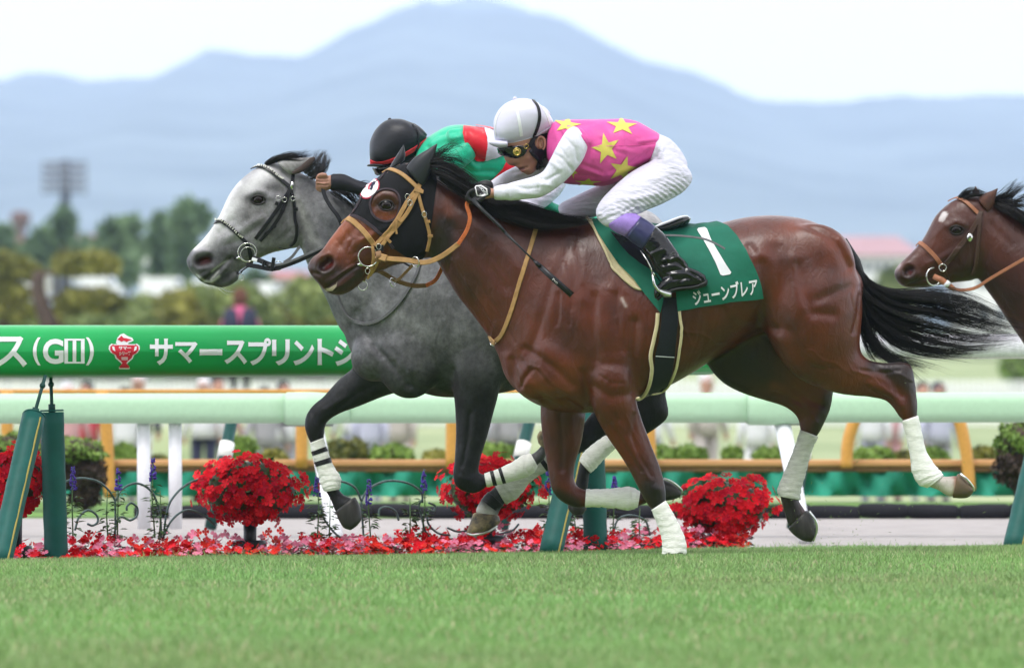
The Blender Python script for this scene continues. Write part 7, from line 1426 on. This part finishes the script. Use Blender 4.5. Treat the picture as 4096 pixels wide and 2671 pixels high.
for a in [(W,.62,34,[(1060,690),(960,790),(900,880),(840,960)]),(W,.95,16,[(955,735),(918,790),(872,880),(825,950),(780,990)]),((.34,.33,.35),.6,60,[(1000,860),(940,920)]),((.10,.10,.108),.75,40,[(880,1000),(960,1000)]),((.12,.11,.115),.6,28,[(985,800),(1000,850),(1050,850)]),((.50,.49,.50),.5,40,[(1120,700),(1160,700)]),
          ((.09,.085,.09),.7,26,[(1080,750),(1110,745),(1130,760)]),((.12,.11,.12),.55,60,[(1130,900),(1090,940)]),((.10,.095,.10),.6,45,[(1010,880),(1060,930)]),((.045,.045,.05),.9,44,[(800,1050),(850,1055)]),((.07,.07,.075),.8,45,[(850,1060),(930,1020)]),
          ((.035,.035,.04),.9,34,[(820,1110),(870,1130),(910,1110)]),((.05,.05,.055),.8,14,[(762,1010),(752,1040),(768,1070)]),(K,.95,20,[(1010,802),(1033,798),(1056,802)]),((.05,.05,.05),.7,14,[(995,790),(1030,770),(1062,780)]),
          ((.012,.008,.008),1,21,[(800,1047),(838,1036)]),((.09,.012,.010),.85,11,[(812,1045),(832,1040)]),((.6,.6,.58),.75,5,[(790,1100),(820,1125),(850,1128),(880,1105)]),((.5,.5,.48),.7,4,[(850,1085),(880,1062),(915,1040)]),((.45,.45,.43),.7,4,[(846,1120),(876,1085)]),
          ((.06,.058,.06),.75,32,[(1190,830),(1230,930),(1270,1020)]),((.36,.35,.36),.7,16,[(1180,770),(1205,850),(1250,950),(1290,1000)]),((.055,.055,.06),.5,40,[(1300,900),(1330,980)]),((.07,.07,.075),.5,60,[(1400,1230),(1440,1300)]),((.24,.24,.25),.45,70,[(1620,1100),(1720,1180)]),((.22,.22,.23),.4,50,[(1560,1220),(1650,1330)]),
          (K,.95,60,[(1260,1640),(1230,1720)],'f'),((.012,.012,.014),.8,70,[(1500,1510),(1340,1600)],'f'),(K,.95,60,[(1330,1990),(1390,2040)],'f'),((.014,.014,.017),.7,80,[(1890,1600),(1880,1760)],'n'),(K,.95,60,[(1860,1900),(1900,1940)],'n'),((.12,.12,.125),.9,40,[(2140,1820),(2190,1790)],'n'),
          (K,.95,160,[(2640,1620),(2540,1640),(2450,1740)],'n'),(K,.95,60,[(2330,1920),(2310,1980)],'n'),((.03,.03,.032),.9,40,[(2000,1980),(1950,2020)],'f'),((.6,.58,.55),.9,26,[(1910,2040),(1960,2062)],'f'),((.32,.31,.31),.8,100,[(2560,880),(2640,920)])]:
    paint(C, gV, Yg, a[0], a[1], a[2], a[3], a[4] if len(a) > 4 else 'b')
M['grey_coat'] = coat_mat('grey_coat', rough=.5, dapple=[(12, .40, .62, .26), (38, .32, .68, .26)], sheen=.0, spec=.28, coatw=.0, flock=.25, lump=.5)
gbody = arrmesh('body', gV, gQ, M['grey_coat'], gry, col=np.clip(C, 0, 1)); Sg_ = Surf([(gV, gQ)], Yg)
eyeball(Sg_, 1033, 800, .031, gry, .30); eyelids(Sg_, 1033, 800, 29, 19, gry, M['eyelid_dark'])
leaf_ear('ear', (1110,650), (1165,700), (1262,630), Yg, -.07, mat('grey_ear', (.38,.37,.38), .7, sheen=.2, col2=(.2,.19,.19)), gry, w=.022, bulge=.35)
patch_ = loft([(1170,690,1180,700,.006,-.10),(1205,665,1212,690,.010,-.098),(1240,635,1248,662,.008,-.085),(1258,630,1262,640,.003,-.075)], Yg, n=14, sub=3); mk('ear_lining', *patch_, mat('ear_dark', (.05,.035,.03), .8), gry)
wrap_bandage('leg_wrap', G_NDb, Yg, M['bandage'], gry, 7, 11, stripes=((.12,.19),(.30,.37))); wrap_bandage('leg_wrap', G_FRb, Yg, M['bandage'], gry, 9, 12, stripes=((.14,.20),(.31,.37)))
wrap_bandage('leg_wrap', G_H1b, Yg, M['bandage'], gry, 8, 13); wrap_bandage('leg_wrap', G_H2b, Yg, M['bandage_dirty'], gry, 8, 14, stripes=((.05,.12),(.26,.32)))
hoof([(2152,1768,2190,1800,.040,-.14),(2148,1742,2200,1762,.046,-.14),(2158,1722,2196,1728,.046,-.14)], Yg, M['hoof_muddy'], gry)
hoof([(1340,2048,1420,1990,.046,.13),(1352,2080,1440,2030,.054,.13),(1372,2112,1444,2078,.056,.13),(1398,2122,1430,2100,.045,.13)], Yg, M['hoof_dark'], gry)
hoof([(2272,1990,2345,1990,.044,-.13),(2272,2030,2345,2030,.05,-.13),(2290,2055,2330,2055,.045,-.13)], Yg, M['hoof_dark'], gry)
hoof([(1892,2056,1996,2066,.048,.13),(1882,2085,2000,2088,.055,.13),(1870,2118,1984,2108,.058,.13),(1868,2134,1950,2126,.05,.13)], Yg, M['hoof_muddy'], gry, [(1868,2136,.10),(1900,2140,.075),(1950,2128,.08),(1988,2104,.11)])
wrap_bandage('boot_strap', [(1952,1968,2014,2022,.040,.13),(1925,1998,1990,2050,.040,.13)], Yg, M['black_tape'], gry, 2, 15)
# forelock and mane
strands('mane', [[(1065,655,-.03),(1095,630,-.05),(1150,615,-.06),(1210,618,-.05),(1260,610,-.03)],[(1068,658,-.04),(1110,645,-.07),(1160,640,-.08),(1215,640,-.06),(1245,620,-.03)]], M['hair_black'], gry, n=240, spread=(.006,.012), r=.001, seed=21, Y=Yg, wav=.012)
strands('mane', [[(1215,690,-.03),(1240,660,-.05),(1275,625,-.05),(1290,610,-.03)],[(1250,715,-.05),(1280,690,-.07),(1305,650,-.07),(1310,615,-.05)],[(1270,722,-.04),(1290,690,-.06),(1312,660,-.05),(1318,630,-.03)]], M['hair_grey'], gry, n=170, spread=(.008,.012), r=.001, seed=22, Y=Yg, wav=.014)
strands('mane', [[(1330,760,-.06),(1370,790,-.1),(1400,820,-.12),(1440,850,-.13)],[(1390,745,-.02),(1430,745,-.05),(1460,780,-.06),(1500,830,-.08)],[(1420,740,0),(1470,740,-.02),(1510,770,-.03),(1560,830,-.05)]], M['hair_black'], gry, n=260, spread=(.010,.012), r=.0011, seed=23, Y=Yg, wav=.012)
strands('chin_hair', [[(890,1150,-.02),(920,1165,-.02),(960,1168,-.02)],[(870,1153,-.02),(895,1168,-.02),(930,1176,-.02)]], M['white_print'], gry, n=14, spread=(.005,.008), r=.0006, seed=24, Y=Yg)
strands('tail', [[(2690,930,0),(2760,960,0),(2900,1000,0),(3050,1080,0)],[(2700,980,0),(2760,1040,0),(2880,1120,0),(3000,1200,0)]], M['hair_grey'], gry, n=300, spread=(.01,.03), r=.0012, seed=25, Y=Yg, wav=.02)
# bridle of the grey
gb = tag(empty('bridle', (P(1000,1000,Yg).x, Yg - .1, 1.4)), 'black leather bridle with white chain pattern bands on the grey horse', 'bridle', 'bridles and reins')
def gst(nm, pts, w, m='black_leather', off=.008, thick=.004, **k): return strap(nm, Sg_, pts, w, M[m], gb, off=off, thick=thick, **k)
M['chain'] = mat('chain_pattern', (.62,.62,.55), .4, bump=0)
def chain(pts, n, w):
    L = crom(pts, 12); idx = np.linspace(0, len(L) - 1, n)
    for i in idx:
        a = L[int(i)]; b = L[min(int(i) + 1, len(L) - 1)]; t = (b - a) / (np.linalg.norm(b - a) + 1e-9) if int(i) < len(L) - 1 else t
        nx, ny = -t[1], t[0]; q = [(a[0] - nx * w + t[0] * 3, a[1] - ny * w + t[1] * 3), (a[0], a[1]), (a[0] + nx * w + t[0] * 3, a[1] + ny * w + t[1] * 3)]
        strap('chain_link', Sg_, q, .005, M['chain'], gb, off=.013, thick=.0015, step=4, sub=2)
gst('noseband', [(860,892),(885,885),(915,905),(950,935),(975,960),(992,975)], .019, off=.005); chain([(866,882),(890,882),(920,903),(950,932),(968,945)], 19, 3.4)
gst('browband', [(1010,680),(1040,670),(1075,682),(1115,712),(1145,738),(1166,752)], .019); chain([(1016,674),(1045,668),(1080,680),(1110,705),(1128,716)], 19, 3.4)
gst('headpiece', [(1170,700),(1165,745),(1140,790),(1100,850),(1060,905),(1022,955)], .019); gst('cheekpiece', [(1160,752),(1142,810),(1120,862),(1086,912),(1040,962)], .017, off=.012)
gst('throatlash', [(1160,750),(1172,800),(1178,870),(1186,910),(1180,960),(1160,980)], .016)
for q in ((1112,795),(1136,800),(1168,796)):
    h = Sg_.near(*q, .02); ring_mesh('buckle', h, .011, .0018, M['steel'], gb)
for q in ([(1100,812),(1112,818)],[(1122,838),(1136,846)],[(1170,838),(1186,836)],[(1058,930),(1070,938)],[(1090,900),(1102,908)]): strap('strap_keeper', Sg_, q, .018, M['black_leather'], gb, off=.013, thick=.004, step=5)
h = Sg_.near(1164, 746, .016); MB().tube([h + Vector((-.004,0,-.02)), h + Vector((.004,0,.02))], .008, 8, flat=.6).build('browband_stud', M['steel'], gb)
gst('chin_strap', [(992,975),(1000,1010),(1004,1045),(985,1078),(968,1092)], .020, off=.006)
gst('chin_strap', [(945,1090),(965,1100),(985,1080)], .012, off=.006)
c = Sg_.near(990, 1010, 0); c = Vector((c.x, c.y - .02, c.z)); ring_mesh('bit_ring', c, .045, .0036, M['steel'], gb)
c = Vector((P(970,1010,Yg).x, Yg - .13, P(970,1010,Yg).z)); ring_mesh('bit_ring', c + Vector((.03,.02,-.01)), .035, .002, M['steel'], gb)
MB().tube([P(960,1030,Yg-.12), P(948,1032,Yg-.10), P(938,1034,Yg-.08)], [.007,.007,.005], 12).build('bit_mouthpiece', M['steel'], gb)
ring_mesh('chin_ring', tuple(P(964,1110,Yg-.05)), .014, .0022, M['steel'], gb); ring_mesh('rein_ring', tuple(P(1113,1063,Yg-.14)), .021, .002, M['steel'], gb)
def grein(nm, pts, w, m, nrm=(0,-1,.1), thick=.003): return ribbon(nm, [P(x, y, Yg + yy) for x, y, yy in [tuple(q) for q in crom(pts, 7)]], w, M[m], gb, None, thick, normals=nrm)
grein('rein', [(985,1058,-.13),(1040,1068,-.14),(1090,1076,-.15),(1140,1062,-.16),(1210,1035,-.17),(1290,995,-.18),(1360,960,-.18)], .022, 'black_leather')
grein('rein_lining', [(1075,1060,-.152),(1120,1058,-.162),(1170,1042,-.172),(1240,1012,-.18),(1300,985,-.19)], .012, 'grey_leather')
grein('rein', [(1010,1030,-.13),(1040,1042,-.14),(1070,1055,-.15),(1095,1062,-.155)], .024, 'black_leather'); grein('rein_tape', [(1008,1036,-.14),(1028,1042,-.145)], .018, 'white_print', thick=.004)
grein('rein_keeper', [(1096,1030,-.16),(1086,1085,-.16)], .018, 'black_leather', thick=.006); grein('rein_keeper', [(1058,1040,-.155),(1052,1066,-.155)], .014, 'black_leather', thick=.006)
grein('rein', [(1135,1050,-.1),(1165,1030,-.1),(1185,1005,-.1),(1200,985,-.1)], .014, 'grey_leather'); grein('rein', [(1115,992,-.08),(1150,995,-.06),(1175,975,-.05)], .006, 'black_leather')
grein('rein_loop', [(1425,770,-.16),(1395,742,-.17),(1350,727,-.18),(1310,727,-.18),(1292,745,-.185),(1300,785,-.19),(1325,830,-.19),(1352,865,-.185),(1367,905,-.175),(1362,950,-.17)], .021, 'black_leather', (.3,-1,.35), .004)
ny = tag(empty('neck_strap', (P(1500,1290,Yg).x, Yg, 1.1)), 'thin grey strap hanging round the chest of the grey horse', 'neck strap')
strap('strap_band', Sg_, [(1680,1050),(1665,1100),(1620,1180),(1560,1250),(1500,1288),(1440,1292),(1390,1265),(1362,1215),(1350,1180)], .016, M['grey_leather'], ny, off=.005, thick=.006)
ribbon('strap_band', [P(x, y, Yg - .25) for x, y in [tuple(q) for q in crom([(1580,1015),(1600,1040),(1640,1065),(1655,1060)], 4)]], .010, M['black_leather'], ny, None, .003, normals=(0,-1,0))
# cloth on the grey: only slivers show
gc = tag(empty('saddle_cloth', (P(2250,900,Yg).x, Yg, 1.5)), 'bright green saddle cloth edge on the grey horse seen between mane and rider leg', 'saddle cloth', 'racing saddle cloths')
M['cloth_bright'] = mat('cloth_bright', (.03,.36,.22), .6, bump=.3)
patch('cloth_panel', Sg_, [(2150,810),(2240,835),(2320,868),(2420,880),(2430,1100),(2300,1180),(2160,1150),(2100,900)], M['cloth_bright'], gc, off=.014, step=24)
V_, F_ = loft([(2130,790,2130,840,.06,0),(2180,796,2185,850,.10,0),(2240,822,2245,880,.11,0),(2330,848,2340,900,.10,0)], Yg, n=24, sub=4); mk('cloth_roll', V_, F_, M['cloth_bright'], gc)

# ------------------------------------------------------------------ jockey on the grey
j2 = tag(empty('person', (P(2050, 1100, Yg).x, Yg, 1.2)), 'jockey in emerald green silks with red and white hoops and black cap', 'jockey', 'jockeys')
Yj = Yg - .02
hb = [loft([(1500,660,1690,600,.070),(1525,700,1690,640,.068),(1555,730,1680,670,.058),(1590,750,1665,700,.045),(1610,760,1650,720,.035)], Yj, n=28, sub=5, round_ends=(.4,.5)),
      loft([(1640,600,1680,700,.05,0),(1700,570,1720,690,.06,0),(1800,560,1810,700,.08,0),(1960,600,1950,700,.09,0)], Yj, n=24, sub=4),
      loft([(1560,740,1600,790,.04,-.16),(1480,745,1500,790,.033,-.16),(1420,725,1428,772,.028,-.15),(1380,705,1378,758,.027,-.15),(1340,702,1332,760,.030,-.15),(1305,706,1300,765,.030,-.15),(1284,716,1282,755,.024,-.15)], Yj, n=22, sub=4)]
for i in range(4):
    q = crom([(1312 - i*3, 704 + i*12), (1284 - i*2, 702 + i*13), (1272, 722 + i*12), (1288, 738 + i*9), (1305, 742 + i*7)], 3)
    hb.append(tube_vf([P(x, y, Yj) + Vector((0, -.175 + i * .006, 0)) for x, y in q], [.0105]*5 + [.0098]*4 + [.009]*4, 10))
def pf2(V):
    C = np.tile(np.array([.38, .19, .135]), (len(V), 1)); paint(C, V, Yj, (.035,.022,.018), .97, 42, [(1385,735),(1440,755),(1560,770)]); paint(C, V, Yj, (.05,.035,.03), .9, 60, [(1400,790),(1480,780)]); return C
jb2, Sj2 = fused('body', hb, .0055, 3, M['skin_map'], j2, Yj, [(-7,3.5,[(1272,716),(1296,718),(1316,716)]),(-7,3.5,[(1272,729),(1296,731),(1316,729)]),(-7,3.5,[(1276,742),(1298,744),(1316,742)]),(4,5,[(1318,712),(1322,745)])], pf2)
ear_obj(Sj2.near(1668, 612, .010), .032, j2)
mk('cuff', *loft([(1336,698,1330,764,.034,-.15),(1380,700,1378,766,.034,-.15),(1430,722,1428,780,.036,-.155),(1500,742,1500,796,.04,-.16)], Yj, n=22, sub=4), M['balaclava'], j2)
ht = [(1480,645,1500,668,.04),(1478,600,1560,672,.095),(1482,560,1620,668,.112),(1505,515,1665,640,.118),(1545,482,1698,600,.114),(1600,476,1706,565,.095),(1650,492,1706,545,.06)]
hv2, hf2 = loft(ht, Yj, n=44, sub=6, round_ends=(.25,.35)); he2 = mk('helmet', hv2, hf2, M['helmet_black'], j2); Sh2 = Surf([(hv2, hf2)], Yj)
strap('helmet_band', Sh2, [(1484,648),(1520,652),(1570,640),(1630,612),(1680,580),(1709,556)], .024, M['red_band'], he2, off=.004, thick=.002)
strap('goggle_strap', Sh2, [(1640,488),(1672,530),(1672,575),(1660,602)], .010, M['black_leather'], he2, off=.006, thick=.002)
MB().ball(tuple(P(1559, 480, Yj)), .010, 10, 8).build('helmet_button', M['helmet_black'], he2)
V_, F_ = loft([(1530,655,1540,672,.09,0),(1495,655,1500,668,.08,0),(1474,658,1476,667,.05,0),(1468,662,1470,666,.03,0)], Yj, n=26, sub=5, ex=2.6, round_ends=(.1,.3)); mk('helmet_peak', V_, F_, M['helmet_black'], he2)
patch('goggles', Sj2, [(1500,668),(1560,662),(1590,664),(1585,690),(1550,698),(1515,690)], M['goggle'], j2, off=.016, step=7, thick=.006)
patch('chin_harness', Sj2, [(1600,640),(1650,600),(1700,575),(1720,640),(1700,700),(1640,735),(1600,740),(1570,720),(1600,690)], M['balaclava'], j2, off=.004, step=8, holes=[[tuple(q) for q in ell(1668,612,18,26,0,16)]])
t2 = [(1695,560,1660,690,.10),(1740,530,1700,740,.15),(1790,505,1770,755,.18),(1850,499,1850,760,.195),(1920,508,1930,765,.19),(1985,520,2000,762,.18),(2060,545,2060,755,.17),(2130,575,2110,745,.16),(2190,610,2150,730,.15)]
r2 = [(-6,9,[(1712,590),(1745,640),(1760,700)]),(5,10,[(1730,580),(1780,560),(1840,555)]),(-5,8,[(1760,540),(1820,530)]),(-6,10,[(1860,520),(1880,600),(1930,650)]),(5,10,[(1830,560),(1850,620),(1910,680)]),(-5,9,[(1800,640),(1880,690),(1980,690)]),(-5,8,[(1900,650),(1980,640),(2030,600)]),(4,10,[(1900,700),(1980,710)]),(-4,8,[(1950,560),(1960,620)]),(-4,8,[(1780,700),(1840,735),(1920,740)])]
jy2, Sy2 = fused('jersey', [loft(t2, Yj, n=40, sub=6, ex=2.2, round_ends=(.3,.2)), loft([(1800,520,1880,640,.075,-.15),(1870,515,1960,640,.075,-.17),(1960,540,1990,630,.06,-.17)], Yj, n=24, sub=4)], .007, 6, M['green_silk'], j2, Yj, r2, gain=1.5)
patch('red_hoop', Sy2, [(1853,506),(1868,508),(1935,516),(1945,545),(1948,590),(1943,630),(1940,648),(1912,650),(1890,628),(1868,596),(1856,560),(1850,535)], M['red_silk'], jy2, off=.007, step=9)
patch('white_hoop', Sy2, [(1937,516),(1990,518),(2050,540),(2060,600),(2020,622),(1980,634),(1941,647),(1946,600),(1948,560)], M['white_sleeve'], jy2, off=.007, step=9)
patch('red_hem', Sy2, [(2032,632),(2060,610),(2130,600),(2150,735),(2060,750),(1950,756),(1930,742),(1975,710),(2010,675)], M['red_silk'], jy2, off=.007, step=9)
patch('red_collar', Sy2, [(1905,500),(1975,512),(2020,530),(2015,538),(1960,520),(1900,507)], M['red_silk'], jy2, off=.009, step=9)
fused('breeches', [loft([(2170,600,2150,725,.14,0),(2230,630,2190,770,.15,0),(2270,700,2200,800,.14,0)], Yj, n=30, sub=5, round_ends=(.2,.4)), loft([(2270,700,2180,740,.11,-.1),(2230,790,2110,760,.10,-.18),(2140,860,2030,800,.08,-.24),(2080,890,1990,840,.065,-.27)], Yj, n=30, sub=5), loft([(2260,700,2180,740,.11,.1),(2200,790,2090,760,.10,.18),(2100,860,2010,800,.08,.24)], Yj, n=26, sub=5)], .008, 5, M['white_silk'], j2, Yj)
fused('sleeve', [loft([(1850,560,1900,640,.06,-.19),(1760,640,1800,720,.055,-.21),(1660,720,1690,790,.05,-.2),(1560,740,1580,792,.04,-.17)], Yj, n=26, sub=5)], .007, 4, M['green_silk'], j2, Yj)
fused('boot', [loft([(2080,850,1990,905,.06,-.29),(2130,900,2050,980,.055,-.30),(2200,980,2130,1050,.048,-.31),(2240,1030,2170,1090,.045,-.31)], Yj, n=28, sub=5), loft([(2310,1060,2310,1110,.03,-.31),(2240,1040,2230,1130,.042,-.32),(2160,1090,2150,1150,.042,-.33),(2110,1130,2110,1170,.038,-.33)], Yj, n=24, sub=5)], .007, 4, M['boot'], j2, Yj)
fused('boot', [loft([(2060,850,1980,905,.06,.27),(2110,900,2030,980,.055,.28),(2180,980,2110,1050,.048,.29),(2220,1030,2150,1090,.045,.29)], Yj, n=28, sub=5), loft([(2290,1060,2290,1110,.03,.29),(2220,1040,2210,1130,.042,.30),(2140,1090,2130,1150,.042,.3)], Yj, n=24, sub=5)], .007, 4, M['boot'], j2, Yj)
s2 = tag(empty('saddle', (P(2180,900,Yg).x, Yg, 1.6)), 'black racing saddle under the green silked jockey on the grey horse', 'saddle')
mk('saddle_seat', *loft([(2030,868,2040,900,.06,0),(2120,880,2130,915,.11,0),(2220,870,2230,915,.12,0),(2290,850,2300,890,.10,0)], Yg, n=26, sub=5, ex=2.4), M['saddle'], s2)
# ------------------------------------------------------------------ third horse, entering on the right
Yt = 2.6
th3 = tag(empty('racehorse', (P(4300, 2100, Yt).x, Yt, 0)), 'dark brown racehorse with white star chasing behind the tail of the bay', 'horse', 'racehorses at full gallop')
H3 = [(3985,800,3935,1085,.080),(3945,785,3915,1108,.090,0,2.2),(3895,778,3890,1122,.096,0,2.3),(3840,790,3850,1128,.098,0,2.4),(3788,818,3808,1132,.092,0,2.3),(3742,862,3770,1140,.082,0,2.2),(3713,915,3735,1146,.072,0,2.2),
      (3688,960,3705,1150,.064,0,2.2),(3658,995,3670,1152,.060,-.01,2.2),(3625,1028,3638,1152,.058,-.014,2.2),(3598,1052,3610,1147,.052,-.015),(3580,1078,3590,1128,.036,-.015)]
N3 = [(3930,790,3880,1060,.08),(4000,815,3930,1140,.09),(4070,865,3985,1215,.105),(4150,905,4035,1290,.125),(4250,930,4090,1370,.15),(4380,950,4150,1470,.18)]
T3 = [(4300,940,4110,1400,.16),(4400,950,4150,1500,.20),(4500,960,4250,1600,.23),(4600,970,4400,1640,.26),(4750,980,4600,1600,.28),(4900,985,4830,1550,.29),(5050,970,5010,1450,.285),(5200,955,5180,1400,.28),(5330,975,5320,1390,.25),(5420,1040,5415,1350,.20),(5480,1140,5470,1290,.12)]
p3 = [loft(T3, Yt, n=36, sub=5), loft(N3, Yt, n=36, sub=5), loft(H3, Yt, n=40, sub=6, round_ends=(.3,.35)), blob(3860, 1030, -.045, .08, .05, .09, Yt)]
for dx, dy, sh in ((0, -.14, 0), (-150, .14, 60)):
    p3.append(loft([(4480+dx,1420,4640+dx,1400,.09,dy),(4490+dx,1600,4620+dx,1600,.075,dy),(4520+dx+sh,1780,4610+dx+sh,1780,.05,dy),(4540+dx+sh,1840,4610+dx+sh,1840,.046,dy),(4570+dx+sh,1960,4625+dx+sh,1960,.033,dy),(4600+dx+sh,2060,4665+dx+sh,2055,.04,dy)], Yt, n=24, sub=4))
    p3.append(loft([(5120+dx,1180,5440+dx,1130,.14,dy),(5160+dx,1380,5430+dx,1330,.13,dy),(5230+dx,1530,5400+dx,1500,.08,dy),(5330+dx,1600,5440+dx,1570,.055,dy),(5400+dx,1680,5460+dx,1660,.045,dy),(5430+dx,1800,5480+dx,1800,.033,dy),(5440+dx,1920,5500+dx,1900,.04,dy)], Yt, n=24, sub=4))
tV, tQ, tE = fuse(p3, .010, 7)
tR = [(6,12,[(3790,905),(3820,888),(3855,900)],'b'),(-6,18,[(3825,920)],'b'),(5,13,[(3830,1000),(3770,1030),(3700,1060)],'b'),(-4,14,[(3810,1040),(3740,1080)],'b'),(7,10,[(3600,1075),(3625,1055),(3655,1065),(3660,1095),(3635,1115),(3605,1105),(3600,1075)],'b'),(-24,17,[(3626,1087),(3638,1078)],'b'),
      (-8,6,[(3625,1145),(3670,1125),(3710,1115),(3740,1105)],'b'),(-5,14,[(3740,1110),(3800,1115)],'b'),(-6,18,[(3900,850)],'b'),(-6,16,[(3935,1100),(4000,1200),(4070,1300)],'b'),(-4,14,[(3960,900),(4040,980)],'b'),(4,14,[(3770,900),(3740,940)],'b')]
tV = relief(tV, tQ, Yt, tR, 1.2)
C = np.tile(np.array([.085, .030, .018]), (len(tV), 1)); 
for a in [((.62,.60,.60),.98,12,[(3764,878),(3776,858)]),(BLK,.85,24,[(3800,918),(3845,920)]),(BLK,.7,30,[(3600,1110),(3660,1120)]),((.30,.26,.27),.6,12,[(3592,1075),(3600,1060)]),((.012,.006,.006),1,19,[(3628,1087),(3640,1080)]),((.12,.012,.012),.9,9,[(3636,1087)]),
          (BLK,.6,70,[(3960,1120),(4060,1200)]),((.14,.05,.025),.6,50,[(3760,920),(3700,1000)]),((.030,.014,.012),.6,60,[(3850,1080),(3900,1050)]),((.13,.045,.025),.5,60,[(3900,850),(3850,850)])]:
    paint(C, tV, Yt, a[0], a[1], a[2], a[3])
M['brown_coat'] = coat_mat('brown_coat', rough=.4, sheen=0, spec=.42, coatw=.06, flock=.3)
w_ = np.clip((C[:, 2:3] / (C[:, 0:1] + 1e-4) - .6) / .2, 0, 1) * (C[:, 0:1] > .2); C = C * (np.array([.62, .44, .40]) * (1 - w_) + w_)
arrmesh('body', tV, tQ, M['brown_coat'], th3, col=np.clip(C, 0, 1)); S3 = Surf([(tV, tQ)], Yt); eyeball(S3, 3826, 920, .033, th3, .30); eyelids(S3, 3826, 920, 28, 18, th3, M['eyelid_dark'])
leaf_ear('ear', (3910,800), (3950,850), (3988,755), Yt, -.065, mat('brown_ear', (.10,.035,.02), .6, col2=(.05,.02,.015)), th3, w=.022, bulge=.3); leaf_ear('ear', (3885,800), (3920,780), (3904,744), Yt, .05, bpy.data.materials['brown_ear'], th3, w=.02)
strands('mane', [[(3835,795,-.03),(3860,770,-.05),(3900,762,-.05),(3950,775,-.04)],[(3850,795,-.04),(3890,785,-.06),(3930,785,-.06),(3970,790,-.05)]], M['hair_black'], th3, n=160, spread=(.008,.012), r=.0012, seed=31, Y=Yt)
strands('mane', [[(3950,800,0),(4000,780,-.02),(4040,740,-.02),(4070,715,0)],[(3990,820,-.02),(4050,800,-.05),(4095,770,-.05),(4130,740,-.03)],[(3985,815,-.06),(4040,850,-.1),(4100,900,-.12),(4170,950,-.13)],[(4060,850,-.02),(4140,880,-.08),(4240,930,-.12),(4350,960,-.12)],[(4100,860,-.02),(4180,850,-.05),(4260,860,-.07),(4330,880,-.07)]], M['hair_black'], th3, n=190, spread=(.012,.018), r=.0012, seed=32, Y=Yt, wav=.014)
b3 = tag(empty('bridle', (P(3800,1000,Yt).x, Yt - .1, 1.4)), 'brown leather bridle and reins on the dark horse at the right edge', 'bridle', 'bridles and reins')
for nm, pts, w, m, of in (('noseband',[(3664,985),(3680,973),(3705,990),(3740,1025),(3768,1062)],.022,'chestnut_leather',.006),('browband',[(3795,812),(3825,796),(3860,808),(3895,838),(3920,862)],.020,'chestnut_leather',.008),('cheekpiece',[(3925,845),(3900,900),(3860,960),(3810,1020),(3772,1068)],.026,'brown_leather',.008),
                      ('throatlash',[(3922,860),(3914,930),(3908,1000),(3900,1060),(3888,1095)],.020,'brown_leather',.008),('cheekpiece',[(3772,1068),(3788,1100),(3795,1130)],.016,'brown_leather',.008)):
    strap(nm, S3, pts, w, M[m], b3, off=of, thick=.004)
c = S3.near(3735, 1110, .02); ring_mesh('bit_ring', c, .045, .004, M['steel'], b3, axis=(.5,-.8,0)); c = S3.near(3772, 1068, .02); ring_mesh('buckle', c, .018, .003, M['steel'], b3); c = S3.near(3878, 950, .014); MB().ball(tuple(c), (.016,.008,.022), 10, 8).build('buckle', M['steel'], b3)
A = [P(x, y, Yt + yy) for x, y, yy in [tuple(q) for q in crom([(3750,1110,-.12),(3790,1140,-.13),(3835,1160,-.15),(3900,1152,-.17),(3960,1115,-.18),(4040,1068,-.19),(4140,1010,-.20),(4230,950,-.2)], 6)]]; ribbon('rein', A, .017, M['chestnut_leather'], b3, None, .004, normals=(0,-1,.2))
MB().tube([P(3735,1105,Yt-.13), P(3765,1120,Yt-.14), P(3800,1145,Yt-.14), P(3818,1158,Yt-.15)], [.014,.018,.016,.012], 8).build('rein_stop', M['chestnut_leather'], b3); MB().tube([P(3782,1130,Yt-.15), P(3796,1142,Yt-.15)], .018, 8).build('rein_tape', M['white_print'], b3)
